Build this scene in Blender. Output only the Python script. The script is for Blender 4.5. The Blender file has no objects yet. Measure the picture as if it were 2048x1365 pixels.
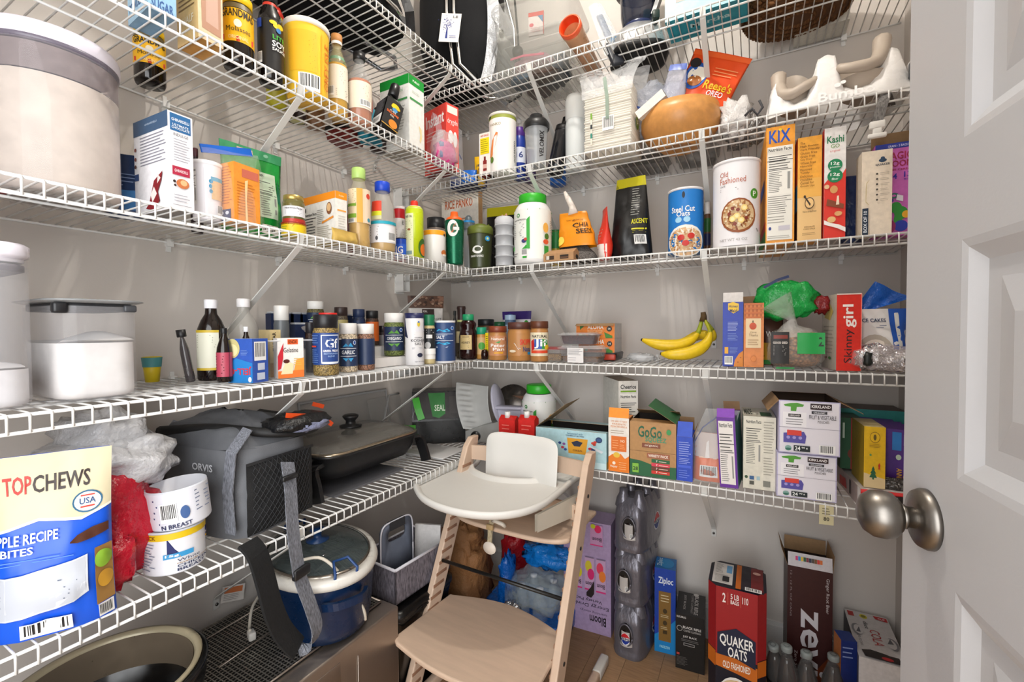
import bpy, bmesh, math, random
from math import sin, cos, pi, radians as rad, sqrt
from mathutils import Vector, Matrix, noise, geometry
random.seed(7)
SC = bpy.context.scene
COL = SC.collection
V = Vector

# ------------------------------------------------------------------ camera
F = 892.56                       # focal length in pixels of the 2048 wide frame
CAM = V((1.4187, -1.9314, 1.25))
YAW, PIT, ROL = .499, .0266, -.0072
_f = V((-sin(YAW)*cos(PIT), cos(YAW)*cos(PIT), -sin(PIT)))
_r0 = V((cos(YAW), sin(YAW), 0)); _u0 = _r0.cross(_f)
_r = _r0*cos(ROL) + _u0*sin(ROL); _u = -_r0*sin(ROL) + _u0*cos(ROL)
cd = bpy.data.cameras.new('camera'); cam = bpy.data.objects.new('camera', cd); COL.objects.link(cam)
cd.sensor_width = 36; cd.lens = F/2048*36; cd.clip_start = .02; cd.clip_end = 50
cam.matrix_world = Matrix(((_r.x, _u.x, -_f.x, CAM.x), (_r.y, _u.y, -_f.y, CAM.y), (_r.z, _u.z, -_f.z, CAM.z), (0, 0, 0, 1)))
SC.camera = cam
SC.view_settings.view_transform = 'Standard'; SC.view_settings.look = 'None'
SC.view_settings.gamma = 1; SC.view_settings.exposure = 0; SC.view_settings.use_curve_mapping = False
# ------------------------------------------------------------------ light
w = bpy.data.worlds.new('world'); SC.world = w; w.use_nodes = True
w.node_tree.nodes['Background'].inputs[0].default_value = (1, .98, .95, 1)
w.node_tree.nodes['Background'].inputs[1].default_value = .7
def area(name, loc, target, sx, sy, power, col):
    l = bpy.data.lights.new(name, 'AREA'); l.shape = 'RECTANGLE'; l.size = sx; l.size_y = sy; l.energy = power; l.color = col
    o = bpy.data.objects.new(name, l); COL.objects.link(o); o.location = loc
    o.rotation_euler = (V(target)-V(loc)).to_track_quat('-Z', 'Y').to_euler(); return o
area('fill_light', (1.75, -2.85, 1.45), (.65, -.8, 1.1), 2.2, 2.3, 84, (.97, .985, 1))  # added soft fill, unseen behind the camera, shining in through the doorway
lp = bpy.data.lights.new('ceiling_bulb', 'POINT'); lp.energy = 35; lp.color = (1, .95, .88); lp.shadow_soft_size = .028
lo = bpy.data.objects.new('ceiling_bulb', lp); COL.objects.link(lo); lo.location = (1.0, -.98, 2.90)

# ------------------------------------------------------------------ materials
_mats = {}
def lin(h):
    h = h.lstrip('#')
    c = [int(h[i:i+2], 16)/255 for i in (0, 2, 4)]
    return tuple((x/12.92 if x <= .04045 else ((x+.055)/1.055)**2.4)**1.13 for x in c) + (1,)
def mat(h, r=.5, m=0., a=1., k='', s=1.):
    key = (h, r, m, a, k, s)
    if key in _mats: return _mats[key]
    mt = bpy.data.materials.new('%s_%s' % (k or 'plain', h)); mt.use_nodes = True
    nt = mt.node_tree; N = nt.nodes; L = nt.links; b = N['Principled BSDF']
    c = lin(h)
    b.inputs['Base Color'].default_value = c; b.inputs['Roughness'].default_value = r
    b.inputs['Metallic'].default_value = m
    def nz(scale, detail=3, vec=None, rough=.5):
        n = N.new('ShaderNodeTexNoise'); n.inputs['Scale'].default_value = scale; n.inputs['Detail'].default_value = detail
        n.inputs['Roughness'].default_value = rough
        tc = N.new('ShaderNodeTexCoord')
        if vec:
            mp = N.new('ShaderNodeMapping'); mp.inputs['Scale'].default_value = vec
            L.new(tc.outputs['Object'], mp.inputs[0]); L.new(mp.outputs[0], n.inputs[0])
        else: L.new(tc.outputs['Object'], n.inputs[0])
        return n.outputs['Fac']
    def ramp(src, c0, c1, p0=.3, p1=.7):
        rp = N.new('ShaderNodeValToRGB'); rp.color_ramp.elements[0].position = p0; rp.color_ramp.elements[1].position = p1
        rp.color_ramp.elements[0].color = c0; rp.color_ramp.elements[1].color = c1; L.new(src, rp.inputs[0]); return rp.outputs[0]
    def bump(src, st, dist=.002):
        bp = N.new('ShaderNodeBump'); bp.inputs['Strength'].default_value = st; bp.inputs['Distance'].default_value = dist
        L.new(src, bp.inputs['Height']); L.new(bp.outputs[0], b.inputs['Normal'])
    def sh(f): return tuple(min(1, x*f) for x in c[:3]) + (1,)
    if k == 'paint': bump(nz(260, 2), .12, .001)
    elif k == 'wood':
        f = nz(14*s, 4, (1, 9, 1)); L.new(ramp(f, sh(.8), sh(1.08)), b.inputs['Base Color']); bump(f, .08)
    elif k == 'woodx':
        f = nz(14*s, 4, (9, 1, 9)); L.new(ramp(f, sh(.86), sh(1.06)), b.inputs['Base Color']); bump(f, .06)
    elif k == 'fabric':
        f = nz(700, 2); L.new(ramp(nz(9, 3), sh(.8), sh(1.12)), b.inputs['Base Color']); bump(f, .5, .001)
        b.inputs['Specular IOR Level'].default_value = .2
    elif k == 'weave':
        f = nz(450*s, 2, (1, 1, .2)); L.new(ramp(f, sh(.45), sh(1.5)), b.inputs['Base Color']); bump(f, .5, .001)
    elif k == 'brushed':
        f = nz(60, 3, (1, 1, 30)); L.new(ramp(f, (r*.95,)*3+(1,), (r*1.1,)*3+(1,)), b.inputs['Roughness'])
    elif k == 'powder':
        f = nz(60*s, 5); L.new(ramp(f, sh(.86), sh(1.04)), b.inputs['Base Color']); bump(f, .4, .004)
    elif k == 'grain':
        v = N.new('ShaderNodeTexVoronoi'); v.inputs['Scale'].default_value = 260*s
        tc = N.new('ShaderNodeTexCoord'); L.new(tc.outputs['Object'], v.inputs['Vector'])
        L.new(ramp(v.outputs['Distance'], sh(1.5), sh(.35), .1, .75), b.inputs['Base Color']); bump(v.outputs['Distance'], .5, .002)
    elif k == 'crinkle':
        f = nz(26*s, 4, None, .6); bump(f, .9, .012)
    elif k == 'card':
        f = nz(90, 4); L.new(ramp(f, sh(.9), sh(1.04)), b.inputs['Base Color'])
    elif k == 'mesh':
        f = nz(500, 1); bump(f, .6, .001)
    elif k == 'wrap':
        f = nz(30, 3, (1.4, 1.4, .5)); bump(f, .5, .008)
    elif k == 'beech':
        f = nz(9, 4, (1, 7, 1)); L.new(ramp(f, sh(.92), sh(1.03)), b.inputs['Base Color'])
    elif k == 'foil':
        f = nz(30*s, 3, None, .7); bump(f, 1., .02)
    else:
        f = nz(40, 2); L.new(ramp(f, (max(r-.05, 0),)*3+(1,), (min(r+.05, 1),)*3+(1,)), b.inputs['Roughness'])
    if a < 1:
        if k == 'clear':
            b.inputs['Alpha'].default_value = a; b.inputs['Coat Weight'].default_value = .35; b.inputs['Coat Roughness'].default_value = .03
        else: b.inputs['Alpha'].default_value = a
    _mats[key] = mt
    return mt
def glow(h, e):
    mt = bpy.data.materials.new('lamp_glow'); mt.use_nodes = True; b = mt.node_tree.nodes['Principled BSDF']
    b.inputs['Emission Color'].default_value = lin(h); b.inputs['Emission Strength'].default_value = e; return mt
def clear(h='d8dcdc', a=.22, r=.08): return mat(h, r, 0, a, 'clear')
def tm(c):
    return mat(c) if isinstance(c, str) else c

# ------------------------------------------------------------------ mesh builder
class MB:
    def __init__(s): s.v = []; s.f = []; s.mi = []; s.mats = []; s.sm = []; s.flat = 0
    def m(s, mt):
        mt = tm(mt)
        if mt not in s.mats: s.mats.append(mt)
        return s.mats.index(mt)
    def add(s, vs, fs, mt, smooth=False, T=None):
        o = len(s.v); i = s.m(mt)
        for p in vs: s.v.append(tuple(T @ V(p)) if T is not None else tuple(p))
        for f in fs: s.f.append(tuple(o+j for j in f)); s.mi.append(i); s.sm.append(smooth)
    def box(s, x0, y0, z0, x1, y1, z1, mt, T=None, skip=()):
        vs = [(x0,y0,z0),(x1,y0,z0),(x1,y1,z0),(x0,y1,z0),(x0,y0,z1),(x1,y0,z1),(x1,y1,z1),(x0,y1,z1)]
        fs = dict(b=(0,3,2,1), t=(4,5,6,7), f=(0,1,5,4), r=(1,2,6,5), k=(2,3,7,6), l=(3,0,4,7))
        if isinstance(mt, dict):
            for n, f in fs.items():
                if n not in skip: s.add([vs[j] for j in f], [(0,1,2,3)], mt.get(n, mt['*']), False, T)
        else: s.add(vs, [f for n, f in fs.items() if n not in skip], mt, False, T)
    def rbox(s, x0, y0, z0, x1, y1, z1, r, mt, seg=2, T=None):
        bm = bmesh.new(); bmesh.ops.create_cube(bm, size=1)
        for q in bm.verts: q.co = V((x0+(q.co.x+.5)*(x1-x0), y0+(q.co.y+.5)*(y1-y0), z0+(q.co.z+.5)*(z1-z0)))
        bmesh.ops.bevel(bm, geom=bm.edges[:], offset=r, segments=seg, profile=.5, affect='EDGES')
        bm.verts.index_update()
        s.add([q.co.copy() for q in bm.verts], [tuple(q.index for q in f.verts) for f in bm.faces], mt, True, T); bm.free()
    def lathe(s, prof, mt, n=24, T=None, sx=1, sy=1, close=True, smooth=True):
        vs = []; fs = []
        for r, z in prof:
            for i in range(n): a = 2*pi*i/n; vs.append((r*cos(a)*sx, r*sin(a)*sy, z))
        for j in range(len(prof)-1):
            for i in range(n):
                k = (i+1) % n; fs.append((j*n+i, j*n+k, (j+1)*n+k, (j+1)*n+i))
        s.add(vs, fs, mt, smooth, T)
        if close:
            for j, rev in ((0, True), (len(prof)-1, False)):
                if prof[j][0] > 1e-4:
                    ring = [vs[j*n+i] for i in range(n)]
                    if rev: ring = ring[::-1]
                    s.add(ring, [tuple(range(n))], mt, False, T)
    def rlathe(s, prof, w, d, rc, mt, n=5, T=None, close=True):
        # rounded rectangle rings; prof: (inset, z)
        vs = []; fs = []; cnt = 4*(n+1)
        for ins, z in prof:
            hw, hd = w/2-ins, d/2-ins; r = min(max(rc-ins*.5, .001), hw, hd)
            for q, (cx, cy, a0) in enumerate(((hw-r, hd-r, 0), (-hw+r, hd-r, pi/2), (-hw+r, -hd+r, pi), (hw-r, -hd+r, 1.5*pi))):
                for i in range(n+1): a = a0+pi/2*i/n; vs.append((cx+r*cos(a), cy+r*sin(a), z))
        for j in range(len(prof)-1):
            for i in range(cnt): k = (i+1) % cnt; fs.append((j*cnt+i, j*cnt+k, (j+1)*cnt+k, (j+1)*cnt+i))
        s.add(vs, fs, mt, True, T)
        if close:
            s.add(vs[:cnt][::-1], [tuple(range(cnt))], mt, False, T); s.add(vs[-cnt:], [tuple(range(cnt))], mt, False, T)
    def tube(s, pts, r, mt, n=6, T=None, sm=True, caps=True):
        pts = [V(p) for p in pts]; vs = []; fs = []; up = None
        for i, p in enumerate(pts):
            t = (pts[min(i+1, len(pts)-1)]-pts[max(i-1, 0)]).normalized()
            if up is None: up = t.orthogonal().normalized()
            up = (up-t*up.dot(t)).normalized(); w_ = t.cross(up)
            rr = r[i] if isinstance(r, (list, tuple)) else r
            for k in range(n): a = 2*pi*k/n; vs.append(p+up*cos(a)*rr+w_*sin(a)*rr)
        for i in range(len(pts)-1):
            for k in range(n): q = (k+1) % n; fs.append((i*n+k, i*n+q, (i+1)*n+q, (i+1)*n+k))
        if caps: fs.append(tuple(range(n))[::-1]); fs.append(tuple((len(pts)-1)*n+k for k in range(n)))
        s.add(vs, fs, mt, sm, T)
    def rod(s, a, b, r, mt, n=6): s.tube([a, b], r, mt, n)
    def strap(s, pts, wd, th, side, mt, T=None):
        # flat band along pts; side: width direction (vector or list)
        pts = [V(p) for p in pts]; vs = []; fs = []
        for i, p in enumerate(pts):
            t = (pts[min(i+1, len(pts)-1)]-pts[max(i-1, 0)]).normalized()
            sd = V(side[i] if isinstance(side, list) else side); sd = (sd-t*sd.dot(t)).normalized(); nn = t.cross(sd)
            for a, b in ((-1, -1), (1, -1), (1, 1), (-1, 1)): vs.append(p+sd*a*wd/2+nn*b*th/2)
        for i in range(len(pts)-1):
            for k in range(4): q = (k+1) % 4; fs.append((i*4+k, i*4+q, i*4+4+q, i*4+4+k))
        fs += [(3, 2, 1, 0), tuple((len(pts)-1)*4+k for k in range(4))]
        s.add(vs, fs, mt, False, T)
    def prism(s, poly, y0, y1, mt, T=None, axis='y'):
        # poly in (x,z) extruded along y   (axis 'z': poly in (x,y) extruded along z)
        n = len(poly)
        if axis == 'y': vs = [(x, y0, z) for x, z in poly]+[(x, y1, z) for x, z in poly]
        elif axis == 'x': vs = [(y0, x, z) for x, z in poly]+[(y1, x, z) for x, z in poly]
        else: vs = [(x, y, y0) for x, y in poly]+[(x, y, y1) for x, y in poly]
        fs = [tuple(range(n)), tuple(range(2*n-1, n-1, -1))]+[(i, n+i, n+(i+1) % n, (i+1) % n) for i in range(n)]
        s.add(vs, fs, mt, False, T)
    def grid(s, fn, nu, nv, mt, T=None, smooth=True, wrap=False):
        vs = [fn(i/nu, j/nv) for j in range(nv+1) for i in range(nu+(0 if wrap else 1))]
        c = nu if wrap else nu+1
        fs = [(j*c+i, j*c+(i+1) % c, (j+1)*c+(i+1) % c, (j+1)*c+i) for j in range(nv) for i in range(nu)]
        s.add(vs, fs, mt, smooth, T)
    def build(s, name, parent=None, loc=None, rot=None, mods=None, fix=True):
        me = bpy.data.meshes.new(name); me.from_pydata(s.v, [], s.f)
        for m_ in s.mats: me.materials.append(m_)
        me.polygons.foreach_set('material_index', s.mi); me.polygons.foreach_set('use_smooth', s.sm)
        me.update()
        if fix:
            bm = bmesh.new(); bm.from_mesh(me); bmesh.ops.recalc_face_normals(bm, faces=bm.faces[:]); bm.to_mesh(me); bm.free()
        o = bpy.data.objects.new(name, me); COL.objects.link(o)
        if parent is not None: o.parent = parent
        if loc is not None: o.location = loc
        if rot is not None: o.rotation_euler = rot
        return o
def tag(o, label, cat, group=None):
    o['label'] = label; o['category'] = cat
    if group: o['group'] = group
    return o
def thing(name, label, cat, loc=(0, 0, 0), rz=0, group=None, rx=0, ry=0):
    o = bpy.data.objects.new(name, None); COL.objects.link(o); o.location = loc; o.rotation_euler = (rad(rx), rad(ry), rad(rz))
    o.empty_display_size = .03
    return tag(o, label, cat, group)
def struct(o): o['kind'] = 'structure'; return o

# ------------------------------------------------------------------ flat print (lettering, panels) on surfaces
_txt = {}
def glyphs(t, bold):
    if (t, bold) in _txt: return _txt[(t, bold)]
    cu = bpy.data.curves.new('t', 'FONT'); cu.body = t; cu.size = 1; cu.resolution_u = 2; cu.offset = .018 if bold else 0
    ob = bpy.data.objects.new('t', cu); me = ob.to_mesh()
    vs = [v.co.copy() for v in me.vertices]; fs = [tuple(p.vertices) for p in me.polygons]
    ob.to_mesh_clear(); bpy.data.objects.remove(ob); bpy.data.curves.remove(cu)
    if vs:
        x0 = min(v.x for v in vs); x1 = max(v.x for v in vs); y0 = min(v.y for v in vs); y1 = max(v.y for v in vs)
        vs = [((v.x-x0)/max(x1-x0, 1e-6), (v.y-y0)/max(y1-y0, 1e-6)) for v in vs]
    _txt[(t, bold)] = (vs, fs); return vs, fs
def art(mb, fn, els, off=.0004, step=.00022):
    """fn(u,v,o)->point ; els: list of elements drawn in order"""
    for e in els:
        k = e[0]; off += step
        if k == 'R':
            _, u0, v0, u1, v1, c = e[:6]; n = max(1, int(abs(u1-u0)*12)); q = max(1, int(abs(v1-v0)*8))
            vs = [fn(u0+(u1-u0)*i/n, v0+(v1-v0)*j/q, off) for j in range(q+1) for i in range(n+1)]
            mb.add(vs, [(j*(n+1)+i, j*(n+1)+i+1, (j+1)*(n+1)+i+1, (j+1)*(n+1)+i) for j in range(q) for i in range(n)], c, True)
        elif k == 'E':
            _, cu, cv, ru, rv, c = e[:6]; n = 20
            vs = [fn(cu, cv, off)]
            for g in (.5, 1): vs += [fn(cu+ru*g*cos(2*pi*i/n), cv+rv*g*sin(2*pi*i/n), off) for i in range(n)]
            fs = [(0, 1+i, 1+(i+1) % n) for i in range(n)]+[(1+i, 1+n+i, 1+n+(i+1) % n, 1+(i+1) % n) for i in range(n)]
            mb.add(vs, fs, c, True)
        elif k == 'W':   # band between two edges: rows of (u, v low, v high)
            pts = e[1]; m_ = 5; q = []
            for i in range(len(pts)-1):
                for j in range(m_): f = j/m_; q.append(tuple(a+(b-a)*f for a, b in zip(pts[i], pts[i+1])))
            q.append(pts[-1]); n = 6
            vs = [fn(a, b+(c-b)*j/n, off) for j in range(n+1) for a, b, c in q]; w_ = len(q)
            mb.add(vs, [(j*w_+i, j*w_+i+1, (j+1)*w_+i+1, (j+1)*w_+i) for j in range(n) for i in range(w_-1)], e[2], True)
        elif k == 'P':
            pts = e[1]; mb.add([fn(a, b, off) for a, b in pts], [tuple(range(len(pts)))], e[2])
        elif k == 'T':
            _, t, u0, v0, u1, v1, c = e[:7]; rot = e[7] if len(e) > 7 else 0; bold = e[8] if len(e) > 8 else True
            vs, fs = glyphs(t, bold); out = []
            for a, b in vs:
                if rot == 90: a, b = 1-b, a
                elif rot == -90: a, b = b, 1-a
                elif rot == 180: a, b = 1-a, 1-b
                out.append(fn(u0+(u1-u0)*a, v0+(v1-v0)*b, off))
            if out: mb.add(out, fs, c)
        elif k == 'L':
            _, u0, v0, u1, v1, n, c = e[:7]; h = (v1-v0)/n
            for i in range(n):
                x1 = u0+(u1-u0)*random.uniform(.72, 1); q = v0+h*i
                mb.add([fn(u0, q+h*.35, off), fn(x1, q+h*.35, off), fn(x1, q+h*.63, off), fn(u0, q+h*.63, off)], [(0, 1, 2, 3)], c)
        elif k == 'B':   # barcode
            _, u0, v0, u1, v1 = e[:5]; art(mb, fn, [('R', u0, v0, u1, v1, 'f2f2f0')], off-.0001); off += .0002
            x = u0+(u1-u0)*.08
            while x < u1-(u1-u0)*.1:
                wd = (u1-u0)*random.choice((.02, .035, .05)); a, b = v0+(v1-v0)*.2, v1-(v1-v0)*.06
                mb.add([fn(x, a, off), fn(x+wd, a, off), fn(x+wd, b, off), fn(x, b, off)], [(0, 1, 2, 3)], '202022'); x += wd*2
        elif k == 'N':   # nutrition table
            _, u0, v0, u1, v1 = e[:5]; H = v1-v0
            art(mb, fn, [('R', u0, v0, u1, v1, e[5] if len(e) > 5 else 'f0eee6'), ('T', 'Nutrition Facts', u0+.05*(u1-u0), v1-.1*H, u1-.05*(u1-u0), v1-.03*H, '1a1a1a'),
                ('R', u0+.04*(u1-u0), v1-.22*H, u1-.04*(u1-u0), v1-.205*H, '1a1a1a'), ('R', u0+.04*(u1-u0), v1-.5*H, u1-.04*(u1-u0), v1-.49*H, '1a1a1a'),
                ('L', u0+.06*(u1-u0), v0+.04*H, u0+.6*(u1-u0), v1-.52*H, max(4, int(e[6]) if len(e) > 6 else 9), '6b6a66'),
                ('L', u0+.06*(u1-u0), v1-.49*H, u1-.1*(u1-u0), v1-.23*H, 5, '55544f'), ('R', u0+.8*(u1-u0), v0+.1*H, u0+.9*(u1-u0), v1-.55*H, '9a9a96')], off-.0001, .00015)
            off += .0006
    return mb
def plane_fn(o, ux, vy):
    o, ux, vy = V(o), V(ux), V(vy); n = ux.cross(vy).normalized()
    return lambda u, v, d: o+ux*u+vy*v+n*d
def cyl_fn(R, z0, z1, a0, a1, sx=1, sy=1, R2=None):
    # u from left to right as seen from outside ; a in degrees, 0 = facing -Y (front)
    R2 = R if R2 is None else R2
    def f(u, v, d):
        a = rad(a0+(a1-a0)*u)-pi/2; r = R+(R2-R)*v+d; return V((r*cos(a)*sx, r*sin(a)*sy, z0+(z1-z0)*v))
    return f

# ------------------------------------------------------------------ placing
ZS = {1: 2.2508, 2: 1.8749, 3: 1.4990, 4: 1.1231, 5: .7472, 0: 0.0}
DP = .4064
def solve(P0, e, px):
    P0, e = V(P0), V(e); q = (px-1024)/F; n = _r-_f*q
    return P0+e*(-(P0-CAM).dot(n)/e.dot(n))
def top_z(P, py):
    P = V(P); q = -(py-682.5)/F; n = _u-_f*q; return P.z-(P-CAM).dot(n)/n.z
def zc(P): return (V(P)-CAM).dot(_f)
def sp(side, k, dep, px, lift=.003):
    z = ZS[k]+(lift if k else 0)
    return solve((dep, 0, z), (0, 1, 0), px) if side == 'L' else solve((0, -dep, z), (1, 0, 0), px)
def hitz(px, py, z):
    D = _f+_r*((px-1024)/F)-_u*((py-682.5)/F); return CAM+D*((z-CAM.z)/D.z)
def cyl(side, k, dep, l, r, top, lift=.003):
    P = sp(side, k, dep, (l+r)/2, lift); q = ((l+r)/2-1024)/F
    return P, (r-l)*zc(P)/F/sqrt(1+q*q)/2, top_z(P, top)-P.z
def facing(P): return math.degrees(math.atan2(CAM.y-P.y, CAM.x-P.x))+90   # rz so that local -Y looks at the camera
# ================================================================== the room
WALL = mat('d4cec8', .75, k='paint'); TRIMW = mat('e4e3e1', .35)
RX, YN, HC = 1.843, -1.99, 3.05
def slab(name, a, b, m):
    mb = MB(); mb.box(*a, *b, m); return struct(mb.build(name))
slab('wall_left', (-.1, YN-.12, 0), (0, .1, HC), WALL)
slab('wall_back', (0, 0, 0), (RX, .1, HC), WALL)
slab('wall_right', (RX, YN-.12, 0), (RX+.1, .1, HC), WALL)
mb = MB(); mb.box(0, YN-.12, 0, .46, YN, HC, WALL); mb.box(1.72, YN-.12, 0, RX, YN, HC, WALL); mb.box(.46, YN-.12, 2.08, 1.72, YN, HC, WALL)  # opening made wider than the door slab to let in more fill
struct(mb.build('wall_near'))
slab('ceiling', (-.1, YN-.12, HC), (RX+.1, .1, HC+.1), mat('e8e6e2', .8, k='paint'))
# plank floor: sub-slab plus boards as pieces
fl = slab('floor', (-.1, YN-1.2, -.03), (RX+.1, .1, -.004), mat('5a4636', .7))
pm = []
for c in ('c9a985', 'c1a07c', 'd0b290'):
    q = MB(); q.box(0, 0, 0, .1238, .898, .0035, mat(c, .42, k='wood')); o = q.build('t'); pm.append(o.data); bpy.data.objects.remove(o)
for i in range(15):
    for j in range(5):
        y0 = YN-1.2+j*.9-(.45 if i % 2 else 0)+(.22 if i % 3 == 0 else 0)
        if y0+.898 > .0: y0 = min(y0, -.898)
        o = bpy.data.objects.new('floor_plank', pm[(i*2+j) % 3]); COL.objects.link(o); o.parent = fl; o.location = (i*.1248, y0, -.004)
def base(name, a, b):
    mb = MB(); mb.box(*a, *b, TRIMW); return struct(mb.build(name))
base('baseboard_back', (0, -.014, 0), (RX, 0, .125)); base('baseboard_left', (0, YN, 0), (.014, -.014, .125)); base('baseboard_right', (RX-.014, YN, 0), (RX, -.014, .125))
mb = MB(); mb.box(0, -.009, .125, RX, 0, .14, TRIMW); struct(mb.build('trim_1'))
# door casing on the near wall
mb = MB(); mb.box(.42, YN, 0, .46, YN+.015, 2.16, TRIMW); struct(mb.build('trim_2'))
# ceiling lamp
t = thing('ceiling_lamp', 'flush white dome lamp on the pantry ceiling', 'lamp', (1.0, -.98, HC))
mb = MB(); mb.lathe([(.0, 0), (.07, 0), (.07, -.02), (.03, -.025), (.03, -.04), (0, -.04)], mat('e8e6e2', .4), 24); mb.build('base', t)
mb = MB(); mb.lathe([(.001, -.152), (.012, -.148), (.018, -.115), (.014, -.06), (.0, -.05)], glow('fff1dc', 25), 16); q = mb.build('bulb', t, loc=(.055, 0, 0))

# ================================================================== wire shelves
WIRE = mat('e9e9e7', .35)
def shelf(side, k):
    z = ZS[k]; nm = ['', 'topmost', 'second from the top', 'third from the top', 'fourth from the top', 'lowest'][k]
    if side == 'L': a, b = YN+.02, -DP+.0; T = Matrix(((0, 1, 0, 0), (1, 0, 0, 0), (0, 0, 1, z), (0, 0, 0, 1)))   # (along, dep) -> x=dep, y=along
    else: a, b = .01, RX-.01; T = Matrix(((1, 0, 0, 0), (0, -1, 0, 0), (0, 0, 1, z), (0, 0, 0, 1)))
    t = thing('wire_shelf', 'white wire shelf on the %s wall, %s' % ('left' if side == 'L' else 'back', nm), 'shelf', (0, 0, z), 0, 'wire shelves')
    t.location = (0, 0, 0)
    tz = .0
    def rail(name, dep, zz, r=.0028):
        mb = MB(); mb.rod((a, dep, zz), (b, dep, zz), r, WIRE, 8)
        mb.v = [tuple(T @ V(p)) for p in mb.v]; return mb.build(name, t)
    rail('front_rail', DP-.003, -.0035, .003); rail('lower_rail', DP-.003, -.031, .003)
    for dep in (.008, .238, .290): rail('support_rod', dep, -.0048)
    mb = MB(); x = a+.012
    while x < b-.004:
        mb.tube([(x, .006, -.001), (x, DP-.006, -.001), (x, DP, -.003), (x, DP+.001, -.006), (x, DP+.001, -.032)], .0019, WIRE, 5); x += .0254
    mb.v = [tuple(T @ V(p)) for p in mb.v]; o = mb.build('deck_wires', t); o['kind'] = 'stuff'
    return t, T
def plate(mb, T, x, y, z0, z1, wd, th):
    mb.box(x-wd/2, y, z0, x+wd/2, y+th, z1, WIRE, T)
shelves = {}
for k in range(1, 6):
    for side in 'LB': shelves[side, k] = shelf(side, k)
# diagonal braces: flat steel strips from the front rail down to the wall
BR = mat('dcdcd9', .38); SCREW = mat('8a8a88', .35, .9)
def brace(side, k, u_):
    t, T = shelves[side, k]; mb = MB()
    mb.strap([(u_, DP-.002, -.006), (u_, DP-.010, -.036), (u_, .02, -.285), (u_, .006, -.30), (u_, .004, -.33)], .017, .003, (1, 0, 0), BR)
    mb.v = [tuple(T @ V(p)) for p in mb.v]; o = mb.build('brace', t)
    mb = MB(); q = T @ V((u_, .006, -.315)); e = T.to_3x3() @ V((0, 1, 0))
    mb.rod(q-e*.003, q+e*.004, .0045, SCREW, 10); mb.build('screw', o)
def clip(side, k, u_):
    t, T = shelves[side, k]; mb = MB()
    mb.box(u_-.008, 0, -.016, u_+.008, .014, .004, WIRE, T); mb.box(u_-.005, 0, .0, u_+.005, .004, .016, WIRE, T); mb.box(u_-.006, 0, -.03, u_+.006, .003, -.014, WIRE, T)
    o = mb.build('wall_clip', t)
for side, k, px in (('L', 2, 603), ('L', 3, 603), ('L', 4, 606), ('L', 2, 893), ('L', 3, 893), ('L', 1, 903), ('L', 4, 893), ('L', 5, 603),
                    ('B', 1, 1057), ('B', 2, 1058), ('B', 3, 1062), ('B', 4, 1072), ('B', 5, 1072),
                    ('B', 1, 1405), ('B', 2, 1403), ('B', 3, 1408), ('B', 4, 1410), ('B', 5, 1408)):
    P = sp(side, k, DP, px, 0); brace(side, k, P.y if side == 'L' else P.x)
for k in range(1, 6):
    for u_ in (-1.75, -1.30, -.98, -.70, -.46): clip('L', k, u_)
    for u_ in (.12, .42, .74, 1.06, 1.38, 1.68): clip('B', k, u_)
    # end brackets of the back shelf: cup on the left wall and on the right wall
    t, T = shelves['B', k]
    for x0, x1, xp in ((0, .045, .0), (RX-.03, RX, RX-.004)):
        mb = MB(); mb.box(x0, DP-.035, -.075, x1, DP-.031, .004, WIRE, T); mb.box(x0, DP+.008, -.075, x1, DP+.012, .004, WIRE, T)
        mb.box(x0, DP-.035, -.078, x1, DP+.012, -.074, WIRE, T); mb.box(xp, DP-.04, -.085, xp+.004, DP+.017, .012, WIRE, T)
        mb.build('end_bracket', t)

# ================================================================== the door
DM = mat('c6c6c8', .38, k='paint')
DA = rad(97.5)        # opening direction of the slab
K = V((1.598, -1.281, 1.036))
u = V((-.131, .991, 0)); nrm = V((-.991, -.131, 0))
DT = Matrix(((u.x, nrm.x, 0, K.x), (u.y, nrm.y, 0, K.y), (0, 0, 1, 0), (0, 0, 0, 1)))   # local: x along (knob at 0, edge at +.06), y outwards to camera side
mb = MB()
DW, DH = .71, 2.03
mb.box(-DW+.06, -.035, .012, .06, -.001, DH, DM, DT)
door = struct(mb.build('door_1'))
mb = MB(); E_ = .06
for x0, x1 in ((E_-.115, E_), (-DW+.06, -DW+.175)): mb.box(x0, -.001, .012, x1, .010, DH, DM, DT)
def dpan(z0, z1):
    x0, x1 = -DW+.175, E_-.115
    f = .022; P = [(x0, z0), (x1, z0), (x1, z1), (x0, z1)]
    def ring(d, y): return [V((a+(d if a == x0 else -d), y, b+(d if b == z0 else -d))) for a, b in P]
    R = [ring(0, .010), ring(.008, .0085), ring(f, -.0), ring(f+.018, -.0), ring(f+.05, .0075)]
    for i in range(len(R)-1):
        for j in range(4): mb.add([R[i][j], R[i][(j+1) % 4], R[i+1][(j+1) % 4], R[i+1][j]], [(0, 1, 2, 3)], DM, False, DT)
    mb.add(R[-1], [(0, 1, 2, 3)], DM, False, DT)
_e = K+u*(E_-.115); q = [top_z(_e, y) for y in (1188, 962, 478, 272)]; zz = [.012, .235, q[0], q[1], q[2], q[3], 1.9, DH]
for i in (0, 2, 4, 6): mb.box(-DW+.175, -.001, zz[i], E_-.115, .010, zz[i+1], DM, DT)
q = mb.build('rails', door)
for i in (1, 3, 5): mb = MB(); dpan(zz[i], zz[i+1]); mb.build('panel', door)
NK = mat('8f8a84', .36, 1., k='brushed')
kn = thing('door_knob', 'brushed nickel round knob on the white panel door', 'knob', K, 0)
kn.rotation_euler = (0, 0, math.atan2(nrm.y, nrm.x)); RT = Matrix.Rotation(pi/2, 4, 'Y')
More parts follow.
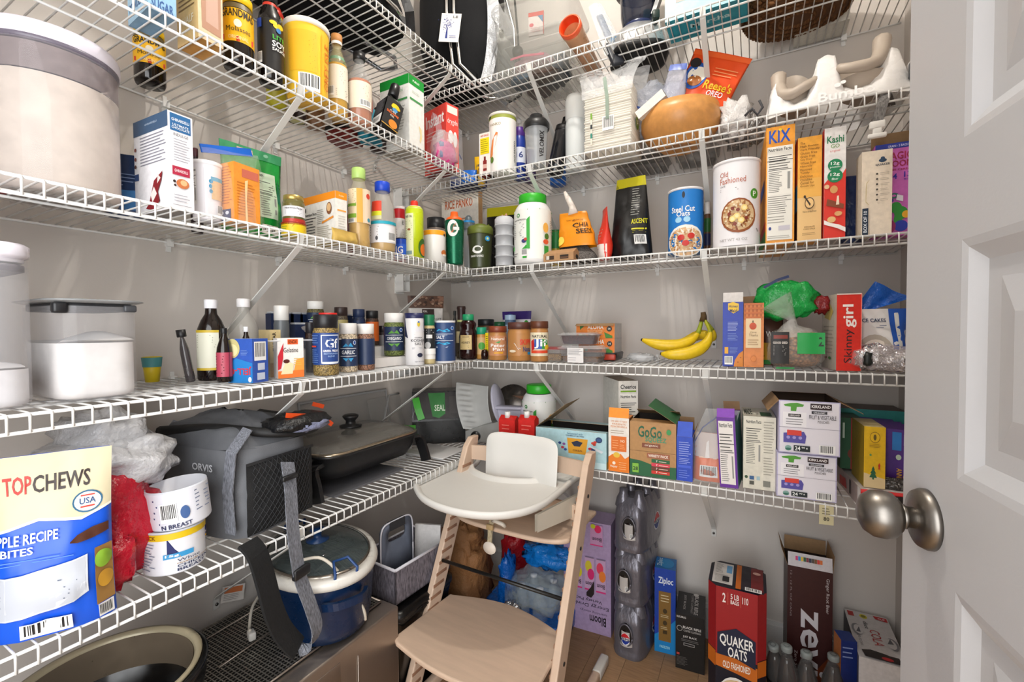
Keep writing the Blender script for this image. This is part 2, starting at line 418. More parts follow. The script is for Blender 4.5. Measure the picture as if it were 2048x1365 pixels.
mb = MB(); mb.lathe([(.0, .010), (.033, .010), (.033, .014), (.030, .020), (.018, .023), (.0, .023)], NK, 40, RT); mb.build('rose', kn)
mb = MB(); mb.lathe([(.0115, .022), (.0115, .030), (.0135, .031), (.0135, .034), (.0115, .036)], NK, 32, RT); mb.build('neck', kn)
mb = MB(); mb.lathe([(.0115, .034), (.018, .036), (.0245, .042), (.0268, .051), (.0255, .061), (.020, .069), (.012, .073), (.0, .0745)], NK, 40, RT); mb.build('grip', kn)
# ================================================================== kit of packages
KRAFT = mat('a98a66', .7, k='card'); INK = '1c1c20'; WHT = 'f1efeb'
BOT = [(0, 0), (.88, 0), (1, .03), (1, .55), (.93, .64), (.6, .78), (.38, .85), (.36, .92)]; BOTC = [(.4, .9), (.42, .905), (.42, .99), (.38, 1), (0, 1)]
JAR = [(0, 0), (.9, 0), (1, .04), (1, .75), (.93, .82), (.84, .85)]; JARC = [(.9, .83), (.93, .84), (.93, .99), (.88, 1), (0, 1)]
SPI = [(0, 0), (.94, 0), (1, .03), (1, .72), (.9, .78), (.88, .8)]; SPIC = [(.93, .78), (.96, .785), (.96, .99), (.92, 1), (0, 1)]
CAN = [(0, .0), (.96, 0), (1, .012), (1, .97)]; CANC = [(1.0, .955), (1.035, .96), (1.035, 1), (.95, 1), (.94, .98), (0, .98)]
def carton(label, cat, side, k, dep, px, top, rz=0, see='R', w=None, d=None, h=None, col='f0eee9', cols=None, fr=(), sd=(), tp=(),
           name='carton', group=None, lift=.003, P=None, flaps=(), open_=False, inner=None, ry=0, pt=(), bk=None):
    """px=(left, near edge, right) in frame pixels; fr/sd/tp/pt = print on front, visible side, top, other side"""
    base = 90 if side == 'L' else 0
    a = rad(base+rz); X = V((cos(a), sin(a), 0)); Y = V((-sin(a), cos(a), 0)); l, m, r = px
    N = V(P) if P is not None else sp(side, k, dep, m, lift)
    def ext(e, q): return (solve(N, e, q)-N).dot(e)
    if see == 'R':
        w = w or abs(ext(-X, l)); d = d or abs(ext(Y, r)); c = N-X*w/2+Y*d/2
    else:
        d = d or abs(ext(Y, l)); w = w or abs(ext(X, r)); c = N+X*w/2+Y*d/2
    h = h or (top_z(N, top)-N.z)
    mb = MB(); cm = {'*': mat(col, .45, k='card')}
    for q, v in (cols or {}).items(): cm[q] = mat(v, .45, k='card')
    mb.box(-w/2, -d/2, 0, w/2, d/2, h, cm, skip=('t',) if open_ else ())
    if open_:
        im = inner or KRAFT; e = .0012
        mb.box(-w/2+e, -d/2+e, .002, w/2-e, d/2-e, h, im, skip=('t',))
    o = mb.build(name, fix=not open_); o.location = c; o.rotation_euler = (0, rad(ry), a); tag(o, label, cat, group)
    F_ = {'fr': plane_fn((-w/2, -d/2, 0), (w, 0, 0), (0, 0, h)), 'tp': plane_fn((-w/2, -d/2, h), (w, 0, 0), (0, d, 0)),
          'R': plane_fn((w/2, -d/2, 0), (0, d, 0), (0, 0, h)), 'L': plane_fn((-w/2, d/2, 0), (0, -d, 0), (0, 0, h)), 'bt': plane_fn((-w/2, d/2, 0), (w, 0, 0), (0, -d, 0))}
    for nm, els in (('fr', fr), (see, sd), ('tp', tp), ('L' if see == 'R' else 'R', pt)):
        if els: mb = MB(); art(mb, F_[nm], els); mb.build('printed_panel', o, fix=False)
    for fs, ln, ang, colr in flaps:    # flap hinged on the top edge of a side
        mb = MB(); ww = w if fs in 'fk' else d
        q = {'f': (0, 0, -d/2), 'k': (180, 0, d/2), 'r': (90, w/2, 0), 'l': (-90, -w/2, 0)}[fs]
        mb.box(-ww/2+.001, -.0008, 0, ww/2-.001, 0, ln, {'*': KRAFT, 'f': mat(colr, .5, k='card')})
        f = mb.build('flap', o); f.location = (q[1], q[2], h); f.rotation_euler = Matrix.Rotation(rad(q[0]), 3, 'Z').to_4x4().__matmul__(Matrix.Rotation(rad(ang), 4, 'X')).to_euler()
    return o
def pos(at, l, r, top):
    """at = (side,k,dep) or (k, base_py)"""
    if len(at) == 3: return cyl(at[0], at[1], at[2], l, r, top)
    z = ZS[at[0]]+(.003 if at[0] else 0); P = hitz((l+r)/2, at[1], z); q = ((l+r)/2-1024)/F
    return P, (r-l)*zc(P)/F/sqrt(1+q*q)/2, top_z(P, top)-z
def vessel(label, cat, at, l, r, top, body=BOT, bm='d0d0d0', cap=BOTC, cm='e8e8e4', bands=(), fill=None, name='bottle', group=None,
           rz=0, R=None, H=None, rx=0, ry=0, capname='cap', lift=0, P=None, n=28, sx=1, sy=1, turn=None):
    P_, R_, H_ = pos(at, l, r, top) if P is None else (V(P), R, H); R = R or R_; H = H or H_; P = V(P) if P is not None else P_
    P = P+V((0, 0, lift)); t = thing(name, label, cat, P, facing(P)+rz if turn is None else turn, group, rx, ry)
    sc = lambda pr: [(a*R, b*H) for a, b in pr]
    mb = MB(); mb.lathe(sc(body), tm(bm) if isinstance(bm, str) is False else mat(bm, .35), n, None, sx, sy); mb.build('body', t)
    if fill:
        zt, fm = fill; pr = [(a*.94, max(b, .012)) for a, b in body if b < zt]; la = pr[-1][0]; pr.append((la, zt))
        mb = MB(); mb.lathe(sc(pr), tm(fm), n, None, sx, sy); mb.build('contents', t)
    if cap: mb = MB(); mb.lathe(sc(cap), tm(cm) if not isinstance(cm, str) else mat(cm, .4), n, None, sx, sy); mb.build(capname, t)
    for b in bands:
        z0, z1, c = b[:3]; els = b[3] if len(b) > 3 else (); ang = b[4] if len(b) > 4 else (-80, 80); rr = b[5] if len(b) > 5 else 1; r2 = b[6] if len(b) > 6 else rr
        mb = MB()
        if c is not None: mb.lathe([(R*rr+.0006, H*z0), (R*r2+.0006, H*z1)], mat(c, .45), n, None, sx, sy, close=False)
        if els: art(mb, cyl_fn(R*rr+.0008, H*z0, H*z1, ang[0], ang[1], sx, sy, R*r2+.0008), els, .0005, .00025)
        mb.build('label_band', t, fix=False)
    return t
def pouch(label, cat, P, w, h, d, rz, col='c0c0c0', els=(), bm=None, taper=.0, seal=.06, sealc=None, crk=.004, name='pouch', group=None, rx=0, ry=0, topw=1., seed=0, bk=(), r=.35, lift=.0, belly=.5):
    """stand-up bag: thick at the bottom, flat sealed top"""
    t = thing(name, label, cat, V(P)+V((0, 0, lift)), rz, group, rx, ry)
    def wd(v): return w/2*(1-(1-topw)*v**1.5)*(1-.05*sin(pi*v))
    def th(v): return max(.0015, d/2*(1-v**1.7)*(.8+.4*sin(pi*min(1, v*1.3))) if v < 1 else .0012)
    def nz(x, z): return (noise.noise(V((x*28+seed*7, z*22, seed)))*crk*2+noise.noise(V((x*70, z*60+seed, 3)))*crk*.7)
    def surf(x, v, sg, o=0):    # x in -1..1
        y = -sg*(th(v)*max(0, 1-abs(x)**2.6)**.6); e = min(1, (1-abs(x))*6)
        xx = x*wd(v); return V((xx, y-sg*(o+nz(xx, v*h)*e*(.3+.7*(1-v))), v*h))
    nu, nv = 22, 18
    mb = MB(); m_ = bm or mat(col, r)
    def ring(u, v):
        if u < .5: return surf(-1+4*u, v, 1)
        return surf(3-4*u, v, -1)
    mb.grid(ring, nu*2, nv, m_, wrap=True)
    bt = [ring(i/(nu*2), 0) for i in range(nu*2)]; mb.add(bt[::-1], [tuple(range(nu*2))], m_)
    if sealc:
        v0 = 1-seal
        for sg in (1, -1): mb.grid(lambda u, v, sg=sg: surf(-1+2*u, v0+(1-v0)*v, sg, .0006), 14, 2, mat(sealc, r))
    mb.build('bag', t)
    if els: mb = MB(); art(mb, lambda u, v, o: surf(-1+2*u, v, 1, o), els, .0012, .0003); mb.build('printed_panel', t, fix=False)
    if bk: mb = MB(); art(mb, lambda u, v, o: surf(1-2*u, v, -1, o), bk, .0012, .0003); mb.build('printed_back', t, fix=False)
    return t
def blob(mb, c, s, m_, nu=20, nv=12, amp=.1, fr=3., seed=0, e=.8, T=None, flat=0):
    """crumpled superellipsoid of semi-axes s"""
    def f(u, v):
        a = 2*pi*u; b = -pi/2+pi*v
        sg = lambda x: math.copysign(abs(x)**e, x)
        p = V((sg(cos(b))*sg(cos(a)), sg(cos(b))*sg(sin(a)), sg(sin(b))))
        k = 1+amp*noise.noise(p*fr+V((seed*3.1, seed, 0)))*2+amp*.5*noise.noise(p*fr*2.7+V((seed, 5, 1)))
        q = V((p.x*s[0]*k, p.y*s[1]*k, p.z*s[2]*k)); return V(c)+V((q.x, q.y, max(q.z, -flat) if flat else q.z))
    mb.grid(f, nu, nv, m_, T, wrap=True)
def film(a=.28, c='dfe2e4', r=.12): return mat(c, r, 0, a, 'crinkle')
def kgrp(els, u0, v0, u1, v1):   # place elements inside a sub rectangle
    out = []
    for e in els:
        e = list(e)
        if e[0] in 'RLBN': e[1:5] = [u0+(u1-u0)*e[1], v0+(v1-v0)*e[2], u0+(u1-u0)*e[3], v0+(v1-v0)*e[4]]
        elif e[0] == 'T': e[2:6] = [u0+(u1-u0)*e[2], v0+(v1-v0)*e[3], u0+(u1-u0)*e[4], v0+(v1-v0)*e[5]]
        elif e[0] == 'E': e[1:5] = [u0+(u1-u0)*e[1], v0+(v1-v0)*e[2], (u1-u0)*e[3], (v1-v0)*e[4]]
        elif e[0] == 'P': e[1] = [(u0+(u1-u0)*a, v0+(v1-v0)*b) for a, b in e[1]]
        out.append(tuple(e))
    return out
def rayd(px, py): return (_f+_r*((px-1024)/F)-_u*((py-682.5)/F))
def aim(base, px, py, ln):
    """direction from base to the point at distance ln seen at (px,py), nearer solution"""
    D = rayd(px, py).normalized(); o = CAM-V(base); b = o.dot(D); c = o.dot(o)-ln*ln; q = b*b-c
    t = -b-sqrt(q) if q > 0 else -b
    return (o+D*t).normalized()
def lean(t, d, spin=0):
    d = V(d).normalized(); q = V((0, 0, 1)).rotation_difference(d)
    t.rotation_euler = (q.to_matrix().to_4x4() @ Matrix.Rotation(rad(spin), 4, 'Z')).to_euler()
def aty(px, py, y): D = rayd(px, py); return CAM+D*((y-CAM.y)/D.y)
def atx(px, py, x): D = rayd(px, py); return CAM+D*((x-CAM.x)/D.x)
def smooth(pts, n=6):
    pts = [V(p) for p in pts]; C = []
    for k in range(len(pts)-1):
        p0, p1, p2, p3 = pts[max(k-1, 0)], pts[k], pts[k+1], pts[min(k+2, len(pts)-1)]
        for j in range(n): f = j/n; C.append(.5*((2*p1)+(-p0+p2)*f+(2*p0-5*p1+4*p2-p3)*f*f+(-p0+3*p1-3*p2+p3)*f**3))
    C.append(pts[-1]); return C
# ================================================================== topmost shelf, left wall
BLKF = mat('17181b', .75, k='fabric'); SILF = mat('b9bcc0', .4, .2, k='crinkle'); CHR = mat('d9d9d8', .18, 1.)
t = thing('carrier', 'black folded fabric carrier lying on the topmost left shelf with a white tag hanging', 'bag', (.19, -.98, 2.254))
mb = MB(); blob(mb, (0, -.05, .10), (.18, .40, .10), BLKF, 26, 12, .06, 2.5, 3, .7, flat=.098); mb.build('cover', t)
mb = MB(); mb.tube([(-.02, .16, .03), (.02, .24, .012), (.04, .33, .012), (0, .38, .012), (-.06, .36, .012), (-.09, .2, .03)], .008, mat('a9acb0', .3, .9), 8); mb.build('frame_tube', t)
mb = MB(); mb.strap([(.17, .13, .15), (.225, .16, .10), (.236, .19, .03), (.215, .22, -.005), (.18, .22, .05)], .032, .003, (.5, 1, 0), mat('26272a', .6, k='weave')); mb.build('strap', t)
mb = MB(); mb.tube([(.12, .08, .12), (.17, .2, .07), (.165, .27, .05), (.13, .3, .16)], .007, CHR, 8); mb.build('buckle', t)
P = hitz(602, 42, 2.243)
mb = MB(); mb.box(-.02, -.0008, -.065, .02, .0008, .03, mat('d6d6da', .4)); o = mb.build('tag', t); o.location = V((P.x, P.y, 2.215))-t.location; o.rotation_euler = (0, 0, rad(60))

# ------------------------------------------------------------------ topmost shelf, back wall
t = thing('backpack_carrier', 'tall black and silver framed carrier with a white paper tag, in the top corner', 'bag', (.262, -.25, 2.254), 24); t.scale = (1.22, 1.1, 1.1)
def zigf(u, v): # tall rounded body
    a = 2*pi*u; s_ = .55+.45*min(1, v*3)-.3*max(0, v-.7)
    return V((.155*s_*math.copysign(abs(cos(a))**.8, cos(a)), .10*s_*math.copysign(abs(sin(a))**.8, sin(a)), .03+v*.52))
mb = MB(); mb.grid(zigf, 28, 14, BLKF, wrap=True); blob(mb, (-.05, -.03, .06), (.12, .09, .06), BLKF, 18, 8, .08, 3, 2); mb.build('cover', t)
mb = MB(); mb.grid(lambda u, v: V((.10+.05*u+.035*sin(pi*v)+.006*sin(v*23), -.09+.16*u+.008*sin(u*9+v*15), .02+.5*v)), 10, 20, SILF); mb.grid(lambda u, v: V((.075+.03*sin(pi*v)-.06*(1-u)*0+.04*u, -.095+.01*sin(9*v), .04+.47*v)), 4, 18, SILF); mb.build('silver_panel', t)
for dx, dy in ((-.035, -.115), (-.01, -.115)):
    mb = MB(); mb.tube([(dx, dy, .52), (dx, dy, .3), (dx+.02, dy, .1), (dx+.09, dy, .02), (dx+.13, dy+.05, .01)], .0055, CHR, 8); mb.build('frame_tube', t)
mb = MB(); mb.tube([(.06, -.06, .52), (.15, 0, .46), (.185, .05, .33), (.19, .06, .18), (.2, .05, .06), (.17, 0, .012), (.06, -.05, .012)], .0055, CHR, 8); mb.build('frame_tube', t)
mb = MB(); mb.tube([(.185, .045, .5), (.2, .06, .3), (.21, .06, .06), (.17, .0, .006)], .004, mat('202124', .6), 6); mb.lathe([(0, -.012), (.02, -.012), (.02, .012), (0, .012)], mat('202124', .5), 16, Matrix.Translation((.2, .03, .22)) @ Matrix.Rotation(pi/2, 4, 'X')); mb.build('edge_piping', t)
mb = MB(); mb.tube([(.03, -.04, .54), (.12, -.01, .50), (.17, .03, .46)], .014, mat('1d1e20', .6), 8); mb.build('handle', t)
mb = MB(); mb.box(-.034, -.0008, -.055, .034, .0008, .055, mat('eceae6', .5)); o = mb.build('paper_tag', t); o.location = (-.02, -.135, .225); o.rotation_euler = (rad(-4), rad(6), 0)
mb = MB(); random.seed(5)
els = [('P', [(.3, .12), (.42, .12), (.39, .5), (.33, .5)], '2b3f86')]+[('E', .35+random.gauss(0, .13), .62+random.gauss(0, .12), .022, .014, random.choice(('2b3f86', '45559a', '6d6aa0'))) for _ in range(60)]+[('L', .5, .12, .9, .24, 2, '8a90b8'), ('T', 'LE', .6, .84, .85, .92, '55555c')]
art(mb, plane_fn((-.034, -.0008, -.055), (.068, 0, 0), (0, 0, .11)), els, .0003, .00002); mb.build('printed_panel', o, fix=False)

def tub(mb, w, d, h, m_, rim=.012, tap=.012):
    mb.rlathe([(tap+.012, 0), (tap+.004, .002), (tap, .010), (tap*.4, h*.7), (0, h-.014), (-rim*.5, h-.014), (-rim*.5, h)], w, d, .035, m_, 5)
BINM = clear('a3a49e', .4, .3)
B0 = V((.625, -.2, 2.254))
t = thing('storage_bin', 'clear plastic storage bin, the lower of two nested, full of bags and tools', 'bin', B0, 4)
mb = MB(); mb.rlathe([(.03, 0), (.02, .004), (.014, .02), (.004, .135), (0, .14), (-.006, .14), (-.006, .152)], .34, .30, .05, BINM, 5, close=False); mb.add([(-.12, -.11, .003), (.12, -.11, .003), (.12, .11, .003), (-.12, .11, .003)], [(0, 1, 2, 3)], BINM); mb.build('tub', t)
tl = thing('storage_bin', 'clear plastic storage bin, the upper of two nested, holding a red and white packet', 'bin', B0+V((0, 0, .135)), 4)
mb = MB(); mb.rlathe([(.03, 0), (.02, .004), (.014, .02), (.004, .135), (0, .14), (-.006, .14), (-.006, .152)], .34, .30, .05, BINM, 5, close=False); mb.add([(-.12, -.11, .003), (.12, -.11, .003), (.12, .11, .003), (-.12, .11, .003)], [(0, 1, 2, 3)], BINM); mb.build('tub', tl)
for nm, lb, ct, c, s_, col, sd_ in (('cloth', 'dark slate cloth bundle inside the lower clear bin', 'cloth', (.05, .01, .066), (.07, .07, .055), mat('4c5560', .8, k='fabric'), 2),
        ('freezer_bag', 'crinkled clear bag with a pink zip inside the lower clear bin', 'bag', (-.01, -.055, .075), (.085, .045, .03), film(.6, 'd8b4be'), 4),
        ('toy', 'blue grey plastic tool lying in the lower clear bin', 'tool', (-.065, -.04, .03), (.05, .045, .024), mat('566d80', .5), 6),
        ('nut_bag', 'bag of brown nuts at the bottom of the lower clear bin', 'food', (.03, -.055, .022), (.06, .04, .018), mat('6a4a3e', .8, k='grain'), 8),
        ('cloth', 'dark maroon folded cloth at the bottom of the lower clear bin', 'cloth', (-.03, .045, .025), (.055, .05, .02), mat('5a2f33', .8, k='fabric'), 9)):
    q = thing(nm, lb, ct, B0+V(c)); mb = MB(); blob(mb, (0, 0, 0), s_, col, 22, 12, .14, 3, sd_); mb.build('bundle', q)
    if 'zip' in lb: mb = MB(); mb.strap([(-.08, -.05, .02), (-.02, -.052, .018), (.07, -.052, 0)], .008, .003, (0, 0, 1), mat('e2788f', .4)); mb.build('zip', q)
q = carton('red and white paper packet standing in the upper clear bin', 'packet', 'B', 1, .3, (0, 0, 0), 0, 14, 'R', w=.062, d=.008, h=.09, P=B0+V((.055, -.095, .16)), col='efe6e2', name='packet',
       fr=[('R', 0, .82, 1, 1, 'd8402f'), ('P', [(.6, .82), (1, .82), (1, .45)], '3f86b0'), ('R', .94, 0, 1, 1, 'c93a2e'), ('E', .2, .45, .14, .08, 'dc5a66'), ('L', .15, .12, .8, .35, 3, 'd9a0a4')])
# copper tumbler leaning out over the shelf front
a = hitz(1192, 150, 2.254+.03); t = thing('tumbler', 'empty copper coloured tumbler with an orange inside, leaning beside the clear bins', 'tumbler', a, 0)
lean(t, aim(a, 1134, 42, .31))
CU = mat('dba981', .3, .12); mb = MB(); mb.lathe([(0, 0), (.026, 0), (.03, .004), (.037, .255), (.040, .26), (.040, .285), (.037, .287), (.034, .28), (.03, .06), (0, .05)], CU, 32); mb.build('wall', t)
mb = MB(); mb.lathe([(.0365, .2875), (.034, .285), (.030, .02), (0, .015)], mat('d84a1c', .35), 32, close=False); mb.lathe([(.0402, .270), (.0405, .271), (.0405, .288), (.0362, .2885)], mat('e0643a', .3), 32, close=False); mb.build('orange_lining', t, fix=False)
mb = MB(); mb.lathe([(.0303, .02), (.0312, .021), (.0316, .028), (.0306, .029)], mat('241a16', .5), 32, close=False); mb.build('gasket', t)
# blue silicone tool in a clear bag
q = hitz(1232, 108, 2.258); t = thing('spatula_bag', 'clear bag holding a dark blue handled kitchen tool beside the copper tumbler', 'bag', q, 35, rx=-18, ry=-14)
mb = MB(); mb.grid(lambda u, v: V(((u-.5)*(.085-.03*v), .012*sin(pi*u)*(1+sin(v*5)*.4), v*.24)), 10, 14, film(.35)); mb.grid(lambda u, v: V(((u-.5)*(.085-.03*v), -.012*sin(pi*u), v*.24)), 10, 14, film(.35)); mb.build('clear_bag', t)
mb = MB(); mb.rbox(-.014, -.008, .07, .012, .006, .19, .006, mat('2f4f74', .45)); mb.lathe([(0, -.02), (.018, -.018), (.022, 0), (.018, .018), (0, .02)], mat('2a6f96', .4), 16, Matrix.Translation((.016, 0, .05))); mb.rbox(-.03, -.01, -.05, .015, .008, .05, .006, mat('30343c', .4)); mb.build('handle', t)
# blender base
P = hitz(1302, 92, 2.254); P = V((1.03, -.21, 2.254))
t = thing('blender', 'silver and black blender base with a smoked dark blue jar on the top shelf', 'blender', P, facing(P)+8)
mb = MB(); mb.rlathe([(.012, 0), (0, .01), (0, .02), (.0, .05), (.02, .085), (.034, .10)], .2, .2, .07, mat('b9bbbd', .3, .7), 6); mb.build('motor_base', t)
mb = MB(); mb.rlathe([(.004, -.001), (-.003, .0), (-.003, .012), (.0, .016)], .2, .2, .07, mat('1b1c1e', .45), 6); mb.build('black_foot', t)
mb = MB(); mb.lathe([(.05, .10), (.058, .12), (.066, .16), (.07, .34)], clear('1a2238', .86, .08), 32, close=False); mb.lathe([(0, .1), (.057, .1), (.057, .13), (0, .13)], mat('23305a', .3), 32); mb.build('jar', t)
mb = MB(); mb.strap([(.045, -.04, .13), (.07, -.05, .20), (.09, -.05, .3), (.09, -.04, .36)], .03, .014, (.3, 1, 0), mat('101114', .35)); mb.build('handle', t)
mb = MB(); mb.rbox(.03, -.115, .075, .055, -.075, .105, .005, mat('2c3a34', .3)); mb.build('latch', t)
mb = MB(); mb.lathe([(.065, .24), (.085, .25), (.09, .29), (.088, .36)], mat('26272a', .4), 32, close=False); mb.build('collar', t)
# teal carton with window
carton('teal and pale blue gift carton with a clear window on the top shelf', 'box', 'B', 1, .375, (1330, 1330, 1494), 0, 0, 'L', d=.125, h=.17, col='41a7b8', cols={'f': 'a9dbe2', 'b': '1fa0b4', 'l': 'a9dbe2'},
       fr=[('R', .14, .3, .8, 1, 'a9a6a4'), ('E', .35, .6, .2, .12, 'cfcdca'), ('E', .6, .75, .16, .1, '8d8a88')], name='gift_carton')
o = bpy.data.objects['gift_carton']; w_ = o.dimensions.x
mb = MB(); art(mb, plane_fn((-w_/2, .0625, 0), (w_, 0, 0), (0, -.125, 0)), [('T', 'Martha', .3, .45, .8, .62, 'bfe6ea'), ('L', .3, .2, .75, .36, 2, '8fd0d8')], .0005); mb.build('printed_panel', o, fix=False)
# wicker basket: braided coils, each a ring
t = thing('wicker_basket', 'brown braided wicker basket with a white lining at the right of the top shelf', 'basket', (1.53, -.18, 2.256))
WK = (mat('7a5637', .8, k='fabric'), mat('6a4a2e', .8, k='fabric'))
def braid(z, ax, ay, i):
    mb = MB(); N_ = 54; vs = []
    for s_ in (0, 1):
        pts = [(ax*cos(2*pi*j/N_), ay*sin(2*pi*j/N_), z) for j in range(N_+1)]
        for j in range(0, N_, 1):
            a_ = 2*pi*(j+.5*s_)/N_; c = V((ax*cos(a_), ay*sin(a_), z+(.005 if s_ else -.005)))
            tn = V((-ax*sin(a_), ay*cos(a_), (.9 if s_ else -.9)*.09)).normalized(); q = Matrix.Translation(c) @ tn.to_track_quat('X', 'Z').to_matrix().to_4x4()
            mb.lathe([(0, -.013), (.006, -.006), (.0066, 0), (.006, .006), (0, .013)], WK[(j+s_) % 2], 6, q @ Matrix.Rotation(pi/2, 4, 'Y'))
    return mb.build('coil', t, fix=False)
for i, (z, ax, ay) in enumerate(((.007, .05, .035), (.007, .075, .058), (.007, .10, .08), (.009, .125, .10), (.016, .145, .118), (.034, .155, .128), (.052, .16, .132), (.07, .163, .135), (.088, .165, .137), (.106, .166, .138))): braid(z, ax, ay, i)
mb = MB(); mb.lathe([(0, .0), (.12, .0), (.147, .01), (.15, .1)], mat('6a4a2e', .8), 32, None, 1, .8, close=False); mb.build('bottom', t)
carton('pale cardboard lid lying at the back of the top shelf beside the basket', 'box', 'B', 1, .1, (1590, 1590, 1700), 0, 0, 'L', d=.09, h=.06, col='d9d6cc', name='carton_lid')
# ================================================================== second shelf, left wall
carton('pale blue carton over the white flour tub, at the left end of its shelf', 'box', 'L', 2, .385, (228, 296, 353), 0, -4, 'L', d=.10, h=.2, col='a9cbe2', cols={'f': '9cc4e0', 'b': '86a9c4'},
       fr=[('T', 'SUGAR', .1, .02, .9, .12, '2d5f9a')], sd=[('T', 'POWDERED', .1, .1, .9, .18, '35679c')], name='blue_carton')
carton('tan and yellow flour bag with brown print beside the pale blue carton', 'bag', 'L', 2, .375, (335, 397, 447), 0, 0, 'L', d=.085, h=.2, col='e6c48a', cols={'f': 'e3cfae', 'b': 'c9984e'},
       fr=[('P', [(.15, .12), (.9, .1), (.95, 1), (.1, 1)], 'b98f76'), ('P', [(.3, .2), (.8, .18), (.8, 1), (.35, 1)], 'caa896')],
       sd=[('L', .1, .35, .9, .95, 12, '8a6a3c'), ('T', 'HALF', .3, .2, .8, .28, 'f6ead2')], name='flour_bag')
def molasses(label, at, l, r, top):
    return vessel(label, 'jar', at, l, r, top, [(0, 0), (.92, 0), (1, .05), (1, .78), (.9, .87), (.85, .9)], mat('1b1210', .12), [(.9, .88), (.95, .885), (.95, 1), (.9, 1.0), (0, 1)], 'f2c913',
        [(.3, .77, 'f3be0d', [('T', 'GRANDMAS', .08, .74, .92, .98, '1d1a16'), ('E', .5, .55, .09, .12, 'ece4cf'), ('T', 'Molasses', .22, .3, .8, .45, '3a2a16', 0, False), ('P', [(.1, .06), (.5, .0), (.9, .06), (.9, .22), (.5, .17), (.1, .22)], 'cf3b1c'), ('T', 'ORIGINAL', .28, .06, .74, .17, 'f3d9a0')], (-75, 75)),
         (.78, .86, '6d5f3c', (), (0, 1), 1.0, .9)], name='molasses_jar', capname='lid')
molasses('yellow labelled molasses jar at the rear, seen through the wires', ('L', 2, .06), 268, 334, 62)
molasses('yellow labelled molasses jar with yellow lid at the shelf front', ('L', 2, .325), 445, 510, 2)
KROG = [('E', .7, .8, .2, .05, 'f2c913'), ('E', .62, .84, .1, .04, 'f2c913'), ('E', .8, .83, .1, .04, 'e8b90f'), ('E', .72, .76, .12, .04, '3b7fb8')]
vessel('black labelled soy sauce bottle with green and white lettering', 'bottle', ('L', 2, .33), 517, 569, -12, [(0, 0), (.9, 0), (1, .03), (1, .66), (.9, .74), (.6, .82), (.5, .9)], mat('120d0c', .1), [(.55, .88), (.6, .885), (.6, 1), (0, 1)], '161617',
    [(.12, .66, '141416', [('E', .7, .87, .16, .05, 'f2c913'), ('E', .55, .93, .12, .04, 'f2c913'), ('E', .8, .9, .13, .05, 'f2c913'), ('E', .72, .8, .09, .05, '3b7fb8'), ('T', 'LITE', .52, .6, .95, .69, '49b03c'), ('T', 'SOY', .5, .45, .98, .57, 'f0f0ee'), ('T', 'SAUCE', .5, .37, .98, .43, 'f0f0ee'), ('B', .02, .1, .2, .32), ('R', .02, .8, .2, .98, '2c4fa8')], (-70, 70)), (.83, .87, 'c8402c', (), (0, 1), .56, .54)], name='soy_sauce_bottle', rz=6)
vessel('red bottle fading to yellow behind the soy sauce bottle', 'bottle', ('L', 2, .22), 533, 574, 18, [(0, 0), (1, .03), (1, .8), (.7, .93)], 'c8c23a', [(.7, .9), (.9, .93), (.6, 1), (0, 1)], 'c8301c', [(.55, .95, 'cf3420', (), (0, 1), 1, .62)], name='red_bottle')
vessel('large round yellow tub with a white lid and barcode', 'tub', ('L', 2, .335), 570, 661, 60, [(0, 0), (.86, 0), (.9, .03), (1, .95)], 'f1c42c', [(1.0, .93), (1.05, .935), (1.05, 1), (1, 1.0), (0, .99)], 'ece6dc',
    [(.02, .94, 'f2c83a', [('R', .12, .3, .62, .88, 'f0bb2c'), ('L', .14, .33, .6, .85, 16, 'dc8a22'), ('B', .3, .03, .68, .27), ('T', 'GREY ISLE', .78, .12, .92, .8, 'e2761e', 90, False), ('R', .7, 0, .72, .9, 'efb72a')], (-70, 85), .895, .995)], name='cookie_tub', capname='lid')
for lb, l, r, by, tp_, c, cc in (('glass bottle of pale yellow liquid with a dark base behind the yellow tub', 576, 612, 243, 150, 'c9c98a', '2a1719'),):
    vessel(lb, 'bottle', (2, by), l, r, tp_, [(0, 0), (.9, 0), (1, .05), (1, .6), (.5, .85)], mat(c, .1), [(.5, .83), (.5, 1), (0, 1)], cc, [(.0, .16, cc)], name='glass_bottle')
vessel('brown cardboard tube lying behind the yellow tub', 'tube', ('L', 2, .22), 612, 650, 160, CAN, '8d6a4c', CANC, 'c9c2b4', name='cardboard_tube')
OIL = [(0, 0), (.9, 0), (1, .03), (1, .58), (.95, .66), (.6, .77), (.42, .83), (.42, .9)]
vessel('clear oil bottle with a wooden cap and cream label', 'bottle', ('L', 2, .325), 655, 697, 72, OIL, clear('e2d9a0', .22), [(.52, .915), (.54, .92), (.54, 1), (0, 1)], mat('c08a4e', .6, k='wood'),
    [(.2, .6, 'e9e2d4', [('L', .1, .45, .8, .95, 12, '8d8478'), ('B', .06, .08, .4, .36), ('L', .45, .08, .9, .3, 4, 'a8a094')], (-80, 80)), (.88, .93, 'f0efea', (), (0, 1), .5, .5), (.68, .72, '3f9b8a', (), (0, 1), .78, .7)], (.63, mat('d9a514', .2)), name='oil_bottle')
vessel('vinegar bottle with black cap, amber liquid and cream label', 'bottle', ('L', 2, .34), 696, 745, 108, OIL, clear('dfe0de', .2), [(.45, .9), (.5, .905), (.5, 1), (0, 1)], '1b1b1d',
    [(.2, .56, 'e8ddcc', [('L', .12, .1, .8, .9, 11, 'a39a80'), ('B', .5, .08, .85, .32), ('P', [(.92, 0), (1, 0), (1, .6)], 'cf4a28'), ('P', [(0, .2), (.1, .4), (0, .6)], 'd0582f')], (-80, 80))], (.6, mat('c06a1a', .2)), name='vinegar_bottle')
